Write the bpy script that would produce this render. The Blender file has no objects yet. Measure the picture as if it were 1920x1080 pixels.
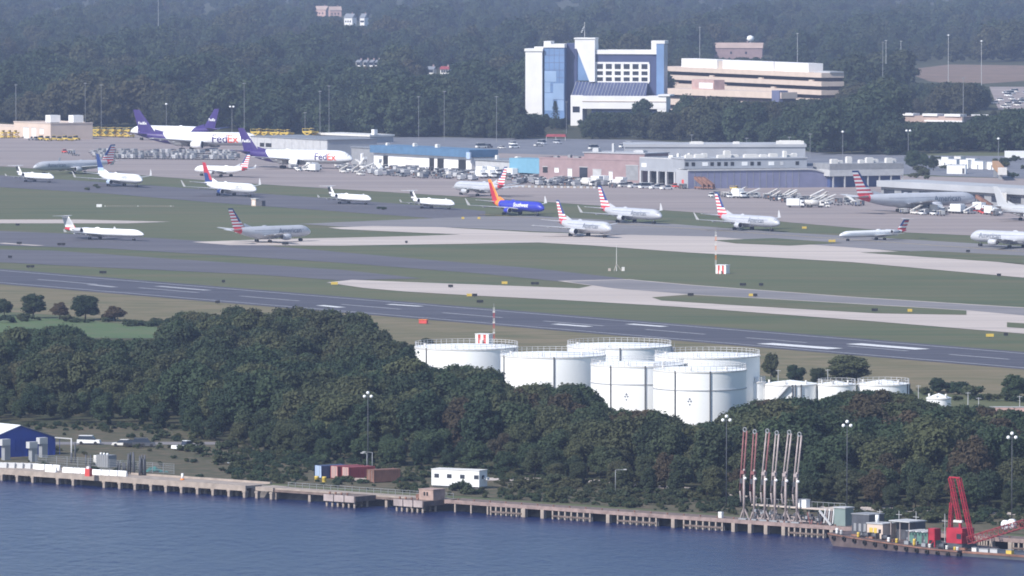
import bpy, bmesh, math, random
import numpy as np
from mathutils import Vector, Matrix
random.seed(11)
rng = np.random.default_rng(5)
R = math.radians
scene = bpy.context.scene
col = scene.collection

# ------------------------------------------------------------------ camera, sky, sun, exposure
FPX, CAMH, PITCH = 14000.0, 112.0, math.atan(711.0 / 14000.0)
cam_d = bpy.data.cameras.new('camera')
cam_d.sensor_width = 36.0
cam_d.lens = FPX / 1920.0 * 36.0
cam_d.clip_start = 1.0
cam_d.clip_end = 40000.0
cam = bpy.data.objects.new('camera', cam_d)
col.objects.link(cam)
cam.location = (0, 0, CAMH)
cam.rotation_euler = (math.pi / 2 - PITCH, 0, 0)
scene.camera = cam

SUN_AZ, SUN_EL = R(48), R(40)          # towards the sun: left of and behind the camera
sdir = Vector((-math.sin(SUN_AZ) * math.cos(SUN_EL), -math.cos(SUN_AZ) * math.cos(SUN_EL), math.sin(SUN_EL)))
world = bpy.data.worlds.new('World')
scene.world = world
world.use_nodes = True
wn = world.node_tree
sky = wn.nodes.new('ShaderNodeTexSky')
sky.sky_type = 'NISHITA'
sky.sun_disc = False
sky.sun_elevation = SUN_EL
sky.sun_rotation = math.atan2(sdir.x, sdir.y)
sky.air_density = 1.0
sky.dust_density = 0.6
sky.ozone_density = 2.5
bg = wn.nodes['Background']
bg.inputs['Strength'].default_value = 0.125
wn.links.new(sky.outputs[0], bg.inputs['Color'])
sun_d = bpy.data.lights.new('sun', 'SUN')
sun_d.energy = 4.2
sun_d.angle = R(0.53)
sun_d.color = (1.0, 0.955, 0.90)
sun = bpy.data.objects.new('sun', sun_d)
col.objects.link(sun)
sun.rotation_euler = sdir.to_track_quat('Z', 'Y').to_euler()
scene.view_settings.view_transform = 'Standard'
scene.view_settings.look = 'None'
scene.view_settings.exposure = 0.38
scene.view_settings.gamma = 1.0
scene.view_settings.use_curve_mapping = False
scene.render.engine = 'CYCLES'
scene.cycles.use_denoising = True
scene.cycles.max_bounces = 6
scene.cycles.volume_bounces = 1
scene.cycles.diffuse_bounces = 3
scene.cycles.filter_width = 1.8

# ------------------------------------------------------------------ helpers
cP, sP = math.cos(PITCH), math.sin(PITCH)
def ray(px, py):
    dx, dy = px - 960.0, 540.0 - py
    return Vector((dx, FPX * cP + dy * sP, -FPX * sP + dy * cP))
def G(px, py, z=0.0):
    """the point of the level z that the photograph shows at this pixel"""
    d = ray(px, py)
    t = (z - CAMH) / d.z
    return Vector((d.x * t, d.y * t, z))
def W(px, py, Y):
    d = ray(px, py)
    t = Y / d.y
    return Vector((d.x * t, Y, CAMH + d.z * t))
def S(py):
    """pixels per metre at the ground row py"""
    return (py + 171.0) / CAMH
def PX(v):
    """pixel of a world point"""
    x, y, z = v[0], v[1], v[2] - CAMH
    f = y * cP - z * sP
    u = y * sP + z * cP
    return 960 + FPX * x / f, 540 - FPX * u / f

MAT = {}
def mat(name, c, rough=0.7, var=0.12, scale=0.5, metal=0.0, bump=0.0, spec=0.4, c2=None):
    if name in MAT:
        return MAT[name]
    m = bpy.data.materials.new(name)
    m.use_nodes = True
    nt = m.node_tree
    b = nt.nodes['Principled BSDF']
    b.inputs['Roughness'].default_value = rough
    b.inputs['Metallic'].default_value = metal
    b.inputs['Specular IOR Level'].default_value = spec
    tc = nt.nodes.new('ShaderNodeTexCoord')
    no = nt.nodes.new('ShaderNodeTexNoise')
    no.inputs['Scale'].default_value = scale
    no.inputs['Detail'].default_value = 6.0
    nt.links.new(tc.outputs['Object'], no.inputs['Vector'])
    rp = nt.nodes.new('ShaderNodeValToRGB')
    lo = [max(0.0, v * (1 - var)) for v in c] if c2 is None else list(c2)
    hi = [min(1.0, v * (1 + var)) for v in c]
    rp.color_ramp.elements[0].position = 0.32
    rp.color_ramp.elements[1].position = 0.68
    rp.color_ramp.elements[0].color = (*lo, 1)
    rp.color_ramp.elements[1].color = (*hi, 1)
    nt.links.new(no.outputs['Fac'], rp.inputs['Fac'])
    nt.links.new(rp.outputs['Color'], b.inputs['Base Color'])
    if bump:
        bp = nt.nodes.new('ShaderNodeBump')
        bp.inputs['Strength'].default_value = bump
        nt.links.new(no.outputs['Fac'], bp.inputs['Height'])
        nt.links.new(bp.outputs['Normal'], b.inputs['Normal'])
    MAT[name] = m
    return m

def tag(o, label=None, cat=None, group=None, kind=None):
    if label: o['label'] = label
    if cat: o['category'] = cat
    if group: o['group'] = group
    if kind: o['kind'] = kind
    return o
def empty(name, loc=(0, 0, 0), rz=0.0, parent=None):
    o = bpy.data.objects.new(name, None)
    col.objects.link(o)
    o.location = loc
    o.rotation_euler = (0, 0, rz)
    o.parent = parent
    return o
def thing(name, label, cat, loc=(0, 0, 0), rz=0.0, group=None):
    return tag(empty(name, loc, rz), label, cat, group)
def link(name, me, parent=None, loc=(0, 0, 0), rz=0.0):
    o = bpy.data.objects.new(name, me)
    col.objects.link(o)
    o.location = loc
    o.rotation_euler = (0, 0, rz)
    o.parent = parent
    return o
def copy_tree(o, parent=None):
    c = o.copy()
    col.objects.link(c)
    c.parent = parent
    for ch in list(o.children):
        copy_tree(ch, c)
    return c

class MB:
    def __init__(self):
        self.v, self.f, self.m = [], [], []
        self.sm = []
    def poly(self, pts, m=0, smooth=False):
        i = len(self.v)
        self.v += [tuple(p) for p in pts]
        self.f.append(tuple(range(i, i + len(pts))))
        self.m.append(m); self.sm.append(smooth)
    def hexa(self, p, m=0):
        """8 points: 0-3 bottom ccw, 4-7 top ccw"""
        i = len(self.v)
        self.v += [tuple(q) for q in p]
        for f in ((3, 2, 1, 0), (4, 5, 6, 7), (0, 1, 5, 4), (1, 2, 6, 5), (2, 3, 7, 6), (3, 0, 4, 7)):
            self.f.append(tuple(i + k for k in f)); self.m.append(m); self.sm.append(False)
        return self
    def box(self, x0, x1, y0, y1, z0, z1, m=0):
        return self.hexa([(x0, y0, z0), (x1, y0, z0), (x1, y1, z0), (x0, y1, z0), (x0, y0, z1), (x1, y0, z1), (x1, y1, z1), (x0, y1, z1)], m)
    def tube(self, p, q, r0, r1=None, n=8, m=0, cap=True):
        p, q = Vector(p), Vector(q)
        r1 = r0 if r1 is None else r1
        d = (q - p).normalized()
        a = d.orthogonal().normalized()
        b = d.cross(a)
        i = len(self.v)
        for c, r in ((p, r0), (q, r1)):
            for k in range(n):
                t = 2 * math.pi * k / n
                self.v.append(tuple(c + (a * math.cos(t) + b * math.sin(t)) * r))
        for k in range(n):
            k2 = (k + 1) % n
            self.f.append((i + k, i + k2, i + n + k2, i + n + k)); self.m.append(m); self.sm.append(n > 6)
        if cap:
            self.f.append(tuple(i + k for k in range(n - 1, -1, -1))); self.m.append(m); self.sm.append(False)
            self.f.append(tuple(i + n + k for k in range(n))); self.m.append(m); self.sm.append(False)
        return self
    def bar(self, p, q, w, m=0):
        return self.tube(p, q, w * 0.7071, n=4, m=m)
    def lathe(self, prof, n=24, m=0, org=(0, 0, 0), axis='z', smooth=True, mats=None):
        i = len(self.v)
        for (r, h) in prof:
            for k in range(n):
                t = 2 * math.pi * k / n
                c, s = r * math.cos(t), r * math.sin(t)
                p = (c, s, h) if axis == 'z' else (h, c, s)
                self.v.append((org[0] + p[0], org[1] + p[1], org[2] + p[2]))
        for j in range(len(prof) - 1):
            for k in range(n):
                k2 = (k + 1) % n
                self.f.append((i + j * n + k, i + j * n + k2, i + (j + 1) * n + k2, i + (j + 1) * n + k))
                self.m.append(mats[j] if mats else m); self.sm.append(smooth)
        return self
    def prism(self, pts, z0, z1, m=0, top=None):
        n = len(pts)
        i = len(self.v)
        self.v += [(p[0], p[1], z0) for p in pts] + [(p[0], p[1], z1) for p in pts]
        for k in range(n):
            k2 = (k + 1) % n
            self.f.append((i + k, i + k2, i + n + k2, i + n + k)); self.m.append(m); self.sm.append(False)
        self.f.append(tuple(i + n + k for k in range(n))); self.m.append(m if top is None else top); self.sm.append(False)
        self.f.append(tuple(i + k for k in range(n - 1, -1, -1))); self.m.append(m); self.sm.append(False)
        return self
    def mesh(self, name, mats):
        me = bpy.data.meshes.new(name)
        me.from_pydata(self.v, [], self.f)
        for m in (mats if isinstance(mats, (list, tuple)) else [mats]):
            me.materials.append(m)
        me.polygons.foreach_set('material_index', self.m)
        me.polygons.foreach_set('use_smooth', self.sm)
        me.update()
        return me
    def build(self, name, mats, parent=None, loc=(0, 0, 0), rz=0.0):
        return link(name, self.mesh(name, mats), parent, loc, rz)

def text_mesh(s, size, name='lettering', bold=0.0):
    cu = bpy.data.curves.new('t', 'FONT')
    cu.body = s
    cu.size = size
    cu.align_x = 'CENTER'
    cu.offset = bold
    cu.resolution_u = 3
    o = bpy.data.objects.new('t', cu)
    col.objects.link(o)
    dg = bpy.context.evaluated_depsgraph_get()
    me = bpy.data.meshes.new_from_object(o.evaluated_get(dg))
    bpy.data.objects.remove(o)
    bpy.data.curves.remove(cu)
    me.name = name
    return me

# ------------------------------------------------------------------ materials
def ground_mat(name, cols, s1, s2, rough=0.95, stretch=None, bump=0.0):
    """three colours blended by a broad and a fine noise, in world metres"""
    m = bpy.data.materials.new(name)
    m.use_nodes = True
    nt = m.node_tree
    b = nt.nodes['Principled BSDF']
    b.inputs['Roughness'].default_value = rough
    b.inputs['Specular IOR Level'].default_value = 0.15
    tc = nt.nodes.new('ShaderNodeTexCoord')
    mp = nt.nodes.new('ShaderNodeMapping')
    if stretch:
        mp.inputs['Rotation'].default_value = (0, 0, stretch[0])
        mp.inputs['Scale'].default_value = (stretch[1], stretch[2], 1)
    nt.links.new(tc.outputs['Object'], mp.inputs['Vector'])
    n1 = nt.nodes.new('ShaderNodeTexNoise'); n1.inputs['Scale'].default_value = s1; n1.inputs['Detail'].default_value = 5
    n2 = nt.nodes.new('ShaderNodeTexNoise'); n2.inputs['Scale'].default_value = s2; n2.inputs['Detail'].default_value = 4
    for n in (n1, n2):
        nt.links.new(mp.outputs['Vector'], n.inputs['Vector'])
    r = nt.nodes.new('ShaderNodeValToRGB')
    r.color_ramp.elements[0].position = 0.35
    r.color_ramp.elements[1].position = 0.65
    r.color_ramp.elements[0].color = (*cols[0], 1)
    r.color_ramp.elements[1].color = (*cols[1], 1)
    nt.links.new(n1.outputs['Fac'], r.inputs['Fac'])
    mx = nt.nodes.new('ShaderNodeMix'); mx.data_type = 'RGBA'
    r2 = nt.nodes.new('ShaderNodeMapRange')
    r2.inputs['From Min'].default_value = 0.42
    r2.inputs['From Max'].default_value = 0.66
    nt.links.new(n2.outputs['Fac'], r2.inputs['Value'])
    nt.links.new(r2.outputs['Result'], mx.inputs['Factor'])
    nt.links.new(r.outputs['Color'], mx.inputs['A'])
    mx.inputs['B'].default_value = (*cols[2], 1)
    nt.links.new(mx.outputs['Result'], b.inputs['Base Color'])
    if bump:
        bp = nt.nodes.new('ShaderNodeBump'); bp.inputs['Strength'].default_value = bump
        nt.links.new(n2.outputs['Fac'], bp.inputs['Height'])
        nt.links.new(bp.outputs['Normal'], b.inputs['Normal'])
    MAT[name] = m
    return m
RW = R(-56)
ground_mat('grass', [(0.080, 0.100, 0.052), (0.108, 0.122, 0.062), (0.130, 0.122, 0.070)], 0.012, 0.05, stretch=(R(56), 0.35, 1.6))
ground_mat('lush_grass', [(0.075, 0.125, 0.055), (0.105, 0.15, 0.065), (0.12, 0.14, 0.075)], 0.03, 0.15)
ground_mat('dry_grass', [(0.12, 0.12, 0.065), (0.17, 0.145, 0.085), (0.20, 0.165, 0.105)], 0.03, 0.12, stretch=(R(56), 0.5, 1.3))
ground_mat('forest_floor', [(0.04, 0.05, 0.028), (0.06, 0.065, 0.035), (0.075, 0.068, 0.04)], 0.05, 0.2)
ground_mat('scrub', [(0.06, 0.068, 0.038), (0.095, 0.09, 0.055), (0.135, 0.108, 0.075)], 0.06, 0.3)
ground_mat('asphalt', [(0.115, 0.110, 0.125), (0.145, 0.138, 0.152), (0.10, 0.096, 0.112)], 0.02, 0.12, rough=0.85, stretch=(R(56), 0.15, 2.0))
ground_mat('runway_asphalt', [(0.080, 0.080, 0.100), (0.105, 0.103, 0.125), (0.065, 0.065, 0.082)], 0.03, 0.10, rough=0.8, stretch=(R(56), 0.08, 2.5))
ground_mat('old_asphalt', [(0.20, 0.19, 0.195), (0.255, 0.238, 0.24), (0.175, 0.168, 0.175)], 0.02, 0.10, rough=0.9, stretch=(R(56), 0.12, 2.0))
ground_mat('lot_asphalt', [(0.17, 0.175, 0.20), (0.205, 0.21, 0.235), (0.15, 0.155, 0.18)], 0.02, 0.10, rough=0.9)
ground_mat('concrete', [(0.46, 0.40, 0.365), (0.56, 0.49, 0.445), (0.41, 0.36, 0.335)], 0.015, 0.06, rough=0.9, stretch=(R(56), 0.10, 2.0))
ground_mat('apron_concrete', [(0.28, 0.235, 0.225), (0.345, 0.29, 0.275), (0.235, 0.205, 0.20)], 0.012, 0.05, rough=0.9, stretch=(R(56), 0.12, 2.2))
mat('paint_white', (0.66, 0.66, 0.66), 0.7, 0.15, 1.0)
mat('paint_faded', (0.34, 0.34, 0.36), 0.8, 0.25, 1.0)
mat('white', (0.80, 0.80, 0.80), 0.45, 0.05, 0.4)
mat('off_white', (0.66, 0.64, 0.61), 0.6, 0.08, 0.4)
mat('tank_white', (0.88, 0.88, 0.87), 0.5, 0.03, 0.15)
mat('light_grey', (0.46, 0.46, 0.47), 0.6, 0.1, 0.5)
mat('mid_grey', (0.26, 0.265, 0.28), 0.65, 0.12, 0.5)
mat('dark_grey', (0.08, 0.08, 0.09), 0.7, 0.2, 0.5)
mat('black', (0.02, 0.02, 0.022), 0.6, 0.2, 1.0)
mat('tyre', (0.025, 0.025, 0.027), 0.9, 0.2, 1.0)
mat('glass_dark', (0.03, 0.035, 0.05), 0.15, 0.3, 0.3, spec=0.6)
mat('silver', (0.47, 0.48, 0.52), 0.38, 0.06, 0.3, spec=0.6)
mat('aircraft_white', (0.83, 0.83, 0.84), 0.30, 0.03, 0.3, spec=0.5)
mat('aircraft_grey', (0.42, 0.43, 0.45), 0.4, 0.06, 0.3)
mat('wing_grey', (0.50, 0.51, 0.53), 0.45, 0.08, 0.3)
mat('purple', (0.045, 0.024, 0.15), 0.4, 0.06, 0.3)
mat('flag_red', (0.55, 0.05, 0.07), 0.4, 0.06, 0.4)
mat('flag_blue', (0.018, 0.045, 0.18), 0.4, 0.08, 0.4)
mat('royal_blue', (0.035, 0.045, 0.42), 0.35, 0.05, 0.4)
mat('tail_red', (0.46, 0.03, 0.05), 0.4, 0.05, 0.4)
mat('tail_orange', (0.85, 0.26, 0.03), 0.4, 0.05, 0.4)
mat('letter_orange', (0.80, 0.10, 0.06), 0.5, 0.03, 0.4)
mat('letter_grey', (0.12, 0.14, 0.19), 0.5, 0.05, 0.4)
mat('letter_pale', (0.45, 0.49, 0.60), 0.5, 0.05, 0.4)
mat('safety_yellow', (0.60, 0.43, 0.08), 0.5, 0.12, 0.6)
mat('safety_red', (0.58, 0.08, 0.07), 0.5, 0.12, 0.6)
mat('red_steel', (0.38, 0.025, 0.045), 0.5, 0.2, 0.6)
mat('rust', (0.22, 0.115, 0.085), 0.8, 0.3, 0.6)
mat('container_blue', (0.05, 0.07, 0.15), 0.6, 0.15, 0.5)
mat('pale_blue', (0.40, 0.50, 0.66), 0.55, 0.08, 0.5)
mat('container_red', (0.27, 0.055, 0.06), 0.6, 0.2, 0.5)
mat('pink', (0.50, 0.33, 0.30), 0.6, 0.12, 0.5)
mat('shed_blue', (0.035, 0.075, 0.38), 0.5, 0.10, 0.5)
mat('roof_blue', (0.085, 0.17, 0.29), 0.5, 0.10, 0.4)
mat('teal', (0.16, 0.34, 0.46), 0.55, 0.06, 0.4)
mat('brick', (0.31, 0.22, 0.225), 0.85, 0.10, 0.3)
mat('beige', (0.52, 0.44, 0.39), 0.8, 0.08, 0.2)
mat('beige_bright', (0.60, 0.485, 0.41), 0.8, 0.06, 0.2)
mat('wall_white', (0.78, 0.76, 0.75), 0.75, 0.05, 0.15)
mat('cladding_grey', (0.33, 0.345, 0.38), 0.6, 0.08, 0.15)
mat('roof_grey', (0.20, 0.215, 0.245), 0.85, 0.15, 0.06)
mat('roof_pale', (0.38, 0.39, 0.415), 0.8, 0.10, 0.06)
mat('curtain_wall', (0.14, 0.15, 0.25), 0.35, 0.10, 0.2, spec=0.5)
mat('blue_glass', (0.16, 0.26, 0.46), 0.18, 0.12, 0.08, spec=0.7)
mat('blue_glass_pale', (0.30, 0.42, 0.62), 0.18, 0.12, 0.08, spec=0.7)
mat('pier_concrete', (0.33, 0.275, 0.235), 0.9, 0.2, 0.5, bump=0.1)
mat('pier_timber', (0.16, 0.12, 0.105), 0.9, 0.3, 0.7, bump=0.1)
mat('steel_pale', (0.36, 0.30, 0.29), 0.6, 0.2, 0.6)
mat('steel_brown', (0.24, 0.10, 0.10), 0.7, 0.25, 0.6)
mat('steel_dark', (0.075, 0.08, 0.095), 0.6, 0.2, 0.6)
mat('galvanised', (0.27, 0.28, 0.30), 0.5, 0.1, 0.6)
mat('green_steel', (0.10, 0.20, 0.17), 0.6, 0.15, 0.6)
mat('hull', (0.10, 0.075, 0.075), 0.7, 0.35, 0.5)
mat('lamp_white', (0.9, 0.9, 0.9), 0.2, 0.02, 0.5)
mat('bark', (0.09, 0.07, 0.055), 0.95, 0.25, 1.0)
mat('riprap', (0.14, 0.125, 0.115), 0.95, 0.4, 0.5)
mat('tan_roof', (0.40, 0.30, 0.26), 0.85, 0.12, 0.1)

def leaf_mat(name, c_lo, c_hi, c_warm, warm=0.75, broad=0.012):
    m = bpy.data.materials.new(name)
    m.use_nodes = True
    nt = m.node_tree
    b = nt.nodes['Principled BSDF']
    b.inputs['Roughness'].default_value = 0.75
    b.inputs['Specular IOR Level'].default_value = 0.2
    oi = nt.nodes.new('ShaderNodeObjectInfo')
    gm = nt.nodes.new('ShaderNodeNewGeometry')
    no = nt.nodes.new('ShaderNodeTexNoise'); no.inputs['Scale'].default_value = 0.35; no.inputs['Detail'].default_value = 4
    nt.links.new(gm.outputs['Position'], no.inputs['Vector'])
    nb = nt.nodes.new('ShaderNodeTexNoise'); nb.inputs['Scale'].default_value = broad; nb.inputs['Detail'].default_value = 3
    nt.links.new(oi.outputs['Location'], nb.inputs['Vector'])
    ad = nt.nodes.new('ShaderNodeMath'); ad.operation = 'ADD'
    nt.links.new(oi.outputs['Random'], ad.inputs[0]); nt.links.new(no.outputs['Fac'], ad.inputs[1])
    hf = nt.nodes.new('ShaderNodeMath'); hf.operation = 'MULTIPLY'; hf.inputs[1].default_value = 0.5
    nt.links.new(ad.outputs[0], hf.inputs[0])
    r = nt.nodes.new('ShaderNodeValToRGB')
    r.color_ramp.elements[0].position = 0.2; r.color_ramp.elements[1].position = 0.8
    r.color_ramp.elements[0].color = (*c_lo, 1); r.color_ramp.elements[1].color = (*c_hi, 1)
    nt.links.new(hf.outputs[0], r.inputs['Fac'])
    mx = nt.nodes.new('ShaderNodeMix'); mx.data_type = 'RGBA'
    mr = nt.nodes.new('ShaderNodeMapRange')
    mr.inputs['From Min'].default_value = 0.50; mr.inputs['From Max'].default_value = 0.70; mr.inputs['To Max'].default_value = warm
    nt.links.new(nb.outputs['Fac'], mr.inputs['Value'])
    nt.links.new(mr.outputs['Result'], mx.inputs['Factor'])
    nt.links.new(r.outputs['Color'], mx.inputs['A'])
    mx.inputs['B'].default_value = (*c_warm, 1)
    nt.links.new(mx.outputs['Result'], b.inputs['Base Color'])
    tr = nt.nodes.new('ShaderNodeBsdfTranslucent')
    nt.links.new(mx.outputs['Result'], tr.inputs['Color'])
    ms = nt.nodes.new('ShaderNodeMixShader'); ms.inputs['Fac'].default_value = 0.32
    nt.links.new(b.outputs[0], ms.inputs[1]); nt.links.new(tr.outputs[0], ms.inputs[2])
    nt.links.new(ms.outputs[0], nt.nodes['Material Output'].inputs['Surface'])
    MAT[name] = m
    return m
ground_mat('brown_field', [(0.19, 0.135, 0.105), (0.235, 0.165, 0.13), (0.16, 0.12, 0.09)], 0.02, 0.1)
leaf_mat('leaf_green', (0.027, 0.049, 0.030), (0.066, 0.098, 0.048), (0.080, 0.085, 0.046))
leaf_mat('leaf_olive', (0.045, 0.063, 0.034), (0.098, 0.112, 0.053), (0.098, 0.092, 0.050))
leaf_mat('leaf_rust', (0.060, 0.056, 0.035), (0.108, 0.080, 0.050), (0.10, 0.075, 0.042))
leaf_mat('leaf_far', (0.025, 0.046, 0.030), (0.064, 0.090, 0.048), (0.100, 0.080, 0.048), 0.75, 0.0035)

# ------------------------------------------------------------------ the setting: water, ground, pavements
ZW = -2.2
def front_row(x):
    return 880.0 + 0.0688 * x          # front edge of the pier deck
SH0, SH1 = G(0, front_row(0)), G(1920, front_row(1920))
SU = (SH1 - SH0).normalized()          # along the shore
SV = Vector((-SU.y, SU.x, 0))          # inland
def shore(a, b, z=0.0):
    p = SH0 + SU * a + SV * b
    return Vector((p.x, p.y, z))
def shore_a(px, py=None, z=0.0):
    return (G(px, front_row(px) if py is None else py, z) - SH0).dot(SU)
SHORE_RZ = math.atan2(SU.y, SU.x)

def sheet(name, pts, z, m, kind='structure', px=True, obj=True):
    b = MB()
    b.poly([G(x, y, 0) + Vector((0, 0, z)) if px else Vector((x, y, z)) for x, y in pts])
    me = b.mesh(name, MAT[m])
    bm = bmesh.new(); bm.from_mesh(me)
    bmesh.ops.triangulate(bm, faces=bm.faces[:])
    bmesh.ops.recalc_face_normals(bm, faces=bm.faces[:])
    for f in bm.faces:
        if f.normal.z < 0: f.normal_flip()
    bm.to_mesh(me); bm.free()
    o = link(name, me)
    o['kind'] = kind
    return o

# river
wm = bpy.data.materials.new('water'); wm.use_nodes = True
nt = wm.node_tree; pb = nt.nodes['Principled BSDF']
pb.inputs['Base Color'].default_value = (0.008, 0.018, 0.076, 1)
pb.inputs['Specular IOR Level'].default_value = 0.26
pb.inputs['Roughness'].default_value = 0.26
pb.inputs['IOR'].default_value = 1.33
tc = nt.nodes.new('ShaderNodeTexCoord')
mp = nt.nodes.new('ShaderNodeMapping'); mp.inputs['Scale'].default_value = (0.8, 0.35, 1); mp.inputs['Rotation'].default_value = (0, 0, R(12))
nt.links.new(tc.outputs['Object'], mp.inputs['Vector'])
n1 = nt.nodes.new('ShaderNodeTexNoise'); n1.inputs['Scale'].default_value = 0.55; n1.inputs['Detail'].default_value = 6; n1.inputs['Roughness'].default_value = 0.6
n2 = nt.nodes.new('ShaderNodeTexNoise'); n2.inputs['Scale'].default_value = 0.05; n2.inputs['Detail'].default_value = 3
for n in (n1, n2): nt.links.new(mp.outputs['Vector'], n.inputs['Vector'])
mu = nt.nodes.new('ShaderNodeMath'); mu.operation = 'MULTIPLY_ADD'; mu.inputs[1].default_value = 1.4
nt.links.new(n2.outputs['Fac'], mu.inputs[0]); nt.links.new(n1.outputs['Fac'], mu.inputs[2])
bp = nt.nodes.new('ShaderNodeBump'); bp.inputs['Strength'].default_value = 1.0; bp.inputs['Distance'].default_value = 1.1
nt.links.new(mu.outputs[0], bp.inputs['Height'])
nt.links.new(bp.outputs['Normal'], pb.inputs['Normal'])
MAT['water'] = wm
b = MB(); b.poly([shore(-1500, 6, ZW), shore(-1500, -2600, ZW), shore(1700, -2600, ZW), shore(1700, 6, ZW)])
o = b.build('river', MAT['water']); o['kind'] = 'structure'

# land: one sheet from the bank to beyond the last trees
b = MB()
b.poly([shore(-1500, 4.6, -0.02), shore(1700, 4.6, -0.02), (4200, 12500, -0.02), (-4200, 12500, -0.02)])
o = b.build('ground', MAT['grass']); o['kind'] = 'structure'
b = MB()
b.poly([shore(-1500, 1.6, ZW - 0.6), shore(1700, 1.6, ZW - 0.6), shore(1700, 4.6, -0.02), shore(-1500, 4.6, -0.02)])
o = b.build('river_bank', MAT['riprap']); o['kind'] = 'structure'

sheet('apron', [(-200, 250), (170, 258), (250, 246), (600, 258), (1200, 296), (1560, 326), (2100, 340),
                (2100, 458), (1920, 446), (1700, 436), (1480, 417), (1300, 398), (1000, 377), (480, 345), (200, 324), (0, 312), (-200, 300)], 0.03, 'apron_concrete')
sheet('taxiway', [(-200, 316), (0, 329), (300, 349), (600, 371), (850, 390), (910, 396), (910, 424), (850, 412), (640, 397), (400, 380), (200, 363), (0, 351), (-200, 340)], 0.04, 'asphalt')
sheet('taxiway', [(900, 406), (1000, 405), (1250, 419), (1440, 434), (1600, 443), (1920, 462), (2100, 472), (2100, 494), (1920, 482), (1620, 467), (1480, 457), (1340, 446), (1000, 434), (860, 427), (640, 425), (560, 420), (700, 414)], 0.05, 'old_asphalt')
sheet('taxiway', [(-200, 419), (0, 433), (120, 438), (300, 447), (460, 457), (640, 473), (800, 487), (1000, 503), (1160, 521), (1180, 525), (1050, 528), (900, 513), (640, 493), (500, 484), (200, 466), (60, 462), (-200, 455)], 0.04, 'asphalt')
sheet('taxiway', [(-200, 460), (0, 468), (100, 470), (300, 484), (640, 506), (790, 522), (640, 526), (480, 515), (200, 502), (100, 497), (0, 492), (-200, 480)], 0.045, 'asphalt')
sheet('taxiway', [(360, 454), (500, 449), (640, 446), (770, 443), (865, 440), (770, 436), (640, 430), (615, 427), (700, 424), (820, 426), (1000, 436), (1200, 441), (1340, 444), (1480, 456), (1620, 466), (1750, 478), (1920, 497), (2100, 510),
                  (2100, 536), (1920, 521), (1600, 492), (1280, 473), (1100, 460), (1010, 455), (830, 458), (640, 461), (430, 460)], 0.07, 'concrete')
sheet('taxiway', [(-200, 411), (0, 412), (150, 412), (320, 416), (240, 419), (0, 419), (-200, 419)], 0.06, 'concrete')
sheet('taxiway', [(612, 530), (660, 525), (760, 529), (900, 534), (1085, 541), (1110, 536), (1045, 527), (1180, 524), (1290, 534), (1600, 557), (1920, 577), (2100, 590),
                  (2100, 640), (1920, 626), (1640, 603), (1280, 576), (1040, 562), (880, 554), (760, 547), (680, 540)], 0.07, 'concrete')
sheet('taxiway', [(1060, 528), (1180, 525), (1290, 535), (1600, 558), (1920, 578), (2090, 590), (1920, 592), (1812, 582), (1750, 578), (1440, 560), (1290, 552), (1150, 541)], 0.09, 'old_asphalt')
for k, pts in enumerate(([(1222, 558), (1290, 553), (1440, 561), (1750, 579), (1812, 583), (1812, 591), (1640, 588), (1400, 574), (1240, 564)],
                         [(1888, 605), (2100, 618), (2100, 628), (1888, 614)],
                         [(1338, 451), (1450, 447), (1580, 456), (1480, 461), (1380, 457)],
                         [(1613, 474), (1740, 471), (1920, 480), (2100, 490), (2100, 508), (1920, 495), (1760, 484)])):
    sheet('grass_island', pts, 0.12, 'grass')
sheet('grass_verge', [(-200, 516), (0, 531), (1920, 691), (2100, 706), (2100, 770), (1920, 750), (1640, 728), (1440, 706), (900, 668), (700, 645), (330, 606), (0, 584), (-200, 572)], 0.02, 'dry_grass')
sheet('field', [(-300, 582), (0, 590), (160, 601), (300, 614), (330, 634), (160, 634), (-300, 622)], 0.04, 'lush_grass')
sheet('forest_floor', [(-300, 644), (330, 612), (700, 655), (900, 705), (1440, 755), (1920, 775), (2200, 785), (2200, 960), (1350, 935), (1000, 905), (560, 850), (300, 800), (-300, 790)], 0.03, 'forest_floor')
sheet('river_shore', [(-300, 791), (300, 801), (560, 851), (1000, 906), (1350, 936), (2200, 961), (2200, 1022), (-300, 850)], 0.035, 'scrub')
sheet('forest_floor', [(-700, 232), (240, 234), (600, 256), (1180, 262), (1560, 284), (2500, 290), (2900, -60), (-900, -60)], 0.035, 'forest_floor')
sheet('field', [(1690, 132), (1780, 121), (1930, 123), (2100, 125), (2100, 152), (1920, 152), (1800, 160), (1740, 152)], 0.09, 'brown_field')
sheet('car_park', [(1855, 163), (2000, 163), (2000, 206), (1872, 206)], 0.10, 'apron_concrete')
sheet('service_road', [(100, 829), (420, 829), (420, 834), (100, 834)], 0.06, 'old_asphalt')
sheet('service_road', [(885, 896), (1080, 897), (1300, 915), (1540, 948), (2000, 962), (2000, 969), (1540, 955), (1300, 921), (1080, 903), (885, 901)], 0.06, 'concrete')

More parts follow.
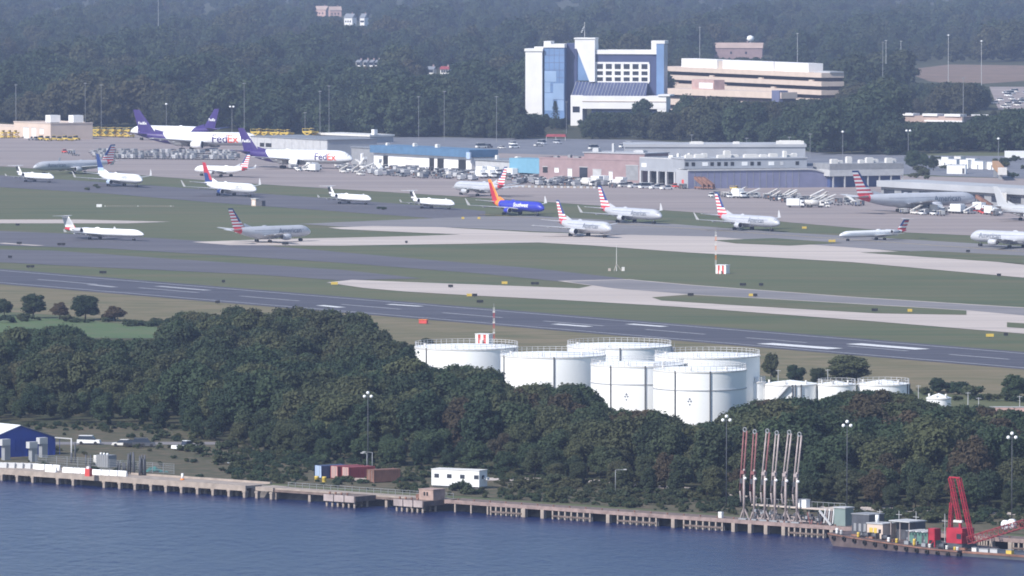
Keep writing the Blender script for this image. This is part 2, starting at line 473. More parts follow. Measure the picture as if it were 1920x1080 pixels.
# runway with its paint
RA, RB = G(0, 518.5), G(1920, 676.5)
RU = (RB - RA).normalized()
RV = Vector((-RU.y, RU.x, 0))
sheet('runway', [(-400, 472), (0, 504), (1920, 660), (2300, 691), (2300, 724), (1920, 693), (0, 533), (-400, 499)], 0.05, 'runway_asphalt')
def stripe(p, q, w, m, name='runway_marking', z=0.09):
    a, c = G(*p), G(*q)
    d = (c - a).normalized(); n = Vector((-d.y, d.x, 0)) * w / 2
    b = MB(); b.poly([v + Vector((0, 0, z)) for v in (a - n, c - n, c + n, a + n)])
    o = b.build(name, MAT[m]); o['kind'] = 'structure'
for k in range(12):
    x0 = -120 + 190 * k
    for_y = lambda x: 518.5 + (676.5 - 518.5) * x / 1920
    stripe((x0, for_y(x0)), (x0 + 112, for_y(x0 + 112)), 1.2, 'paint_faded')
for (p, q, w, m) in (((1434, 644.5), (1566, 654.5), 5.5, 'paint_white'), ((1600, 645), (1730, 655.5), 5.0, 'paint_white'),
                     ((1040, 608), (1105, 613), 3, 'paint_white'), ((1180, 608), (1246, 613), 3, 'paint_white'),
                     ((728, 571), (790, 575), 2.5, 'paint_white'), ((168, 534), (216, 539), 2.5, 'paint_faded'), ((296, 537), (390, 545), 3, 'paint_faded'), ((600, 573), (640, 577), 3, 'paint_white')):
    stripe(p, q, w, m, 'runway_marking', 0.10)
stripe((-300, 483), (2200, 686), 1.0, 'paint_faded', 'runway_edge_line')
stripe((-300, 505), (2200, 713.5), 1.0, 'paint_faded', 'runway_edge_line')
stripe((900, 402), (1920, 472), 0.5, 'safety_yellow', 'taxiway_line', 0.10)
stripe((0, 456), (75, 461), 4.0, 'concrete', 'taxiway_line', 0.08)

# ------------------------------------------------------------------ trees
def leaf_cloud(lobes, per, size, seed, core=True, droop=0.0):
    """leaf-sized quads over the surface of many lobes, plus a low core in each lobe; returns verts, faces"""
    g = np.random.default_rng(seed)
    V, F = [], []
    n0 = 0
    for (cx, cy, cz, r, sq) in lobes:
        n = max(6, int(per * r * r))
        d = g.normal(size=(n, 3)); d /= np.linalg.norm(d, axis=1)[:, None]
        d[:, 2] = np.where(d[:, 2] < -0.35, -d[:, 2], d[:, 2])
        rad = r * (0.72 + 0.40 * g.random(n)) + (g.random(n) < 0.08) * r * 0.25
        p = d * rad[:, None] * np.array([1, 1, sq]) + np.array([cx, cy, cz])
        nr = d + g.normal(size=(n, 3)) * 0.6 + np.array([0, 0, 0.25])
        nr /= np.linalg.norm(nr, axis=1)[:, None]
        a = np.cross(nr, g.normal(size=(n, 3))); a /= np.linalg.norm(a, axis=1)[:, None]
        c = np.cross(nr, a)
        s = size * (0.55 + 0.9 * g.random(n))
        a *= s[:, None]; c *= (s * (0.5 + 0.5 * g.random(n)))[:, None]
        q = np.stack([p - a, p - c * 0.8, p + a, p + c], axis=1).reshape(-1, 3)
        V.append(q)
        F.append(np.arange(n * 4).reshape(-1, 4) + n0); n0 += n * 4
    return np.concatenate(V), np.concatenate(F)
ICO = None
def crown_mesh(name, lobes, per, size, seed, m, core=0.66):
    global ICO
    v, f = leaf_cloud(lobes, per, size, seed)
    if ICO is None:
        bm = bmesh.new(); bmesh.ops.create_icosphere(bm, subdivisions=2, radius=1.0)
        ICO = (np.array([x.co[:] for x in bm.verts]), [tuple(y.index for y in x.verts) for x in bm.faces]); bm.free()
    g = np.random.default_rng(seed + 99)
    vs = [v]; fs = [tuple(x) for x in f.tolist()]; n0 = len(v)
    for (cx, cy, cz, r, sq) in lobes:
        w = ICO[0] * (core * r * (1 + 0.18 * g.normal(size=(len(ICO[0]), 1)))) * np.array([1, 1, sq]) + np.array([cx, cy, cz])
        vs.append(w); fs += [tuple(i + n0 for i in t) for t in ICO[1]]; n0 += len(w)
    me = bpy.data.meshes.new(name)
    me.from_pydata(np.concatenate(vs).tolist(), [], fs)
    me.materials.append(MAT[m])
    me.update()
    return me
def lobes_round(g, h, w, n, low=0.22):
    """crown of a broad-leaved tree of height h and width w"""
    L = [(0, 0, h * 0.60, w * 0.33, 0.95)]
    for k in range(n):
        t = k / n
        z = h * (low + 0.66 * g.random())
        rel = (z / h - low) / (1 - low)
        env = w * 0.5 * math.sqrt(max(0.05, 1 - (2 * rel - 0.85) ** 2 * 0.75))
        a = 2.4 * k + g.random() * 1.2
        r = w * (0.085 + 0.125 * g.random())
        d = max(0, env - r * 0.9) * (0.7 + 0.3 * g.random())
        L.append((d * math.cos(a), d * math.sin(a), min(z, h - r * 0.9), r, 0.8 + 0.3 * g.random()))
    L.append(((g.random() - 0.5) * w * 0.25, (g.random() - 0.5) * w * 0.25, h - w * 0.15, w * 0.16, 1.0))
    return L
def trunk_mesh(name, h, r, seed, n_limb=5):
    g = random.Random(seed)
    b = MB()
    top = (g.uniform(-.3, .3), g.uniform(-.3, .3), h * 0.55)
    b.tube((0, 0, -0.3), top, r, r * 0.55, 7)
    for k in range(n_limb):
        t = g.uniform(0.45, 1.0)
        p = (top[0] * t, top[1] * t, top[2] * t)
        a = 2 * math.pi * k / n_limb + g.uniform(-.4, .4)
        d = h * g.uniform(0.16, 0.30)
        q = (p[0] + d * math.cos(a), p[1] + d * math.sin(a), p[2] + h * g.uniform(0.12, 0.30))
        b.tube(p, q, r * 0.42, r * 0.12, 5)
    return b.mesh(name, MAT['bark'])
VAR = {}          # kind -> list of (trunk mesh, crown mesh), all 10 m tall
gg = random.Random(3)
for kind, m, cnt in (('green', 'leaf_green', 6), ('olive', 'leaf_olive', 4), ('rust', 'leaf_rust', 2)):
    VAR[kind] = []
    for k in range(cnt):
        w = gg.uniform(7.5, 10.5)
        c = crown_mesh('crown', lobes_round(gg, 10.0, w, gg.randint(17, 26)), 100, 0.27, 10 + k * 7, m)
        VAR[kind].append((trunk_mesh('trunk', 10.0, 0.26, k), c))
VAR['bush'] = []
for k in range(4):
    L = [(gg.uniform(-1.3, 1.3), gg.uniform(-1.3, 1.3), gg.uniform(0.5, 1.7), gg.uniform(0.55, 0.95), 1.0) for _ in range(9)]
    VAR['bush'].append((None, crown_mesh('foliage', L, 110, 0.22, 400 + k, ('leaf_olive', 'leaf_green')[k % 2])))
def tree(p, h, wide, kind, label, group, name='tree'):
    tr, cr = gg.choice(VAR[kind])
    o = thing(name, label, 'tree', p, gg.uniform(0, 6.28), group)
    s = h / 10.0
    o.scale = (s * wide, s * wide, s)
    link('trunk', tr, o)
    link('crown', cr, o)
    return o
def shrub(p, h, wide, label, group):
    cr = gg.choice(VAR['bush'])[1]
    o = link('shrub', cr, None, p, gg.uniform(0, 6.28))
    s = h / 2.6
    o.scale = (s * wide, s * wide, s)
    tag(o, label, 'shrub', group)
    return o
def interp(tab, x):
    for (x0, y0), (x1, y1) in zip(tab, tab[1:]):
        if x0 <= x <= x1:
            return y0 + (y1 - y0) * (x - x0) / max(1e-6, x1 - x0)
    return tab[0][1] if x < tab[0][0] else tab[-1][1]
CANOPY = [(-300, 640), (0, 632), (30, 615), (140, 612), (158, 634), (230, 640), (306, 636), (316, 604), (340, 582), (420, 590), (430, 577), (480, 578), (560, 576), (690, 582), (722, 630),
          (770, 652), (790, 692), (830, 684), (880, 684), (935, 692), (945, 728), (1000, 718), (1100, 720), (1130, 762), (1180, 772), (1230, 768), (1270, 797), (1340, 790), (1400, 757),
          (1440, 747), (1530, 752), (1590, 735), (1650, 727), (1710, 742), (1760, 762), (1850, 762), (1920, 772), (2300, 790)]
BACK = [(-300, 650), (150, 650), (310, 648), (330, 640), (700, 660), (760, 705), (930, 790), (1110, 806), (1200, 816), (1300, 822), (1400, 812), (1500, 790), (1700, 790), (2300, 800)]      # farthest tree feet
FRONT = [(-300, 792), (100, 792), (300, 806), (420, 838), (560, 862), (700, 872), (820, 884), (940, 892), (1100, 916), (1360, 944), (1560, 952), (1800, 962), (2300, 970)]                 # nearest tree feet
cands = []
tries = 0
grid = {}
def free(x, y, d):
    ix, iy = int(x // 6), int(y // 6)
    for a in range(ix - 2, ix + 3):
        for c in range(iy - 2, iy + 3):
            for (u, v) in grid.get((a, c), ()):
                if (u - x) ** 2 + (v - y) ** 2 < d * d: return False
    return True
while tries < 30000:
    tries += 1
    px = gg.uniform(-300, 2220); py = gg.uniform(600, 970)
    if not (interp(BACK, px) <= py <= interp(FRONT, px)): continue
    p = G(px, py)
    if not free(p.x, p.y, gg.uniform(5.0, 6.6)): continue
    h = gg.choice((gg.uniform(6.5, 9.5), gg.uniform(8.5, 12.0), gg.uniform(10.5, 14.0)))
    lim = (py - interp(CANOPY, px)) / S(py)
    edge = py - interp(BACK, px)
    if lim < 3.2: continue
    h = min(h, lim * gg.uniform(0.92, 1.02))
    fr = interp(FRONT, px) - py
    if fr < 22: h = min(h, gg.uniform(4.0, 7.5))
    grid.setdefault((int(p.x // 6), int(p.y // 6)), []).append((p.x, p.y))
    cands.append((py, px, p, h))
cands.sort(key=lambda c: -c[0] - c[3] * 4)
RUSTY = [(345, 715, 38), (330, 730, 30), (60, 690, 40), (640, 590, 45), (1040, 770, 40), (1640, 800, 40), (1180, 790, 45)]
inframe = [c for c in cands if -30 < c[1] < 1950]
N_SINGLE = 292
# the ones that show largest: every second candidate of the front rows, then the rest by size
single = inframe[:N_SINGLE]
sid = set(id(c) for c in single)
zone_names = ((170, 'behind the blue shed'), (330, 'behind the parked cars'), (520, 'behind the scrub beyond the parked cars'), (640, 'above the blue container'), (760, 'above the rusty container'), (930, 'above the white trailer'),
              (1110, 'below the tank with single downpipe'), (1240, 'below the banded tank with stair'), (1400, 'below the nearest banded tank'), (1540, 'behind the loading arms'), (1680, 'behind the barge deckhouses'), (1800, 'behind the red crane'), (9999, 'behind the crane boom'))
for c in single:
    py, px, p, h = c
    top = py - h * S(py) * 0.6
    kind = gg.choice(('green',) * 10 + ('olive',) * 7 + ('rust',) * 2)
    for (rx, ry, rr) in RUSTY:
        if abs(px - rx) < rr and abs(top - ry) < rr * 1.2 and gg.random() < 0.6: kind = 'rust'
    if gg.random() < 0.02: kind = 'rust'
    zn = next(n for lim, n in zone_names if px < lim)
    d = interp(FRONT, px) - py
    row = 'edge' if d < 22 else ('middle' if d < 70 else 'heart')
    size = 'small ' if h < 6.5 else ('tall ' if h > 10.8 else '')
    lab = size + {'green': 'dark green tree', 'olive': 'olive green tree', 'rust': 'brownish autumn tree'}[kind] + ' in the ' + row + ' of the wood ' + zn
    tree(p, h, gg.uniform(0.9, 1.15), kind, lab, 'wood ' + zn)
woodland_pts = [(c[2], c[3]) for c in cands if id(c) not in sid]

# single trees between the wood and the runway
for k, (px, py, hp, wp, kind, lab) in enumerate((
        (8, 592, 32, 40, 'green', 'dark round tree at the end of the row beside the green field'),
        (62, 597, 46, 62, 'green', 'tallest dark round tree in the row beside the green field'),
        (112, 599, 32, 40, 'rust', 'brownish small tree between two dark round trees by the green field'),
        (160, 600, 44, 56, 'green', 'dark round tree next to brownish bush by the green field'),
        (216, 602, 28, 50, 'rust', 'low wide brownish tree ending the row by the green field'),
        (1445, 716, 54, 34, 'olive', 'narrow olive tree against the side of the large white tank'),
        (1492, 720, 36, 46, 'green', 'low dark tree behind the small white tanks'),
        (1535, 722, 32, 40, 'olive', 'low olive tree beside the bare airy tree behind small tanks'),
        (1590, 722, 54, 90, 'olive', 'wide airy tree standing tallest behind the small white tanks'),
        (1758, 738, 30, 34, 'green', 'small dark tree alone on the dry grass beyond small tanks'),
        (1902, 748, 46, 50, 'green', 'dark tree on the dry grass beside the runway verge'),
        (800, 656, 22, 24, 'olive', 'little tree behind the left white tank by the runway verge'))):
    p = G(px, py)
    h = hp / S(py)
    tr, cr = gg.choice(VAR[kind])
    o = thing('tree', lab, 'tree', p, gg.uniform(0, 6.28), 'trees along the runway verge')
    s = h / 10.0
    o.scale = (wp / S(py) / 9.0, wp / S(py) / 9.0, s)
    link('trunk', tr, o); link('crown', cr, o)
# hedges and shrubs
for (x0, x1, y0, y1, n, h0, h1, lab, grp) in (
        (235, 335, 604, 614, 16, 1.0, 2.2, 'low dark hedge shrub at the edge of the green field', 'field edge shrubs'),
        (0, 240, 600, 606, 16, 1.2, 2.4, 'low shrub under the row of round trees by the green field', 'field edge shrubs'),
        (1430, 1920, 728, 756, 46, 1.2, 3.0, 'shrub on the verge behind the small white tanks', 'verge shrubs behind the small tanks'),
        (720, 790, 650, 668, 10, 1.0, 2.2, 'shrub on the runway verge beside the left white tank', 'verge shrubs by the left tank'),
        (300, 600, 812, 872, 40, 0.8, 2.4, 'scrubby shrub on the rough ground beside the blue shed', 'scrub by the blue shed'),
        (430, 580, 866, 895, 16, 1.0, 2.4, 'green shrub at the back of the concrete pier', 'scrub behind the pier'),
        (600, 800, 890, 920, 16, 0.6, 1.6, 'low shrub beside the shipping containers', 'scrub by the containers'),
        (840, 1380, 905, 962, 60, 0.8, 2.6, 'green shrub on the bank between timber pier and wood', 'scrub behind the timber pier'),
        (1500, 1920, 958, 985, 26, 0.8, 2.2, 'green shrub on the bank behind the crane barge', 'scrub behind the crane barge'),
        (140, 185, 348, 358, 4, 1.2, 2.2, 'dark weedy shrub on the grass beside the taxiway', 'taxiway shrubs'),
        (700, 740, 388, 394, 3, 0.6, 1.2, 'dark weedy shrub on the grass beside the taxiway', 'taxiway shrubs')):
    k = 0; t = 0
    while k < n and t < 400:
        t += 1
        px, py = gg.uniform(x0, x1), gg.uniform(y0, y1)
        if x0 >= 300 and y0 > 800:
            a = front_row(px) - 9
            if py > a: continue
        shrub(G(px, py), gg.uniform(h0, h1), gg.uniform(0.9, 1.7), lab, grp); k += 1
und = []
while len(und) < 1500:
    px, py = gg.uniform(-60, 1980), gg.uniform(795, 990)
    if not (interp(FRONT, px) - 14 < py < front_row(px) - 8): continue
    if px < 430 and py > 808 and gg.random() < 0.93: continue
    if 560 < px < 750 and py > 888 and gg.random() < 0.85: continue
    if 795 < px < 930 and py > 896: continue
    if px > 1380 and py > front_row(px) - 34 and gg.random() < 0.8: continue
    und.append((G(px, py), gg.uniform(1.6, 5.2)))
UND = und
# palm-like spiky bush in front of the white trailer
b = MB()
for k in range(26):
    a = gg.uniform(0, 6.28); e = gg.uniform(0.5, 1.45); ln = gg.uniform(1.6, 2.9)
    d = Vector((math.cos(a) * math.cos(e), math.sin(a) * math.cos(e), math.sin(e)))
    n = d.cross(Vector((0, 0, 1))).normalized() * 0.16
    q = d * ln * 0.55
    b.poly([-n * 0.4, q - n, d * ln - Vector((0, 0, 0.25)), q + n, n * 0.4])
o = b.build('shrub', MAT['leaf_green'], None, G(869, 919))
tag(o, 'spiky green bush in front of the white site trailer', 'shrub')

# far woods: one mass, instanced crowns on scattered points
far_coll = bpy.data.collections.new('far_tree_shapes')
for k in range(6):
    w = gg.uniform(8.5, 11.5)
    me = crown_mesh('far_crown', lobes_round(gg, 10.0, w, gg.randint(14, 22), 0.12), 42, 0.40, 700 + k, 'leaf_far')
    far_coll.objects.link(bpy.data.objects.new('far_crown', me))
near_coll = bpy.data.collections.new('wood_tree_shapes')
for kd in ('green', 'olive', 'green'):
    for tr, cr in VAR[kd][:3]:
        near_coll.objects.link(bpy.data.objects.new('wood_crown', cr))
def wood(name, label, pts, coll):
    me = bpy.data.meshes.new(name)
    me.from_pydata([tuple(p) for p, h in pts], [], [])
    at = me.attributes.new('h', 'FLOAT', 'POINT')
    at.data.foreach_set('value', [h / 10.0 for p, h in pts])
    ng = bpy.data.node_groups.new(name, 'GeometryNodeTree')
    ng.interface.new_socket('Geometry', in_out='INPUT', socket_type='NodeSocketGeometry')
    ng.interface.new_socket('Geometry', in_out='OUTPUT', socket_type='NodeSocketGeometry')
    N = ng.nodes
    gi, go = N.new('NodeGroupInput'), N.new('NodeGroupOutput')
    iop = N.new('GeometryNodeInstanceOnPoints')
    ci = N.new('GeometryNodeCollectionInfo')
    ci.inputs['Collection'].default_value = coll
    ci.inputs['Separate Children'].default_value = True
    ci.inputs['Reset Children'].default_value = True
    iop.inputs['Pick Instance'].default_value = True
    rv = N.new('FunctionNodeRandomValue'); rv.data_type = 'FLOAT_VECTOR'
    rv.inputs['Min'].default_value = (0, 0, 0); rv.inputs['Max'].default_value = (0, 0, 6.283)
    na = N.new('GeometryNodeInputNamedAttribute'); na.data_type = 'FLOAT'; na.inputs['Name'].default_value = 'h'
    ng.links.new(gi.outputs[0], iop.inputs['Points'])
    ng.links.new(ci.outputs[0], iop.inputs['Instance'])
    ng.links.new(rv.outputs[0], iop.inputs['Rotation'])
    ng.links.new(na.outputs[0], iop.inputs['Scale'])
    ng.links.new(iop.outputs[0], go.inputs[0])
    o = link(name, me)
    md = o.modifiers.new('scatter', 'NODES'); md.node_group = ng
    tag(o, label, 'wood', None, 'stuff')
    return o
bush_coll = bpy.data.collections.new('bush_shapes')
for _, cr in VAR['bush']:
    bush_coll.objects.link(bpy.data.objects.new('bush', cr))
tag(wood('undergrowth', 'low tangled green undergrowth covering the bank between wood and pier', UND, bush_coll), cat='undergrowth')
wood('woodland', 'rest of the dense riverside wood of green trees behind the nearer ones', woodland_pts, near_coll)
# things that stay in view: x0, x1, lowest visible row, row of the thing's own feet
KEEP = [(975, 1075, 214, 236), (1040, 1080, 222, 236), (1075, 1100, 224, 236), (1100, 1262, 211, 238), (1238, 1300, 172, 208), (1300, 1380, 184, 218), (1380, 1480, 192, 218), (1480, 1570, 186, 216), (1680, 1820, 230, 236),
        (1815, 1870, 218, 222), (1700, 1930, 156, 160), (1856, 2000, 206, 207), (1850, 1925, 162, 165), (1350, 1480, 108, 112), (640, 695, 48, 50), (590, 645, 30, 32), (665, 715, 126, 128), (800, 845, 140, 142)]
FRONTFAR = [(-400, 236), (170, 240), (250, 236), (420, 248), (600, 254), (960, 262), (1180, 262), (1300, 266), (1500, 284), (1560, 292), (1700, 292), (1760, 286), (2400, 288)]
far_pts = []
gx = random.Random(21)
for k in range(13000):
    px, py = gx.uniform(-700, 2620), gx.uniform(-14, 292) if gx.random() < 0.75 else gx.uniform(150, 292)
    if py > interp(FRONTFAR, px): continue
    if 975 < px < 1265 and 205 < py < 237: continue
    if 1235 < px < 1590 and 150 < py < 219: continue
    if 1680 < px < 1830 and 222 < py < 237: continue
    if px > 1690 and 118 < py < 162: continue
    if px > 1850 and 158 < py < 207: continue
    if 1010 < px < 1100 and 244 < py < 262: continue
    h = gx.choice((gx.uniform(8, 13), gx.uniform(11, 18), gx.uniform(15, 24))) * (1.0 + 0.25 * math.sin(px * 0.02 + py * 0.07))
    s = S(py)
    for (x0, x1, yv, yf) in KEEP:
        if py > yf and x0 - 5.0 * s * 0.7 < px < x1 + 5.0 * s * 0.7:
            h = min(h, (py - yv) / s)
    if h < 4.0: continue
    p = G(px, py)
    far_pts.append((p, h))
wood('far_woodland', 'distant hazy wood of mixed green and brownish trees beyond the airport', far_pts, far_coll)
# dark conifer by the hotel
b = MB(); g2 = random.Random(4)
for k in range(330):
    t = g2.random() ** 0.8
    z = 1.0 + 13.5 * t
    rr = 3.6 * (1 - t) ** 0.9 * g2.uniform(0.3, 1.0) + 0.15
    a = g2.uniform(0, 6.28)
    c = Vector((rr * math.cos(a), rr * math.sin(a), z)); o_ = Vector((math.cos(a), math.sin(a), -0.35)); n = Vector((-math.sin(a), math.cos(a), 0.2))
    b.poly([c - n * 0.5, c + o_ * 0.9, c + n * 0.5, c - o_ * 0.4])
ct = thing('conifer', 'dark pointed conifer in front of the blue glass hotel tower', 'tree', G(1041, 243), 0)
b.build('crown', MAT['leaf_far'], ct)
MB().tube((0, 0, -.2), (0, 0, 13.5), 0.35, 0.06, 6).build('trunk', MAT['bark'], ct)

# ------------------------------------------------------------------ river front: piers
def pier_root(name, label, cat='pier'):
    return thing(name, label, cat, (SH0.x, SH0.y, 0), SHORE_RZ)
PC = MAT['pier_concrete']
pr = pier_root('concrete_pier', 'long pale concrete pier on square piles before the blue shed')
aL, aR = shore_a(-60), shore_a(461)
MB().box(aL, aR, 0.25, 7.5, -0.45, 0.06).build('deck', PC, pr)
MB().box(aL, aR, -0.12, 0.25, -0.95, 0.12).build('edge_beam', PC, pr)
MB().box(aL, aR, 6.9, 7.5, 0.061, 0.4).build('kerb', PC, pr)
pile_me = MB().box(-0.30, 0.30, -0.25, 0.55, ZW - 1.5, -0.9).box(-0.42, 0.42, -0.32, 0.62, -1.25, -0.94).mesh('pile', PC)
pile_back = MB().box(-0.3, 0.3, -0.3, 0.3, ZW - 1.5, -0.44).mesh('pile', PC)
for px in (-26, 4, 33, 62, 109, 138, 196, 225, 254, 284, 312, 341, 371, 400, 430, 459):
    a = shore_a(px)
    link('pile', pile_me, pr, (a, 0, 0))
    link('pile', pile_back, pr, (a, 2.4, 0))
pr = pier_root('concrete_platform', 'short concrete platform between the concrete pier and the walkway')
a0, a1 = shore_a(479), shore_a(512)
MB().box(a0, a1, 0, 5, -0.7, 0.05).build('deck', PC, pr)
for a in (a0 + 0.4, a1 - 0.4):
    link('pile', pile_me, pr, (a, 0.05, 0.1))
pr = pier_root('walkway', 'narrow concrete walkway joining the pier to the mooring platforms')
a0, a1 = shore_a(506), shore_a(845)
MB().box(a0, a1, 0.5, 3.2, -0.30, 0.02).build('deck', PC, pr)
MB().box(a0, a1, 0.35, 0.6, -0.75, -0.28).build('edge_beam', MAT['pier_timber'], pr)
for px in (512, 576, 640, 720, 765):
    link('pile', pile_back, pr, (shore_a(px), 0.9, -0.2))
b = MB()
for k in range(24):
    a = a0 + 2 + k * (a1 - a0 - 4) / 23
    b.bar((a, 3.1, 0.02), (a, 3.1, 1.0), 0.06)
b.bar((a0 + 2, 3.1, 1.0), (a1 - 2, 3.1, 1.0), 0.06); b.bar((a0 + 2, 3.1, 0.55), (a1 - 2, 3.1, 0.55), 0.05)
b.build('railing', MAT['galvanised'], pr)
tube_pile = MB().tube((0, 0, ZW - 1.2), (0, 0, -0.9), 0.22, n=8).mesh('pile', PC)
for (x0, x1, y0, lab) in ((643, 702, 934, 'brown mooring platform on six stub piles near the red containers'),
                          (774, 830, 943, 'brown mooring platform on stub piles carrying a rusty winch house')):
    pr = pier_root('mooring_platform', lab, 'platform')
    a0, a1 = shore_a(x0), shore_a(x1)
    MB().box(a0, a1, -5.5, 0.4, -1.0, 0.0).build('deck', MAT['pier_timber'], pr)
    fb = MB()
    for k in range(3):
        w = (a1 - a0) / 3
        fb.box(a0 + w * k + 0.12, a0 + w * (k + 1) - 0.12, -5.68, -5.502, -1.15, 0.12)
    fb.build('fender_panel', MAT['steel_pale'], pr)
    for k in range(6):
        for bb in (-5.1, -1.5):
            link('pile', tube_pile, pr, (a0 + 0.5 + k * (a1 - a0 - 1) / 5, bb, -0.0))
    for k in range(4):
        MB().tube((a0 + 0.8 + k * 1.5, -4.6, 0), (a0 + 0.8 + k * 1.5, -4.6, 0.55), 0.16, 0.22).build('bollard', MAT['rust'], pr)
t = thing('winch_house', 'rusty beige winch house on the mooring platform before white trailer', 'winch', (SH0.x, SH0.y, 0), SHORE_RZ)
a0 = shore_a(800)
MB().box(a0, a0 + 3.6, -2.2, 1.2, 0, 1.9).box(a0 - 0.1, a0 + 3.7, -2.3, 1.3, 1.9, 2.05).build('housing', mat('winch_rust', (0.36, 0.255, 0.22), 0.8, 0.25, 0.8), t)
for k in range(2):
    MB().box(a0 + 1.2 + k * 0.7, a0 + 1.6 + k * 0.7, -2.26, -2.2, 0.8, 1.5).build('window', MAT['black'], t)
MB().tube((a0 - 0.9, -1.6, 0.5), (a0 - 0.9, 0.6, 0.5), 0.5, n=12).build('drum', MAT['rust'], t)

pr = pier_root('timber_pier', 'long brownish pier with slatted fender panels running to the crane barge')
PT = MAT['pier_timber']
a0, a1 = shore_a(834), shore_a(2100)
MB().box(a0, a1, 0.2, 5.2, -0.35, 0.02).build('deck', MAT['scrub'] if False else PT, pr)
MB().box(a0, a1, -0.1, 0.2, -0.60, 0.10).build('edge_beam', mat('beam_brown', (0.27, 0.20, 0.185), 0.9, 0.3, 0.6), pr)
slim = MB().box(-0.16, 0.16, -0.02, 0.28, ZW - 1.0, -0.58).mesh('pile', PC)
wide = MB().box(-0.40, 0.40, -0.25, 0.55, ZW - 1.0, -0.58).mesh('pile', PC)
for px in (853, 883, 914):
    link('pile', slim, pr, (shore_a(px), 0, 0))
for px in (983, 1018, 1141, 1263, 1376, 1407, 1437, 1470, 1560, 1610, 1660, 1860, 1895):
    link('pile', wide, pr, (shore_a(px), 0, 0))
for (x0, x1) in ((920, 978), (1036, 1106), (1158, 1230), (1282, 1354), (1479, 1544), (1690, 1750), (1822, 1850), (1900, 1960)):
    p0, p1 = shore_a(x0), shore_a(x1)
    n = 6
    for k in range(n + 1):
        link('pile', slim, pr, (p0 + (p1 - p0) * k / n, 0, 0))
    MB().box(p0, p1, -0.14, -0.03, -1.75, -1.45).build('waler', PT, pr)
    MB().box(p0, p1, 0.9, 1.1, ZW - 0.5, -0.5).build('shade_backing', MAT['dark_grey'], pr)  # dark sheet: shade of the openings between the slats, given as colour
for k in range(40):
    MB().tube((a0 + 3 + k * (a1 - a0) / 40, 0.5, 0), (a0 + 3 + k * (a1 - a0) / 40, 0.5, 0.4), 0.12, 0.16, n=6).build('bollard', MAT['rust'], pr)

# white barriers along the concrete pier
bar_me = MB().hexa([(-1.45, -0.3, 0), (1.45, -0.3, 0), (1.45, 0.3, 0), (-1.45, 0.3, 0), (-1.42, -0.12, 1.05), (1.42, -0.12, 1.05), (1.42, 0.12, 1.05), (-1.42, 0.12, 1.05)]).mesh('barrier', MAT['white'])
bar_grey = bar_me.copy(); bar_grey.materials[0] = MAT['light_grey']
def barrier(px, py, me, lab, grp):
    o = link('barrier', me, None, G(px, py, 0.06), SHORE_RZ); tag(o, lab, 'barrier', grp)
for px in (4, 19, 34, 49, 63):
    barrier(px, 876.5 + 0.03 * px, bar_grey, 'pale grey barrier block in the row along the pier below the fence', 'grey barriers on the concrete pier')
for px in (74, 89, 103):
    barrier(px, 876.6 + 0.045 * px, bar_me, 'white barrier block in the run of three behind the dark posts', 'white barriers on the concrete pier')
barrier(96, 885.0, bar_me, 'white barrier block lying alone near the pier edge', 'white barriers on the concrete pier')
for px in (128, 142, 155):
    barrier(px, 879 + 0.055 * px, bar_me, 'white barrier block in the run before the red box', 'white barriers on the concrete pier')
for px in (180, 195, 211, 228):
    barrier(px, 881 + 0.05 * px, bar_me, 'white barrier block in the run after the red box', 'white barriers on the concrete pier')
t = thing('life_ring_box', 'bright red box with white cap standing on the concrete pier', 'box', G(166, 893, 0.06), SHORE_RZ)
MB().box(-0.65, 0.65, -0.4, 0.4, 0, 1.5).build('box', MAT['safety_red'], t)
MB().box(-0.3, 0.3, -0.25, 0.25, 1.5, 1.95).build('cap', MAT['white'], t)
t = thing('mooring_post', 'white mooring post with orange foot on the concrete pier', 'post', G(342, 900, 0.06))
MB().tube((0, 0, 0.25), (0, 0, 1.3), 0.3, 0.22, n=10).build('post', MAT['white'], t)
MB().tube((0, 0, 0), (0, 0, 0.25), 0.4, n=10).build('foot', MAT['tail_orange'], t)

# ------------------------------------------------------------------ blue shed and its yard
UA = Vector((math.cos(R(-56)), math.sin(R(-56)), 0))     # along the runway
UV = Vector((-UA.y, UA.x, 0))                            # away from the river
t = thing('blue_shed', 'large blue gabled shed with a pale metal roof by the river', 'shed', G(104, 853), R(34))
# local: origin at right front corner; gable along local -x..., seen gable normal to the lower right
w, ln, e, rg = 19.5, 30.0, 3.6, 6.4
rot = Matrix.Rotation(R(34 + 8), 4, 'Z')
t.rotation_euler = (0, 0, R(42))
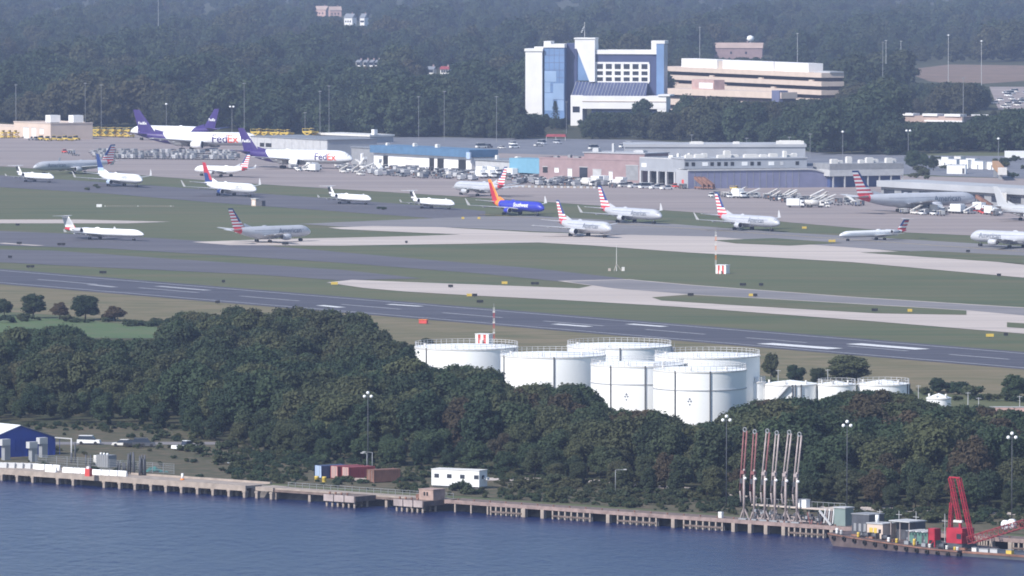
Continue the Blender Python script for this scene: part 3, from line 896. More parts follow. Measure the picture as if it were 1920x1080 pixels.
# gable plane: local x from -w..0 (to the left and towards the river), shed body towards +y turned
GW = 17.6
def gp(u, v, z): return (-u, v, z)       # u along the gable to the left, v along the ridge away
t.rotation_euler = (0, 0, R(38))
b = MB()
b.poly([gp(0, 0, 0), gp(GW, 0, 0), gp(GW, 0, e), gp(GW / 2, 0, rg), gp(0, 0, e)][::-1])
b.poly([gp(0, ln, 0), gp(0, ln, e), gp(GW / 2, ln, rg), gp(GW, ln, e), gp(GW, ln, 0)][::-1])
b.poly([gp(0, 0, 0), gp(0, 0, e), gp(0, ln, e), gp(0, ln, 0)][::-1]); b.poly([gp(GW, 0, 0), gp(GW, ln, 0), gp(GW, ln, e), gp(GW, 0, e)][::-1])
b.build('wall', MAT['shed_blue'], t)
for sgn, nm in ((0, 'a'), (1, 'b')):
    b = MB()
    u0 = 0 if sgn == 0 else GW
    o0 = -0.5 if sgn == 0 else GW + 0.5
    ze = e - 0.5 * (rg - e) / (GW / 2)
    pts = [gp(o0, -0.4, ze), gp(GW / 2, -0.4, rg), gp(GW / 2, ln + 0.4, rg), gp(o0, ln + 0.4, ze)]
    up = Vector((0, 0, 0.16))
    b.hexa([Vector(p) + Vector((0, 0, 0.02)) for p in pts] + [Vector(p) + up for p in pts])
    b.build('roof', MAT['white'] if sgn else MAT['mid_grey'], t)  # sunward slope white, other slope grey: light and shade set by colour
for k in range(14):
    MB().box(-GW + 0.9 + k * 1.36, -GW + 0.98 + k * 1.36, -0.07, -0.003, 0, e).build('wall_rib', MAT['shed_blue'], t)
for (px, py, hp, lab) in ((10, 863, 40, 'pale blue upright duct with side outlet before the blue shed wall'), (61, 866, 38, 'tall pale grey duct standing in front of the shed near the fence'), (80, 858, 38, 'pale grey upright duct between fence duct and the shed corner')):
    s = S(py)
    d = thing('air_duct', lab, 'duct', G(px, py), R(38))
    MB().box(-0.55, 0.85, -0.6, 0.6, 0, hp / s - 0.2).build('shaft', MAT['galvanised'], d)
    MB().box(-1.15, 0.85, -0.62, 0.62, hp / s - 1.3, hp / s).build('head', MAT['light_grey'], d)
fn = thing('chain_fence', 'grey chain fence sagging along the back of the pier before the shed', 'fence', (SH0.x, SH0.y, 0), SHORE_RZ)
fa0, fa1 = shore_a(-20), shore_a(240)
for k in range(14):
    a = fa0 + (fa1 - fa0) * k / 13
    MB().tube((a, 13.2, 0), (a, 13.2, 2.1), 0.05, n=6).build('post', MAT['galvanised'], fn)
b = MB()
for z in (0.15, 0.7, 1.2, 1.65, 2.05):
    b.bar((fa0, 13.2, z), (fa1, 13.2, z), 0.04)
for k in range(120):
    a = fa0 + (fa1 - fa0) * k / 119
    b.bar((a, 13.2, 0.15), (a, 13.2, 2.05), 0.03)
b.build('mesh', MAT['galvanised'], fn)
t = thing('pipe_gantry', 'pale steel gantry post with arm reaching from the blue shed', 'gantry', G(134, 868))
MB().tube((0, 0, 0), (0, 0, 5.0), 0.14).build('post', MAT['light_grey'], t)
MB().bar((0.1, 0, 4.9), (-3.4, 1.5, 5.05), 0.22).build('arm', MAT['light_grey'], t)
MB().tube((0, 0, 0), (0, 0, 2.0), 0.24).build('sleeve', MAT['steel_dark'], t)
for (px, py, hp, n, sp, lab) in ((141, 868, 44, 1, 0, 'single tall dark post beside the pale gantry post'), (161, 874, 25, 1, 0, 'dark post behind the red box on the pier'), (170, 876, 27, 1, 0, 'dark post between red box and white locker'),
                                 (245, 890, 43, 7, 0.9, 'cluster of tall dark timber piles behind the pier'), (267, 892, 42, 6, 0.9, 'second cluster of dark timber piles beside green tarpaulin'), (225, 884, 20, 5, 1.6, 'group of short dark posts beside the grey tank box')):
    t = thing('pile_cluster' if n > 1 else 'post', lab, 'post', G(px, py))
    for k in range(n):
        a = gg.uniform(0, 6.28); r = gg.uniform(0.3, 1) * sp
        MB().tube((r * math.cos(a), r * math.sin(a), 0), (r * math.cos(a) * 0.8, r * math.sin(a) * 0.8, hp / S(py) * gg.uniform(0.75, 1.0)), 0.19, 0.16, n=7).build('pile' if n > 1 else 'shaft', MAT['steel_dark'], t)
t = thing('tank_box', 'grey ribbed tank box with white valves on its top behind pier', 'tank', G(200, 876), SHORE_RZ)
MB().box(-1.7, 1.6, -1.2, 1.2, 0, 2.5).build('body', MAT['mid_grey'], t)
for k in range(6): MB().box(-1.6 + k * 0.6, -1.5 + k * 0.6, -1.27, -1.2, 0, 2.5).build('rib', MAT['galvanised'], t)
for k in range(3): MB().tube((-1.2 + k * 0.9, -0.4, 2.5), (-1.2 + k * 0.9, -0.4, 2.9), 0.22).build('valve', MAT['white'], t)
t = thing('locker', 'narrow bright white locker standing beside the grey tank box', 'locker', G(180, 873), SHORE_RZ)
MB().box(-0.35, 0.4, -0.35, 0.35, 0, 2.1).build('body', MAT['white'], t); MB().box(-0.28, 0.33, -0.38, -0.35, 0.1, 2.0).build('door', MAT['off_white'], t)
b = MB()
for k in range(12):
    for j in range(4):
        f = lambda x, y: (x * 0.42 - 2.4, y * 0.7, 1.1 * math.exp(-((x - 5) / 3.5) ** 2) * (1 - abs(y - 2) / 3) + 0.15 * math.sin(x * 2.1 + y))
        b.poly([f(k, j), f(k + 1, j), f(k + 1, j + 1), f(k, j + 1)], 0, True)
o = b.build('tarpaulin', mat('tarp', (0.03, 0.17, 0.15), 0.6, 0.2, 0.8), None, G(290, 886)); tag(o, 'crumpled green tarpaulin heap beside the dark timber piles', 'tarpaulin')

# ------------------------------------------------------------------ cars (built once per body style, then copied)
def make_car(body_m, style='sedan'):
    t = empty('car')
    L, Wd, H1, H2 = {'sedan': (4.6, 1.8, 0.85, 1.42), 'suv': (4.9, 1.95, 1.05, 1.8), 'pickup': (5.6, 1.95, 1.0, 1.8), 'van': (5.6, 2.0, 1.1, 2.3)}[style]
    b = MB(); h = L / 2; w = Wd / 2
    b.hexa([(-h, -w, 0.32), (h, -w, 0.32), (h, w, 0.32), (-h, w, 0.32), (-h * 0.98, -w * .96, H1), (h * 0.95, -w * .96, H1 * 0.9), (h * 0.95, w * .96, H1 * 0.9), (-h * 0.98, w * .96, H1)])
    b.build('body', body_m, t)
    x0, x1 = {'sedan': (-0.62, 0.35), 'suv': (-0.95, 0.4), 'pickup': (-0.1, 0.45), 'van': (-0.97, 0.62)}[style]
    c = MB(); x0 *= h; x1 *= h
    c.hexa([(x0, -w * .92, H1 * 0.92), (x1 + 0.45, -w * .92, H1 * 0.92), (x1 + 0.45, w * .92, H1 * 0.92), (x0, w * .92, H1 * 0.92), (x0 + 0.3, -w * .78, H2), (x1 - 0.25, -w * .78, H2), (x1 - 0.25, w * .78, H2), (x0 + 0.3, w * .78, H2)])
    c.build('cabin', MAT['glass_dark'], t)
    MB().box(x0 + 0.25, x1 - 0.2, -w * .8, w * .8, H2, H2 + 0.07).build('roof', body_m, t)
    wm = MB().tube((0, -0.11, 0), (0, 0.11, 0), 0.34, n=12).mesh('wheel', MAT['tyre'])
    for sx in (-0.62, 0.62):
        for sy in (-1, 1):
            link('wheel', wm, t, (sx * h, sy * (w - 0.08), 0.34))
    return t
CARS = {}
def car(px, py, style, m, rz, lab, grp=None, loc=None, cat='car', name='car'):
    key = (style, m)
    if key not in CARS:
        o = make_car(MAT[m], style); CARS[key] = o
    else:
        o = copy_tree(CARS[key])
        for k in list(o.keys()): del o[k]
    o.name = name
    o.location = loc if loc is not None else G(px, py, 0.06)
    o.rotation_euler = (0, 0, rz)
    tag(o, lab, cat, grp)
    return o
car(167, 833, 'suv', 'white', R(-8), 'white van-like car parked on the service road by the blue shed')
car(231, 837, 'sedan', 'off_white', R(170), 'pale low car parked next to the dark cars on service road')
car(252, 838, 'sedan', 'black', R(-4), 'dark car parked beside the pale low car on service road', 'dark cars by the blue shed')
car(270, 838, 'suv', 'steel_dark', R(4), 'taller dark car at the end of the parked cars on service road', 'dark cars by the blue shed')
car(346, 843, 'pickup', 'white', R(40), 'white pickup half hidden in scrub on the rough ground')
for (px, py) in ((432, 878), (1232, 914)):
    t = thing('satellite_dish', ('small white dish on a post in the scrub behind the pier', 'small white dish on a post in the scrub by timber pier')[px > 900], 'dish', G(px, py))
    MB().tube((0, 0, 0), (0, 0, 1.0), 0.06, n=6).build('post', MAT['galvanised'], t)
    MB().lathe([(0.02, 0.0), (0.45, 0.12), (0.7, 0.35)], 12, 0, (0, 0, 0.8)).build('dish', MAT['white'], t)

# ------------------------------------------------------------------ containers and trailer
def container(px, py, ln, side_m, end_m, lab, grp):
    t = thing('shipping_container', lab, 'container', G(px, py, 0.03), R(34), grp)
    MB().box(0.05, ln - 0.05, -1.2, 1.2, 0.12, 2.55).build('body', MAT[side_m], t)
    rb = MB().box(-0.07, 0.07, -1.26, -1.2, 0.2, 2.45).mesh('rib', MAT[side_m])
    for k in range(int(ln / 0.45)):
        link('rib', rb, t, (0.3 + k * 0.45, 0, 0))
    for s in (-1, 1):
        d = MB().box(-0.02, 0.05, 0.05 if s > 0 else -1.15, 1.15 if s > 0 else -0.05, 0.2, 2.5).build('door', MAT[end_m], t)  # paler end colour of the blue and red ones paints sunlight onto the doors
        MB().bar((-0.06, s * 0.5, 0.3), (-0.06, s * 0.5, 2.4), 0.06).build('lock_bar', MAT['galvanised'], d)
    fr = MB()
    for x in (0.0, ln):
        for y in (-1.2, 1.2): fr.box(x - 0.08, x + 0.08, y - 0.09, y + 0.09, 0, 2.6)
    fr.build('frame', MAT[side_m], t)
container(597, 897, 6, 'container_blue', 'pale_blue', 'dark blue shipping container with doors painted sunlit pale blue behind the walkway', 'containers behind the pier')
container(627, 898, 6, 'container_red', 'pink', 'red shipping container with doors painted sunlit pink beside the blue container', 'containers behind the pier')
container(648, 900, 6, 'container_red', 'pink', 'outer red shipping container with doors painted sunlit pink and a long red side', 'containers behind the pier')
container(695, 905, 6, 'rust', 'rust', 'rust brown shipping container standing apart from the red ones', 'containers behind the pier')
for (px, py, m, lab) in ((594, 903, 'safety_yellow', 'yellow drum in front of the blue container'), (608, 904, 'safety_yellow', 'yellow drum beside another drum at the blue container')):
    t = thing('drum', lab, 'drum', G(px, py))
    MB().lathe([(0.0, 1.1), (0.42, 1.1), (0.45, 0.75), (0.42, 0.72), (0.45, 0.38), (0.42, 0.35), (0.42, 0)], 14).build('shell', MAT[m], t)
t = thing('pallet_stack', 'flat beige stack of boards beside the red containers', 'boards', G(676, 903), R(-10))
for k in range(5): MB().box(-2.2, 2.2, -0.5, 0.5, 0.1 + k * 0.12, 0.19 + k * 0.12).build('board', MAT['beige'], t)
tp = G(809, 913.5)
t = thing('site_trailer', 'long white site trailer with small dark windows on the river bank', 'trailer', tp, R(-29))
MB().box(0, 10.6, 0, 3.2, 0.4, 3.5).build('body', MAT['white'], t)
MB().box(-0.08, 10.7, -0.1, 3.3, 3.5, 3.64).build('roof', MAT['off_white'], t)
MB().box(0.2, 10.4, 0.2, 3.0, 0.0, 0.4).build('skirt', MAT['dark_grey'], t)
for x in (0.7, 3.5, 6.4, 9.5):
    w_ = MB().box(x, x + 0.95, -0.05, 0.0, 1.95, 2.65).build('window', MAT['glass_dark'], t)
    MB().box(x - 0.07, x + 1.02, -0.03, -0.001, 1.88, 2.72).build('window_frame', MAT['mid_grey'], w_)
MB().box(10.6, 10.65, 1.0, 2.0, 1.9, 2.6).build('window', MAT['glass_dark'], t)
MB().box(10.65, 11.4, 1.7, 2.6, 1.7, 2.2).build('air_conditioner', MAT['white'], t)

# ------------------------------------------------------------------ lamps
def lamp_mast(px, py, top, lab):
    h = (py - top) / S(py)
    t = thing('light_mast', lab, 'light mast', G(px, py))
    MB().tube((0, 0, 0), (0, 0, h - 0.3), 0.12, 0.06, n=8).build('pole', MAT['steel_dark'], t)
    MB().bar((-0.75, 0, h - 0.75), (0.75, 0, h - 0.75), 0.12).build('crossarm', MAT['steel_dark'], t)
    for (x, z) in ((0, h), (-0.68, h - 0.72), (0.68, h - 0.72)):
        MB().lathe([(0.0, -0.34), (0.25, -0.24), (0.34, 0), (0.25, 0.24), (0, 0.34)], 12, 0, (x, -0.2, z)).build('floodlight', MAT['lamp_white'], t)
lamp_mast(690, 882, 736, 'dark mast with three white floodlights rising from wood behind containers')
lamp_mast(1588, 968, 790, 'dark mast with three white floodlights behind the barge deckhouse')
lamp_mast(1897, 990, 812, 'dark mast with three white floodlights behind the crane boom')
lamp_mast(1362, 948, 780, 'dark mast with white floodlights beside the loading arms')
def street_lamp(px, py, top, arm, lab):
    h = (py - top) / S(py)
    t = thing('street_lamp', lab, 'street lamp', G(px, py))
    MB().tube((0, 0, 0), (0, 0, h), 0.09, 0.06, n=8).build('pole', MAT['galvanised'], t)
    MB().bar((0, 0, h), (arm, 0, h + 0.1), 0.09).build('arm', MAT['galvanised'], t)
    MB().box(arm - 0.35, arm + 0.25, -0.16, 0.16, h, h + 0.18).build('lamp_head', MAT['light_grey'], t)
street_lamp(698, 890, 848, -1.6, 'grey street lamp with an arm to the left behind red containers')
street_lamp(688, 892, 850, -0.9, 'shorter armed grey street lamp close behind the red containers')
street_lamp(1154, 925, 881, 1.9, 'grey street lamp leaning out over road behind timber pier')

# ------------------------------------------------------------------ loading arms on the jetty
arm_specs = ((1395, 'steel_brown', 'rusty red-brown loading arm at the end of the row of arms', 0.2), (1414, 'steel_brown', 'brown loading arm with a single bright pipe beside the rusty end one', 0.1),
             (1434, 'steel_pale', 'pale loading arm with red-streaked foot, third from the rusty end', 0.9), (1453, 'steel_pale', 'pale loading arm with widely spread pipes, fourth from rusty end', 0.6),
             (1473, 'steel_pale', 'leaning pale loading arm, second from the white control box end', 1.3), (1494, 'steel_pale', 'whitish loading arm beside the white control box on the gangway', 0.9))
for k, (px, m, lab, lean) in enumerate(arm_specs):
    py = front_row(px) + 1 - 3
    t = thing('loading_arm', lab, 'loading arm', G(px, py, 0.02), SHORE_RZ, 'loading arms on the timber pier')
    s = S(py)
    MB().tube((0, 0, 0), (0, 0, 9.3), 0.24, 0.2, n=10).build('column', MAT['steel_pale'], t)
    for sx in (-1, 1):
        MB().bar((sx * 1.1, 0.2, 0), (sx * 0.1, 0, 2.0), 0.22).build('brace', MAT['steel_pale'], t)
    MB().box(-0.9, 0.9, -0.6, 0.6, 0, 0.25).build('base_plate', MAT['galvanised'], t)
    x0 = -0.7
    top = 16.4 - 0.25 * (k % 2)
    ia = MB().tube((x0 - 0.4, 0.2, 5.4), (x0 + lean * 0.6 + 0.1, 0.5, top), 0.19, 0.14, n=8).build('inboard_arm', MAT[m], t)
    MB().tube((x0 + lean * 0.6 + 0.9, 0.4, top - 0.1), (x0 + 0.25, 0.1, 4.4), 0.16, 0.16, n=8).build('outboard_arm', MAT['steel_brown' if k < 3 else m], t)
    sh = MB().lathe([(0.30, -0.07), (0.46, -0.07), (0.46, 0.07), (0.30, 0.07), (0.30, -0.07)], 14)
    o = sh.build('sheave', MAT['galvanised'], t, (x0 + lean * 0.6 + 0.5, 0.3, top + 0.1)); o.rotation_euler = (R(90), 0, 0)
    MB().tube((x0 - 0.5, 0.3, 5.2), (x0 - 0.3, 0.4, 3.1), 0.15, n=8).build('riser_pipe', MAT['steel_pale'], t)
    MB().lathe([(0, -0.3), (0.26, -0.18), (0.32, 0), (0.26, 0.18), (0, 0.3)], 10, 0, (0.42, -0.2, 7.6)).build('valve', MAT['white'], t)
    MB().box(-0.55, 0.2, -0.35, 0.35, 8.4, 9.0).build('swivel', MAT[m], t)
    MB().box(-1.0, -0.35, 0.0, 0.6, 6.6, 7.5).build('counterweight', MAT['steel_dark'], t)
    MB().bar((0, -0.1, 2.0), (0, -0.1, 9.0), 0.09).build('ladder', MAT['galvanised'], t)
t = thing('gangway', 'raised steel gangway on posts behind the loading arms', 'gangway', (SH0.x, SH0.y, 0), SHORE_RZ)
a0, a1 = shore_a(1392), shore_a(1560)
MB().box(a0, a1, 2.6, 4.0, 2.6, 2.85).build('deck', MAT['beige'], t)
for k in range(9):
    a = a0 + 0.3 + k * (a1 - a0 - 0.6) / 8
    MB().bar((a, 3.3, 0), (a, 3.3, 2.6), 0.18).build('post', MAT['steel_pale'], t)
rl = MB()
rl.bar((a0, 4.0, 3.9), (a1, 4.0, 3.9), 0.07)
for k in range(17): rl.bar((a0 + k * (a1 - a0) / 16, 4.0, 2.85), (a0 + k * (a1 - a0) / 16, 4.0, 3.9), 0.06)
rl.build('railing', MAT['galvanised'], t)
MB().bar((a1 - 4.2, 1.6, 2.6), (a1 - 1.2, 1.2, 0.1), 0.3).build('stair', MAT['light_grey'], t)
o = thing('control_box', 'white control box on the gangway beside the last loading arm', 'box', shore(shore_a(1487), 3.2, 2.85), SHORE_RZ)
MB().box(-0.95, 0.95, -0.6, 0.6, 0, 1.4).build('cabinet', MAT['white'], o); MB().box(-1.0, 1.0, -0.65, 0.65, 1.4, 1.5).build('lid', MAT['light_grey'], o)
o = thing('control_box', 'white cabinet standing on the timber pier before the loading arms', 'box', shore(shore_a(1340), 1.8, 0.02), SHORE_RZ)
MB().box(-0.4, 0.4, -0.3, 0.3, 0, 1.1).build('cabinet', MAT['white'], o); MB().box(-0.34, 0.34, -0.33, -0.3, 0.1, 1.0).build('door', MAT['off_white'], o)
t = thing('pipe_manifold', 'tangle of dark valves and pipes under the gangway behind loading arms', 'pipework', (SH0.x, SH0.y, 0), SHORE_RZ)
a0, a1 = shore_a(1398), shore_a(1530)
gm = random.Random(5)
for k in range(4): MB().tube((a0, 2.0 + k * .35, 0.4 + k * .28), (a1, 2.0 + k * .35, 0.4 + k * .28), 0.14, n=6).build('pipe', MAT['steel_dark' if k % 2 else 'steel_pale'], t)
for k in range(22):
    a = gm.uniform(a0, a1); z = gm.uniform(0.5, 1.6)
    MB().tube((a, gm.uniform(1.2, 2.6), 0.1), (a + gm.uniform(-.6, .6), gm.uniform(1.2, 2.6), z + 0.8), 0.10, n=6).build('riser', MAT[gm.choice(('steel_dark', 'steel_brown', 'steel_pale'))], t)
    MB().box(a - .25, a + .25, 1.5, 2.0, z, z + .5).build('valve_box', MAT[gm.choice(('steel_dark', 'dark_grey', 'galvanised'))], t)
# pier-side green house and pipework
t = thing('pump_house', 'pale green pump house with pipework beside the barge', 'hut', shore(shore_a(1551), 2.0, 0.02), SHORE_RZ)
MB().box(0, 2.6, 0, 2.4, 0, 3.2).build('wall', mat('pale_green', (0.19, 0.245, 0.235), 0.6, 0.1, 0.5), t)
MB().box(-0.15, 2.75, -0.15, 2.55, 3.2, 3.4).build('roof', MAT['light_grey'], t)
MB().box(-2.6, 0, 0.4, 2.2, 0, 2.4).build('pipe_rack', MAT['steel_dark'], t)
for k in range(5):
    MB().tube((-2.4 + k * 0.5, 0.1, 0.3), (-2.4 + k * 0.5 + 0.3, 0.1, 2.9), 0.12, n=6).build('pipe', MAT['steel_pale' if k % 2 else 'white'], t)

# ------------------------------------------------------------------ crane barge
B0, B1 = G(1553, 1023, ZW), G(1796, 1043, ZW)
BU = (B1 - B0).normalized(); BL = (B1 - B0).length
BRZ = math.atan2(BU.y, BU.x)
t = thing('crane_barge', 'long rusty dark barge moored at the end of the timber pier', 'barge', (B0.x, B0.y, ZW), BRZ)
b = MB()
n = 12
sec = []
for k in range(n + 1):
    f = k / n
    x = BL * f
    zt = 2.3 - 1.35 * min(1, f * 1.25) ** 0.8
    rake = 1.6 * max(0, 1 - f * n)        # bow overhang on the first section
    sec.append((x, zt, rake))
for k in range(n):
    (x0, z0, r0), (x1, z1, r1) = sec[k], sec[k + 1]
    b.hexa([(x0 + r0, 0, -0.6), (x1, 0, -0.6), (x1, 11, -0.6), (x0 + r0, 11, -0.6), (x0 - 0.3 * (k == 0), -0.05, z0), (x1, -0.05, z1), (x1, 11, z1), (x0 - 0.3 * (k == 0), 11, z0)])
b.build('hull', MAT['hull'], t)
rb = MB()
for k in range(n):
    (x0, z0, _), (x1, z1, _) = sec[k], sec[k + 1]
    rb.bar((x0, -0.1, z0 - 0.1), (x1, -0.1, z1 - 0.1), 0.22)
rb.build('rubbing_strip', MAT['rust'], t)
for k in range(13):
    o = MB().lathe([(0.22, -0.16), (0.42, -0.16), (0.42, 0.16), (0.22, 0.16)], 10).build('tyre_fender', MAT['tyre'], t, (1.5 + k * 2.5, -0.22, sec[min(n, int(k * .95))][1] - 0.75)); o.rotation_euler = (R(90), 0, 0)
def bz(x):
    f = max(0.0, x / BL)
    return 2.3 - 1.35 * min(1, f * 1.25) ** 0.8
def bx(px, py=1020):        # position along the barge of a pixel column
    return (G(px, 1023 + (px - 1553) * 20 / 243, ZW) - B0).dot(BU)
def on_barge(name, lab, cat, x, y):
    p = B0 + BU * x + Vector((-BU.y, BU.x, 0)) * y
    return thing(name, lab, cat, (p.x, p.y, ZW + bz(x)), BRZ)
h = on_barge('deckhouse', 'dark steel deckhouse nearest the bow of the barge', 'deckhouse', bx(1584), 4)
MB().box(-2.0, 2.2, 0, 4, -0.5, 3.6).build('wall', MAT['steel_dark'], h); MB().box(-2.1, 2.3, -0.1, 4.1, 3.6, 3.75).build('roof', MAT['mid_grey'], h)
for k in range(3): MB().box(-1.5 + k * 1.2, -0.9 + k * 1.2, -0.04, 0, 0.6, 2.0).build('door', MAT['mid_grey'], h)
h = on_barge('deckhouse', 'small white deckhouse with yellow doors in the middle of the barge', 'deckhouse', bx(1619), 3)
MB().box(-1.9, 1.9, 0, 3.5, -0.4, 2.5).build('wall', MAT['beige_bright'], h); MB().box(-2.0, 2.0, -0.15, 3.6, 2.5, 2.66).build('roof', MAT['light_grey'], h)
MB().box(-1.3, -0.5, -0.05, 0, -0.1, 1.8).build('door', MAT['safety_yellow'], h); MB().box(-0.2, 0.5, -0.05, 0, -0.1, 1.8).build('door', MAT['safety_yellow'], h); MB().box(0.9, 1.5, -0.05, 0, 0.9, 1.6).build('window', MAT['glass_dark'], h)
MB().tube((-0.8, 1.5, 2.66), (-0.8, 1.5, 4.0), 0.35).build('funnel', MAT['white'], h)
h = on_barge('deckhouse', 'dark open-sided deckhouse with flat roof beside the white deckhouse', 'deckhouse', bx(1655), 4.5)
MB().box(-2.2, 2.4, 1.5, 4.2, -0.3, 3.3).build('wall', MAT['steel_dark'], h); MB().box(-2.4, 2.6, -0.3, 4.3, 3.3, 3.5).build('roof', MAT['light_grey'], h)
for x in (-2.1, 0.1, 2.3): MB().bar((x, 0, -0.3), (x, 0, 3.3), 0.16).build('post', MAT['steel_pale'], h)
h = on_barge('deckhouse', 'green deckhouse under a striped pale slatted roof', 'deckhouse', bx(1698), 3)
MB().box(-2.4, 2.5, 0.6, 3.6, -0.2, 1.9).build('wall', MAT['green_steel'], h)
for k in range(7):
    o = MB().box(-0.2, 0.2, -0.6, 3.6, 0, 0.1).build('roof_slat', MAT['off_white'] if k % 2 else MAT['mid_grey'], h, (-2.3 + k * 0.75, 0.3, 2.2)); o.rotation_euler = (0, R(20), 0)
for k in range(2): MB().box(-1.2 + k * 1.8, -0.6 + k * 1.8, 0.55, 0.6, 0, 1.6).build('door', MAT['steel_dark'], h)
for k, (px, m, hh) in enumerate(((1563, 'white', 1.0), (1571, 'light_grey', 0.8), (1603, 'safety_yellow', 0.9), (1660, 'white', 0.8), (1675, 'safety_yellow', 0.8), (1708, 'safety_yellow', 1.2), (1737, 'off_white', 0.7), (1769, 'off_white', 0.7), (1784, 'safety_yellow', 0.6), (1789, 'off_white', 0.6))):
    o = on_barge('deck_drum', ('white deck drum', 'pale grey deck drum', 'yellow deck drum', 'white deck drum', 'yellow deck drum', 'tall yellow deck drum', 'pale deck drum', 'pale deck drum', 'low yellow deck drum', 'pale deck drum')[k] + (' near the barge bow', ' beside the dark bow deckhouse', ' before the white deckhouse', ' before the open deckhouse', ' by the open deckhouse', ' by the green deckhouse', ' before the red winch', ' before the red crane', ' at the barge end', ' at the very end of barge')[k], 'drum', bx(px), 0.9)
    MB().lathe([(0, hh), (0.26, hh), (0.28, hh * .66), (0.26, hh * .63), (0.28, hh * .33), (0.26, 0), (0, 0)], 12).build('shell', MAT[m], o)
cl = random.Random(12)
for k in range(16):
    x = bx(cl.uniform(1590, 1790)); y = cl.uniform(1.2, 2.6)
    o = on_barge('deck_gear', ('coil of dark rope', 'pale pump set', 'rusty steel plate stack', 'dark winch drum')[k % 4] + ' lying on the cluttered barge deck', 'deck gear', x, y); o['group'] = 'loose gear on the barge deck'
    if k % 4 == 0: MB().lathe([(0.25, 0), (0.6, 0.05), (0.6, 0.4), (0.25, 0.45)], 10).build('coil', MAT['dark_grey'], o)
    elif k % 4 == 1: MB().box(-.5, .5, -.3, .3, 0, .6).tube((0, 0, .6), (0, 0, 1.2), .12).build('pump', MAT['galvanised'], o)
    elif k % 4 == 2: MB().box(-.9, .9, -.4, .4, 0, .15).box(-.8, .7, -.35, .4, .15, .32).build('plates', MAT['rust'], o)
    else: MB().tube((-.6, 0, .5), (.6, 0, .5), .45, n=10).box(-.7, -.6, -.5, .5, 0, 1).box(.6, .7, -.5, .5, 0, 1).build('drum', MAT['steel_dark'], o)
for k, px in enumerate((1600, 1636, 1668, 1722)):
    o = on_barge('deck_mast', ('slim mast beside the dark bow deckhouse', 'slim mast behind the small deckhouse with yellow doors', 'slim mast at the open deckhouse', 'slim mast at the green deckhouse')[k], 'mast', bx(px), 7.0)
    MB().tube((0, 0, -.2), (0, 0, 4.6 + k * .3), .08, .05, n=6).build('shaft', MAT['light_grey'], o); MB().bar((-.7, 0, 4.2), (.7, 0, 4.2), .07).build('crossbar', MAT['light_grey'], o)
# red winch frame
h = on_barge('winch_tower', 'upright red winch tower between green deckhouse and crane', 'winch', bx(1732, 1030), 2.0)
MB().box(-0.8, 0.8, 0, 1.6, 1.2, 3.3).build('housing', MAT['red_steel'], h)
for x in (-0.75, 0.75): MB().bar((x, 0.1, -0.1), (x * 0.9, 0.1, 3.3), 0.2).build('leg', MAT['red_steel'], h)
MB().bar((-0.7, 0, 0), (0.7, 0, 1.3), 0.14).build('brace', MAT['red_steel'], h)
# crane
cx = bx(1765, 1034)
t = on_barge('crawler_crane', 'dark red lattice crane with raised gantry working from the barge', 'crane', cx, 4.0)
MB().box(-2.6, 2.2, -1.0, 3.0, 0.1, 0.9).build('track_base', MAT['steel_dark'], t)
MB().box(-1.9, 1.9, -0.6, 2.6, 0.9, 3.6).build('machinery_house', MAT['red_steel'], t)
MB().box(1.0, 2.3, -1.2, -0.1, 1.0, 2.9).build('cab', MAT['red_steel'], t)
MB().box(1.1, 2.2, -1.24, -1.2, 1.8, 2.7).build('cab_window', MAT['glass_dark'], t)
MB().box(-0.6, 1.4, -0.2, 0.3, 4.6, 5.0).build('sign_board', MAT['off_white'], t)
def lattice(p, q, w, nseg, m, parent, name, side=Vector((0, 1, 0))):
    p, q = Vector(p), Vector(q)
    d = (q - p).normalized(); a = side - d * side.dot(d); a.normalize(); c = d.cross(a)
    b = MB()
    cor = [(-1, -1), (1, -1), (1, 1), (-1, 1)]
    P = lambda t, k: p + (q - p) * t + (a * cor[k % 4][0] + c * cor[k % 4][1]) * w / 2
    for k in range(4):
        b.bar(P(0, k), P(1, k), 0.13)
    for j in range(nseg):
        for k in range(4):
            b.bar(P(j / nseg, k), P((j + 1) / nseg, k + 1), 0.07)
            b.bar(P(j / nseg, k), P(j / nseg, k + 1), 0.08)
    return b.build(name, m, parent)
RS = MAT['red_steel']
lattice((-1.7, 0.3, 12.4), (0.5, 0.2, 5.0), 0.55, 4, RS, t, 'gantry_leg')
lattice((0.0, 0.6, 12.4), (3.4, 0.4, 1.6), 0.55, 6, RS, t, 'gantry_leg')
MB().bar((-2.0, 0.3, 12.5), (0.3, 0.6, 12.5), 0.25).build('gantry_head', RS, t)
lattice((-1.7, 0.3, 3.5), (-1.4, 0.3, 8.0), 0.5, 5, RS, t, 'gantry_leg')
MB().bar((-1.6, 0.3, 12.3), (-1.6, 0.3, 3.6), 0.10).build('stay', RS, t)
MB().bar((0.6, 0.2, 5.0), (0.8, 0.2, 3.5), 0.4).build('gantry_foot', RS, t)
lattice((3.0, 0.2, 1.6), (17.5, -1.0, 5.6), 1.3, 11, mat('boom_red', (0.25, 0.05, 0.055), 0.6, 0.25, 0.6), t, 'boom')
for (x, z) in ((12.2, 4.9), (13.7, 5.2)):
    o = MB().lathe([(0.15, -0.35), (0.85, -0.35), (0.85, 0.35), (0.15, 0.35)], 14).build('sheave', MAT['white'], t, (x, -0.7, z)); o.rotation_euler = (R(90), 0, 0)
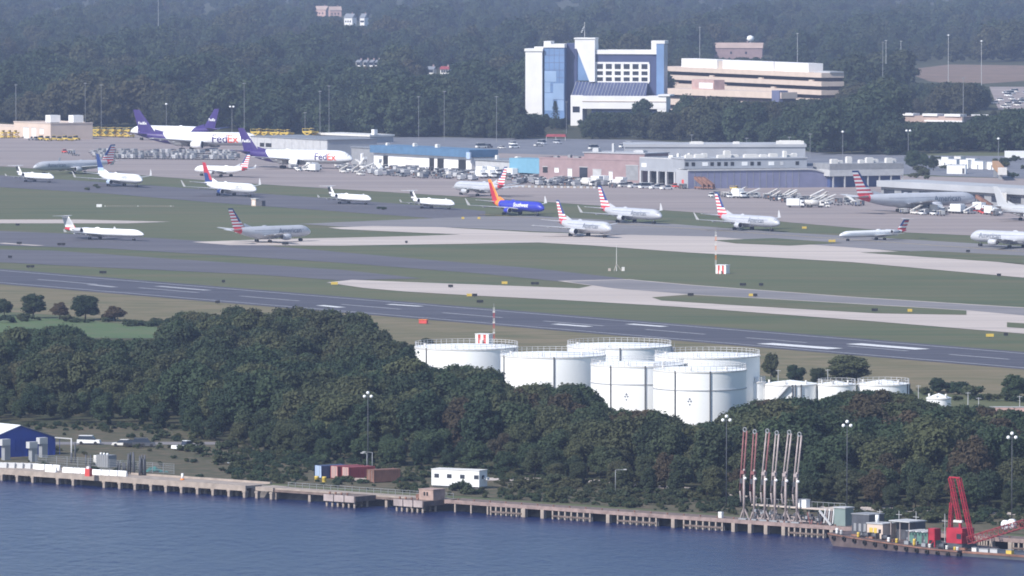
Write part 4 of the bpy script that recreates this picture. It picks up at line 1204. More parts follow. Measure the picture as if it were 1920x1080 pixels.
# second, low dark pontoon under the boom
B2 = G(1799, 1043, ZW)
t = thing('pontoon', 'low dark pontoon under the crane boom beside the barge', 'barge', (B2.x, B2.y, ZW), SHORE_RZ)
MB().box(0.2, 24, 0.6, 9.5, -0.5, 0.8).build('hull', MAT['steel_dark'], t)
MB().box(0.2, 24, 0.5, 0.6, 0.55, 0.95).build('rubbing_strip', MAT['rust'], t)
for k, (px, m, w, hh, lab) in enumerate(((1815, 'off_white', 0.5, 0.7, 'pale crate at the barge end of the pontoon'), (1832, 'light_grey', 1.0, 0.6, 'long pale crate on the low pontoon'), (1850, 'light_grey', 0.8, 0.7, 'grey crate on the low pontoon'), (1877, 'safety_yellow', 0.6, 0.7, 'yellow crate on the low pontoon'))):
    p = B2 + SU * ((px - 1799) / 10.8 / 0.75) + SV * 2.0
    o = thing('crate', lab, 'crate', (p.x, p.y, ZW + 0.8), SHORE_RZ)
    MB().box(-w, w, -0.4, 0.4, 0, hh).build('body', MAT[m], o); MB().box(-w - .05, w + .05, -.45, .45, hh, hh + .08).build('lid', MAT['mid_grey'], o)

# ------------------------------------------------------------------ tank farm
def tank(cx, top_y, dia_px, h, lab, band=False, pipes=(), stair=None, dome=0.7, rail=True, grp='large white storage tanks'):
    # the front rim shows at row top_y: solve for the ground distance
    base = top_y
    for _ in range(30):
        base = top_y + h * S(base)
    s = S(base)
    r = dia_px / s / 2
    p = G(cx, base)
    d = Vector((p.x, p.y, 0)).normalized()
    c = p + d * r
    c.x = (cx - 960) / FPX * (c.y * cP + CAMH * sP)
    t = thing('storage_tank', lab, 'storage tank', (c.x, c.y, 0), 0, grp)
    MB().lathe([(r, 0), (r, h)], 64).build('shell', MAT['tank_white'], t)
    MB().lathe([(r * 1.0, h), (r * 0.98, h + 0.05), (0.01, h + dome)], 64).build('roof', MAT['tank_white'], t)
    MB().lathe([(r + 0.005, h - 0.28), (r + 0.12, h - 0.28), (r + 0.12, h + 0.02), (r - 0.05, h + 0.02)], 64, smooth=False).build('rim', MAT['off_white'], t)
    if rail:
        b = MB()
        n = max(20, int(r * 4.6))
        for k in range(n):
            a = 2 * math.pi * k / n
            x, y = (r - 0.1) * math.cos(a), (r - 0.1) * math.sin(a)
            b.bar((x, y, h), (x, y, h + 1.1), 0.09)
            a2 = 2 * math.pi * (k + 1) / n
            for z in (0.6, 1.1):
                b.bar((x, y, h + z), ((r - 0.1) * math.cos(a2), (r - 0.1) * math.sin(a2), h + z), 0.07)
        b.build('railing', MAT['light_grey'], t)
    if band:
        MB().lathe([(r + 0.003, h * 0.66), (r + 0.12, h * 0.66), (r + 0.12, h * 0.66 + 0.22), (r + 0.003, h * 0.66 + 0.22)], 64, smooth=False).build('wind_girder', MAT['light_grey'], t)
    for px in pipes:
        u = (px - cx) / (dia_px / 2)
        a = -math.pi / 2 + math.asin(max(-0.99, min(0.99, u)))
        x, y = (r + 0.12) * math.cos(a), (r + 0.12) * math.sin(a)
        MB().bar((x, y, 0), (x, y, h + 0.1), 0.24).build('downpipe', MAT['dark_grey'], t)
    if stair:
        a0, a1, z0, z1 = stair
        b = MB(); n = 30
        for k in range(n):
            f0, f1 = k / n, (k + 1) / n
            aa, ab = R(a0 + (a1 - a0) * f0), R(a0 + (a1 - a0) * f1)
            za, zb = z0 + (z1 - z0) * f0, z0 + (z1 - z0) * f1
            b.hexa([(rr * math.cos(an), rr * math.sin(an), z - 0.25) for rr, an, z in ((r + 0.02, aa, za), (r + 0.9, aa, za), (r + 0.9, ab, zb), (r + 0.02, ab, zb))] +
                   [(rr * math.cos(an), rr * math.sin(an), z) for rr, an, z in ((r + 0.02, aa, za), (r + 0.9, aa, za), (r + 0.9, ab, zb), (r + 0.02, ab, zb))])
            b.bar(((r + 0.9) * math.cos(aa), (r + 0.9) * math.sin(aa), za), ((r + 0.9) * math.cos(aa), (r + 0.9) * math.sin(aa), za + 1.0), 0.05)
            b.bar(((r + 0.9) * math.cos(aa), (r + 0.9) * math.sin(aa), za + 1.0), ((r + 0.9) * math.cos(ab), (r + 0.9) * math.sin(ab), zb + 1.0), 0.05)
        b.build('stair', MAT['galvanised'], t)
    for k in range(3):
        a = R(200 + 55 * k)
        MB().tube((r * 0.85 * math.cos(a), r * 0.85 * math.sin(a), h), (r * 0.85 * math.cos(a), r * 0.85 * math.sin(a), h + 0.95), 0.22, n=8).build('vent', MAT['off_white'], t)
    return t, r
tank(874.5, 655, 195, 12.2, 'large white tank in the rear row with a diagonal stair, beside red-white hut', pipes=(800,), stair=(-64, -22, 4.0, 12.0))
tank(1161, 653, 197, 12.2, 'large white tank in the rear row between two others, partly hidden', pipes=(1161,), stair=(-45, -10, 3, 12))
tank(1037, 670, 199, 12.2, 'wide white tank behind the trees with a single dark downpipe', pipes=(945, 1038))
tank(1326, 671, 199, 12.2, 'wide white tank with tall railing behind the two banded tanks', pipes=())
t, r_ = tank(1195, 687, 176, 12.0, 'white tank with horizontal band and stair, left of the banded pair', True, pipes=(1144, 1208), stair=(-20, 10, 3, 12))
def sign_on_tank(t, r, u, z, off):
    a = -math.pi / 2 + math.asin(u)
    for k, (du, dz, w) in enumerate(((0, 0.7, 0.28), (-0.3, 0.2, 0.24), (0.3, 0.2, 0.24), (0, -0.5, 0.22))):
        an = a + du / r
        x, y = (r + 0.04) * math.cos(an), (r + 0.04) * math.sin(an)
        tx, ty = -math.sin(an) * w, math.cos(an) * w
        b = MB(); b.poly([(x - tx, y - ty, z + dz), (x, y, z + dz - w), (x + tx, y + ty, z + dz), (x, y, z + dz + w)])
        b.build('hazard_sign', MAT['letter_grey'], t)
sign_on_tank(t, r_, -0.25, 5.2, 0)
t, r_ = tank(1312, 697, 176, 12.2, 'nearest white banded tank with two dark downpipes above the trees', True, pipes=(1264, 1329), dome=0.6)
sign_on_tank(t, r_, -0.24, 5.6, 0)
tank(1417.5, 716, 36, 6.5, 'slim upright white tank beside the large nearest tank', pipes=(), rail=True, dome=0.2, grp='small white tanks')
tank(1482, 722, 102, 6.0, 'small white tank with dark pipes and curved stair beside slim tank', pipes=(1484, 1489, 1500), stair=(-140, -95, 0, 6), dome=0.8, rail=False, grp='small white tanks')
tank(1569, 722, 72, 6.0, 'small white tank with railing at the middle of the small row', pipes=(), dome=0.7, grp='small white tanks')
tank(1656, 722, 98, 6.0, 'small white tank behind the trees with railed right edge', pipes=(1700, 1706), dome=0.9, rail=True, grp='small white tanks')
t, r_ = tank(1760, 747, 46, 4.2, 'low white domed tank alone beyond the small tank row', pipes=(), dome=1.0, rail=False, grp='small white tanks')
MB().bar((-r_, -1, 0.3), (-r_ + 2.2, -1.8, 3.6), 0.35).build('pipe_loop', MAT['galvanised'], t)
for k, (px, py, top) in enumerate(((1459, 745, 693), (1552, 742, 692), (1722, 752, 722), (1815, 760, 735), (1835, 765, 745), (1912, 770, 742))):
    t = thing('utility_pole', ('pale pole behind the slim tank', 'pale pole between the small tanks', 'pale pole past the railed small tank', 'thin pole in the shrubs beyond the domed tank', 'short pole with crossbar beyond the domed tank', 'pole with a lamp beyond the shrubs')[k] , 'pole', G(px, py))
    hh = (py - top) / S(py)
    MB().tube((0, 0, 0), (0, 0, hh), 0.11, 0.08, n=6).build('shaft', MAT['light_grey'], t)
    MB().bar((-0.6, 0, hh - 0.2), (0.6, 0, hh - 0.2), 0.1).build('crossbar', MAT['light_grey'], t)
o = G(1890, 777)
t = thing('roadside_wall', 'low pinkish concrete wall among trees beyond the small tanks', 'wall', o, R(-6))
MB().box(-4, 9, -0.2, 0.2, 0, 1.6).build('panel', MAT['pink'], t); MB().box(-4.1, 9.1, -0.3, 0.3, 1.6, 1.75).build('coping', MAT['light_grey'], t)

# ------------------------------------------------------------------ aircraft
# local frame: +x to the nose, +y to port, z up, origin on the ground under mid fuselage
TYPES = {  # L length, R fuselage radius, zc axis height, span, fin top height, wing x (root leading edge from centre), engine: 'wing' / 'tail'
    'a319': dict(L=33.8, R=1.98, zc=3.5, span=34.1, top=11.8, eng='wing', er=1.05, el=3.6, lw=0),
    'a321': dict(L=44.5, R=1.98, zc=3.5, span=35.8, top=11.8, eng='wing', er=1.05, el=3.6, lw=2.2),
    'b737': dict(L=33.6, R=1.90, zc=3.35, span=34.3, top=12.5, eng='wing', er=0.98, el=3.4, lw=2.4),
    'b738': dict(L=39.5, R=1.90, zc=3.35, span=34.3, top=12.5, eng='wing', er=0.98, el=3.4, lw=2.4),
    'b767': dict(L=54.9, R=2.52, zc=4.7, span=47.6, top=15.9, eng='wing', er=1.4, el=4.6, lw=0),
    'md11': dict(L=55.0, R=2.95, zc=5.0, span=48.5, top=16.9, eng='wing', er=1.35, el=4.8, lw=0),
    'b777': dict(L=62.8, R=3.1, zc=5.5, span=61.0, top=18.6, eng='wing', er=1.8, el=6.0, lw=0),
    'crj2': dict(L=26.8, R=1.35, zc=2.35, span=21.2, top=6.4, eng='tail', er=0.68, el=3.2, lw=0.9),
    'crj9': dict(L=36.2, R=1.35, zc=2.45, span=24.9, top=7.6, eng='tail', er=0.75, el=3.6, lw=0.9),
    'erj': dict(L=29.9, R=1.14, zc=2.2, span=20.0, top=6.8, eng='tail', er=0.68, el=3.2, lw=0),
    'e175': dict(L=31.7, R=1.55, zc=2.9, span=28.6, top=9.8, eng='wing', er=0.85, el=3.0, lw=1.4)}
PROF = ((0.000, 0.05, -0.28), (0.008, 0.26, -0.26), (0.022, 0.46, -0.20), (0.045, 0.67, -0.12), (0.075, 0.86, -0.05), (0.11, 0.97, -0.01), (0.15, 1.0, 0.0), (0.25, 1.0, 0), (0.35, 1.0, 0), (0.45, 1.0, 0), (0.55, 1.0, 0),
        (0.64, 1.0, 0.0), (0.70, 0.97, 0.02), (0.76, 0.88, 0.09), (0.82, 0.74, 0.20), (0.88, 0.56, 0.34), (0.94, 0.36, 0.48), (0.985, 0.18, 0.58), (1.0, 0.06, 0.62))
def fus(T, t, ang, k=1.0):
    """point of the skin: t from nose 0 to tail 1, ang from the top (0) to port (pi/2)"""
    for a, c in zip(PROF, PROF[1:]):
        if a[0] <= t <= c[0]:
            f = (t - a[0]) / (c[0] - a[0]); rr = a[1] + (c[1] - a[1]) * f; zo = a[2] + (c[2] - a[2]) * f
            break
    return Vector((T['L'] * (0.5 - t), math.sin(ang) * rr * T['R'] * k, T['zc'] + zo * T['R'] + math.cos(ang) * rr * T['R'] * k))
def surface(root, tip, thick_r, thick_t, mats, name, parent, stripes=None):
    """root, tip: (leading point, trailing point); symmetric section in the plane normal to the span"""
    (la, ta), (lb, tb) = [(Vector(p), Vector(q)) for p, q in (root, tip)]
    span = ((lb + tb) - (la + ta)).normalized()
    ch = (ta - la).normalized()
    nrm = span.cross(ch).normalized()
    prof = ((0.0, 0.0), (0.06, 0.55), (0.28, 1.0), (0.62, 0.62), (1.0, 0.03))
    b = MB()
    nb = len(stripes) if stripes else 1
    rows = []
    for j in range(nb + 1):
        f = j / nb
        l, t_ = la.lerp(lb, f), ta.lerp(tb, f)
        th = (thick_r + (thick_t - thick_r) * f) / 2
        up = [l.lerp(t_, x) + nrm * th * y for x, y in prof]
        dn = [l.lerp(t_, x) - nrm * th * y for x, y in prof]
        rows.append((up, dn))
    for j in range(nb):
        for side in (0, 1):
            A, C = rows[j][side], rows[j + 1][side]
            for k in range(len(prof) - 1):
                q = [A[k], A[k + 1], C[k + 1], C[k]]
                m = 0
                if stripes:
                    front, rear, cut = stripes[j]
                    m = front if k < cut else rear
                b.poly(q if side == 0 else q[::-1], m)
    for up, dn in (rows[0], rows[-1]):
        b.poly(up + dn[::-1][:-1] if up[0] == dn[0] else up + dn[::-1], stripes[-1][1] if stripes else 0)
    me = b.mesh(name, mats)
    bm = bmesh.new(); bm.from_mesh(me)
    bmesh.ops.remove_doubles(bm, verts=bm.verts[:], dist=1e-4)
    bmesh.ops.recalc_face_normals(bm, faces=bm.faces[:])
    bm.to_mesh(me); bm.free()
    return link(name, me, parent)
def on_skin(me, T, x_c, side, z_c=0.0, lift=0.05):
    """wrap a flat lettering mesh (x right, y up) onto the fuselage side; side +1 port, -1 starboard"""
    bm = bmesh.new(); bm.from_mesh(me)
    ys = [v.co.y for v in bm.verts]
    lo, hi = min(ys), max(ys)
    for k in range(1, 6):
        bmesh.ops.bisect_plane(bm, geom=bm.verts[:] + bm.edges[:] + bm.faces[:], plane_co=(0, lo + (hi - lo) * k / 6, 0), plane_no=(0, 1, 0))
    mid = (lo + hi) / 2
    for v in bm.verts:
        u, w = v.co.x, v.co.y - mid + z_c
        rr = T['R'] + lift
        an = w / rr
        # seen from outside, text on the port side runs towards the tail (-x); on starboard towards +x
        v.co = Vector((x_c + (u if side < 0 else -u), side * rr * math.cos(an), T['zc'] + rr * math.sin(an)))
    bm.to_mesh(me); bm.free()
    return me
AA_FIN = [(0, 0, 1)]
def aircraft(cx, gy, typ, rz, lab, livery, side, text=None):
    """livery: dict with body, aft (material of the tail cone), aft_from, fin (stripe spec), fin_mats, engine, wing, winglet"""
    T = TYPES[typ]
    L, Rr, zc, sp = T['L'], T['R'], T['zc'], T['span']
    wide = typ in ('b767', 'b777', 'md11')
    ttail = T['eng'] == 'tail'
    t = thing('airliner', lab, 'airplane', G(cx, gy, 0.13), rz)
    M = livery
    # fuselage
    ts = sorted(set([p[0] for p in PROF] + [M.get('aft_from', 0.8), M.get('aft2_from', 0.9)]))
    n = 24
    b = MB()
    for ti in ts:
        for k in range(n):
            b.v.append(tuple(fus(T, ti, 2 * math.pi * k / n)))
    for j in range(len(ts) - 1):
        for k in range(n):
            k2 = (k + 1) % n
            b.f.append((j * n + k, j * n + k2, (j + 1) * n + k2, (j + 1) * n + k))
            # the aft paint edge slants forward towards the belly when asked
            tm = (ts[j] + ts[j + 1]) / 2
            m = 0
            slant = M.get('slant', 0.0) * math.cos(2 * math.pi * (k + 0.5) / n)
            if tm + slant * 0.0 > M.get('aft_from', 2.0): m = 1
            if tm > M.get('aft2_from', 2.0): m = 2
            if M.get('belly') and math.cos(2 * math.pi * (k + 0.5) / n) < -0.45 and m == 0: m = 3
            b.m.append(m); b.sm.append(True)
    b.f.append(tuple(range(n - 1, -1, -1))); b.m.append(0); b.sm.append(True)
    fz = b.build('fuselage', [MAT[M['body']], MAT[M.get('aft', M['body'])], MAT[M.get('aft2', M.get('aft', M['body']))], MAT[M.get('belly') or M['body']]], t)
    if M.get('raked'):
        # the paint edge carries on down the hull along the line of the fin's leading edge
        bm = bmesh.new(); bm.from_mesh(fz.data)
        pc = Vector((-L * 0.335 + 4.0, 0, zc + Rr * 0.8)); pn = Vector((1, 0, 0.80)).normalized()
        bmesh.ops.bisect_plane(bm, geom=bm.verts[:] + bm.edges[:] + bm.faces[:], plane_co=pc, plane_no=pn)
        for f in bm.faces:
            if (f.calc_center_median() - pc).dot(pn) < 0: f.material_index = 1
        bm.to_mesh(fz.data); bm.free()
    # cockpit and cabin windows
    b = MB()
    for (a0, a1) in ((-58, -32), (-29, -2), (2, 29), (32, 58)):
        pts = [fus(T, tt, R(a), 1.02) for tt, a in ((0.030, a0), (0.030, a1), (0.052, a1 * 0.9), (0.052, a0 * 0.9))]
        b.poly(pts)
    b.build('cockpit_window', MAT['glass_dark'], t)
    if not M.get('freighter'):
        for sgn in (-1, 1):
            b = MB()
            nw = int(L * 0.62 / 0.55)
            for k in range(nw):
                tt = 0.13 + 0.62 * k / nw
                h = 0.0035 * 33 / L
                b.poly([fus(T, x, sgn * R(a), 1.006) for x, a in ((tt - h, 76), (tt + h, 76), (tt + h, 68), (tt - h, 68))])
            b.build('cabin_windows', MAT['letter_grey'], t)
    for sgn in (-1, 1):
        for tt in (0.115, 0.80) if not wide else (0.10, 0.32, 0.78):
            b = MB()
            hw = 0.45 / L
            for (x0, x1, a0, a1) in ((tt - hw, tt - hw + 0.003, 62, 104), (tt + hw - 0.003, tt + hw, 62, 104)):
                b.poly([fus(T, x, sgn * R(a), 1.004) for x, a in ((x0, a1), (x1, a1), (x1, a0), (x0, a0))])
            b.build('door', MAT['aircraft_grey'], t)
    # wings
    wl = L * (0.10 if not ttail else 0.02)        # root leading edge ahead of the centre
    cr_, ct_ = (sp * 0.205, sp * 0.055)
    sweep = math.tan(R(27)) * sp / 2
    zr, zt = zc - Rr * 0.55, zc - Rr * 0.55 + sp / 2 * math.tan(R(5.0))
    wm = MAT[M.get('wing', 'wing_grey')]
    for sgn in (1, -1):
        root = ((wl, sgn * Rr * 0.5, zr), (wl - cr_ * 1.15, sgn * Rr * 0.5, zr - 0.1))
        ky = sgn * sp * 0.5 * 0.36; kf = 0.36
        kx = wl - sweep * kf; kz = zr + (zt - zr) * kf
        kink = ((kx, ky, kz), (wl - cr_ * 1.15 - 0.12 * cr_, ky, kz - 0.08))
        tipl = (wl - sweep, sgn * sp / 2, zt); tipt = (wl - sweep - ct_, sgn * sp / 2, zt - 0.04)
        w = surface(root, kink, cr_ * 0.13, cr_ * 0.085, wm, 'wing', t)
        surface(kink, (tipl, tipt), cr_ * 0.085, ct_ * 0.10, wm, 'outer_panel', w)
        if T['lw'] > 0:
            up = T['lw']
            surface((tipl, tipt), ((tipl[0] - up * 0.85, tipl[1] + sgn * up * 0.28, zt + up), (tipl[0] - up * 0.85 - 0.6, tipl[1] + sgn * up * 0.28, zt + up)), 0.10, 0.05, MAT[M.get('winglet', 'light_grey')], 'winglet', w)
        for fy in (0.22, 0.42, 0.62):
            yy = sgn * sp / 2 * fy
            zz = zr + (zt - zr) * fy - 0.35
            xx = wl - cr_ * 1.15 - (0.1 * cr_ if fy < 0.4 else (sweep * fy - sweep * .36) * 0.75)
            MB().lathe([(0.02, -1.0), (0.18, -0.5), (0.2, 0.6), (0.02, 1.6)], 6, 0, (xx + 0.3, yy, zz + 0.05), axis='x').build('flap_fairing', wm, w)
        # engines
        er, el = T['er'], T['el']
        em = MAT[M.get('engine', M['body'])]
        if not ttail:
            ey = sgn * sp / 2 * 0.335
            ex = wl - sweep * 0.335 + el * 0.35
            ez = zr + (zt - zr) * .335 - er * 0.95
        else:
            ey = sgn * (Rr * 0.95 + er * 0.9); ex = -L * 0.285; ez = zc + Rr * 0.45
        e = MB().lathe([(er * 0.86, el * 0.5), (er * 0.98, el * 0.44), (er * 1.05, el * 0.2), (er * 1.0, -el * 0.15), (er * 0.72, -el * 0.42), (er * 0.66, -el * 0.42)], 20, 0, (ex, ey, ez), 'x').build('engine', em, t)
        MB().lathe([(er * 0.87, el * 0.5), (er * 0.80, el * 0.46), (er * 0.78, el * 0.25), (0.01, el * 0.30)], 20, 0, (ex, ey, ez), 'x').build('intake', MAT['black'], e)
        MB().lathe([(er * 0.98, el * 0.44), (er * 0.93, el * 0.51), (er * 0.86, el * 0.50)], 20, 0, (ex, ey, ez), 'x').build('intake_lip', MAT['silver'], e)
        MB().lathe([(er * 0.66, -el * 0.40), (er * 0.45, -el * 0.40), (er * 0.3, -el * 0.62), (0.01, -el * 0.75)], 14, 0, (ex, ey, ez), 'x').build('exhaust', MAT['dark_grey'], e)
        if not ttail:
            MB().hexa([(ex - el * .5, ey - .12, ez + er * .5), (ex + el * .25, ey - .12, ez + er * .8), (ex + el * .25, ey + .12, ez + er * .8), (ex - el * .5, ey + .12, ez + er * .5),
                       (ex - el * .7, ey - .1, ez + er * 1.25), (ex - el * .1, ey - .1, ez + er * 1.2), (ex - el * .1, ey + .1, ez + er * 1.2), (ex - el * .7, ey + .1, ez + er * 1.25)]).build('pylon', wm, e)
        else:
            MB().box(ex - el * .3, ex + el * .2, min(ey, sgn * Rr * .6), max(ey, sgn * Rr * .6), ez - 0.15, ez + 0.15).build('pylon', MAT[M['body']], e)
    # belly fairing
    MB().lathe([(0.05, wl + 1.2), (Rr * 0.72, wl - 0.8), (Rr * 0.86, wl - cr_ * 0.6), (Rr * 0.72, wl - cr_ * 1.4), (0.05, wl - cr_ * 1.9)], 16, 0, (0, 0, zc - Rr * 0.42), 'x').build('belly_fairing', MAT[M.get('belly') or M['body']], t)
    # fin
    fb = zc + Rr * 0.80
    top = T['top']
    if ttail:
        fl, fc, ft = -L * 0.345, L * 0.135, L * 0.085
        tl = fl - (top - fb) * 0.95
    else:
        fl, fc, ft = -L * 0.315, L * 0.155, L * 0.058
        tl = fl - (top - fb) * 0.83
        if wide: fl, fc, ft, tl = -L * 0.335, L * 0.135, L * 0.052, -L * 0.335 - (top - fb) * 0.80
    fin = surface(((fl, 0, fb - 0.5), (fl - fc, 0, fb - 0.5)), ((tl, 0, top), (tl - ft, 0, top)), fc * 0.10, ft * 0.09, [MAT[m] for m in M['fin_mats']], 'fin', t, M['fin'])
    if M.get('dorsal', True) and not ttail:
        b = MB()
        b.poly([(fl + L * 0.10, 0, fb + 0.05), (fl - 0.5, 0.18, fb), (fl - 1.0, 0, fb + 1.7)]); b.poly([(fl + L * 0.10, 0, fb + 0.05), (fl - 1.0, 0, fb + 1.7), (fl - 0.5, -0.18, fb)])
        b.build('dorsal_fillet', MAT[M.get('dorsal_m', M['fin_mats'][0])], t)
    # tailplane
    hs = sp * (0.36 if not ttail else 0.34) / 2 * (1.0 if not wide else 0.95)
    for sgn in (1, -1):
        if ttail:
            hx, hz = tl + 0.3, top - 0.05
            hc = L * 0.095
            surface(((hx, 0, hz), (hx - hc, 0, hz)), ((hx - hs * 0.55, sgn * hs, hz + 0.05), (hx - hs * 0.55 - hc * 0.45, sgn * hs, hz + 0.05)), 0.28, 0.1, MAT[M.get('stab', 'aircraft_white')], 'tailplane', t)
        else:
            hx, hz = -L * 0.39, zc + Rr * 0.55
            hc = L * 0.105
            surface(((hx, sgn * 0.3, hz), (hx - hc, sgn * 0.3, hz)), ((hx - hs * 0.62, sgn * hs, hz + hs * 0.11), (hx - hs * 0.62 - hc * 0.4, sgn * hs, hz + hs * 0.11)), 0.5, 0.15, MAT[M.get('stab', 'wing_grey')], 'tailplane', t)
    # undercarriage
    wr = 0.5 if not wide else 0.62
    if Rr < 1.4: wr = 0.36
    def gear(x, y, zt_, nm, nwheel=2, bog=1):
        g = MB().tube((x, y, wr), (x, y, zt_), 0.13 if not wide else 0.22, n=8).build(nm, MAT['light_grey'], t)
        for i in range(bog):
            for s in (-1, 1):
                MB().tube((x + (i - (bog - 1) / 2) * wr * 2.4, y + s * 0.28, wr), (x + (i - (bog - 1) / 2) * wr * 2.4, y + s * (0.28 + wr * 0.7), wr), wr, n=14).build('wheel', MAT['tyre'], g)
    gear(L * 0.375, 0, zc - Rr * 0.8, 'nose_gear')
    gy_ = sp * 0.105
    for s in (-1, 1):
        gear(wl - cr_ * 0.95, s * gy_, zr, 'main_gear', 2, 2 if wide else 1)
    if M.get('fin_text'):
        me = text_mesh(M['fin_text'], 1.7, 'fin_lettering', 0.05)
        for v in me.vertices:
            u, w = v.co.x, v.co.y
            v.co = Vector(((fl + (tl - fl) * .40 + fl - fc + (tl - ft - fl + fc) * .40) / 2 - 0.3 + (u if side < 0 else -u), side * fc * 0.052, fb + (top - fb) * 0.36 + w))
        me.materials.clear(); me.materials.append(MAT['white'])
        link('fin_lettering', me, t)
    # antenna hump
    MB().lathe([(0.02, 1.2), (0.3, 0.6), (0.38, 0), (0.3, -0.7), (0.02, -1.4)], 10, 0, (-L * 0.08, 0, zc + Rr * 0.98), 'x').build('antenna_hump', MAT[M['body']], t)
    # lettering on the side the photograph shows
    if text:
        for (s, size, x_t, zc_, m, bold) in text:
            me = text_mesh(s, size, 'lettering', bold)
            if s in ('Fed', 'Ex'):
                us = [v.co.x for v in me.vertices]
                sh = -max(us) - 0.12 if s == 'Fed' else -min(us) + 0.12
                for v in me.vertices: v.co.x += sh
            on_skin(me, T, L * (0.5 - x_t), side, zc_)
            me.materials.clear(); me.materials.append(MAT[m])
            link('lettering', me, t)
    return t
def bands(spec):
    return spec
# American-style flag fin: blue leading part, red and white bars behind
FLAG = dict(fin_mats=['flag_blue', 'flag_red', 'aircraft_white', 'silver'],
            fin=[(1, 1, 0), (1, 1, 0), (2, 2, 0), (1, 1, 1), (2, 2, 1), (0, 1, 2), (0, 2, 2), (0, 1, 2), (0, 2, 2), (0, 1, 2), (0, 2, 2), (0, 1, 2), (0, 2, 2), (0, 0, 1)], stab='wing_grey')
AA = dict(FLAG, body='silver', aft='flag_red', aft_from=0.885, aft2='silver', aft2_from=0.97, engine='silver', dorsal_m='silver')
AAW = dict(AA, winglet='light_grey')
EAGLE = dict(body='aircraft_white', belly='silver', aft='flag_red', aft_from=0.92, fin_mats=['flag_blue', 'flag_red', 'aircraft_white'], fin=[(1, 1, 1), (1, 1, 1), (2, 2, 1), (0, 1, 2), (0, 2, 2), (0, 1, 2), (0, 0, 2)], engine='silver', stab='light_grey')
EAGLE_W = dict(EAGLE, engine='silver', belly='aircraft_grey', fin_mats=['aircraft_grey', 'flag_red', 'aircraft_white'], fin=[(1, 1, 1), (1, 2, 1), (0, 0, 1), (0, 0, 2), (0, 0, 2), (2, 2, 2)])
CRJ = dict(body='aircraft_white', belly='aircraft_grey', aft_from=0.86, aft='dark_grey', fin_mats=['aircraft_white', 'dark_grey'], fin=[(1, 1, 1), (0, 1, 2), (0, 1, 2), (0, 1, 2), (0, 1, 2), (0, 0, 2)], engine='aircraft_white', stab='aircraft_white', wing='light_grey')
CRJ['fin'] = [(0, 1, 1), (0, 0, 1), (0, 1, 2), (0, 1, 2), (0, 1, 2), (0, 0, 2)]
UNI = dict(body='aircraft_white', belly='aircraft_grey', fin_mats=['flag_blue', 'aircraft_white', 'pale_blue'], fin=[(1, 1, 1), (2, 2, 1), (0, 0, 1), (0, 0, 1), (0, 0, 1), (0, 0, 1)], engine='pale_blue', dorsal_m='aircraft_white', wing='light_grey')
DEL = dict(body='aircraft_white', fin_mats=['tail_red', 'flag_blue', 'aircraft_white'], fin=[(1, 1, 1), (0, 1, 2), (0, 1, 2), (0, 0, 2), (0, 0, 2), (0, 0, 2)], engine='flag_blue', dorsal_m='aircraft_white', wing='light_grey')
SWA = dict(body='royal_blue', aft='tail_orange', aft_from=0.80, aft2='tail_red', aft2_from=0.88, fin_mats=['tail_orange', 'tail_red'], fin=[(0, 1, 2), (0, 1, 2), (0, 1, 2), (0, 1, 2), (0, 1, 2), (0, 1, 2), (0, 0, 2)], engine='royal_blue', dorsal_m='tail_orange', wing='light_grey', winglet='light_grey')
FDX = dict(body='aircraft_white', aft='purple', raked=True, fin_mats=['purple'], fin=[(0, 0, 0)] * 4, engine='aircraft_white', stab='purple', dorsal_m='purple', freighter=True, belly='aircraft_grey', fin_text='FedEx')
GREY = dict(body='aircraft_grey', fin_mats=['aircraft_grey', 'light_grey'], fin=[(0, 0, 1), (1, 0, 1), (1, 0, 1)], engine='aircraft_white', dorsal_m='aircraft_grey')

am = [('American', 2.5, 0.30, 0.35, 'letter_grey', 0.02)]
am_r = [('American', 2.5, 0.30, 0.35, 'letter_grey', 0.02)]
aircraft(66, 341, 'crj2', R(-52), 'small white regional jet with dark swept tail, last in the taxiway queue', CRJ, -1)
aircraft(224, 349, 'b738', R(-60), 'white airliner with plain blue tail and raised wingtips on the taxiway', UNI, -1, [('UNITED', 1.5, 0.30, 0.5, 'letter_pale', 0.02)])
aircraft(431, 367, 'b738', R(-57), 'bright white airliner with red and blue tail on the taxiway', DEL, -1, [('DELTA', 1.7, 0.25, 0.3, 'aircraft_grey', 0.02)])
aircraft(140, 325, 'a321', R(180 + 42), 'long silver airliner with flag tail facing left behind the white airliner', AA, 1, [('American', 2.5, 0.25, 0.3, 'letter_grey', 0.02)])
aircraft(416, 331, 'e175', R(180 - 42), 'small silver jet with red and white barred tail behind red-tailed airliner', dict(AA, body='aircraft_white', winglet='light_grey'), 1)
aircraft(656, 382, 'crj2', R(-52), 'small white regional jet with dark tail behind another, nearer the hut', CRJ, -1)
aircraft(811, 391, 'crj2', R(-52), 'small white regional jet with dark tail following the blue airliner', CRJ, -1)
aircraft(900, 367, 'a319', R(180 - 54), 'silver airliner with flag tail turning left beyond the blue airliner', AA, 1)
aircraft(970, 403, 'b737', R(-55), 'deep blue airliner with red and orange tail on the taxiway', SWA, -1, [('Southwest', 2.2, 0.36, 0.55, 'aircraft_white', 0.05)])
aircraft(1182, 417, 'b738', R(-57), 'silver flag-tailed airliner with winglets following behind the shorter nearer one', AAW, -1, am)
aircraft(1096, 443, 'a319', R(-58), 'short silver flag-tailed airliner on the pale concrete taxiway', AA, -1, am)
aircraft(1402, 431, 'b738', R(-58), 'silver flag-tailed airliner with winglets beside orange and white mast', AAW, -1, am)
aircraft(1637, 450, 'erj', R(180 + 38), 'slim pale regional jet facing left with red and blue high tail', EAGLE, 1)
aircraft(1892, 464, 'a319', R(180 - 45), 'silver airliner facing left, cut by the frame, behind slim regional jet', AA, 1, am)
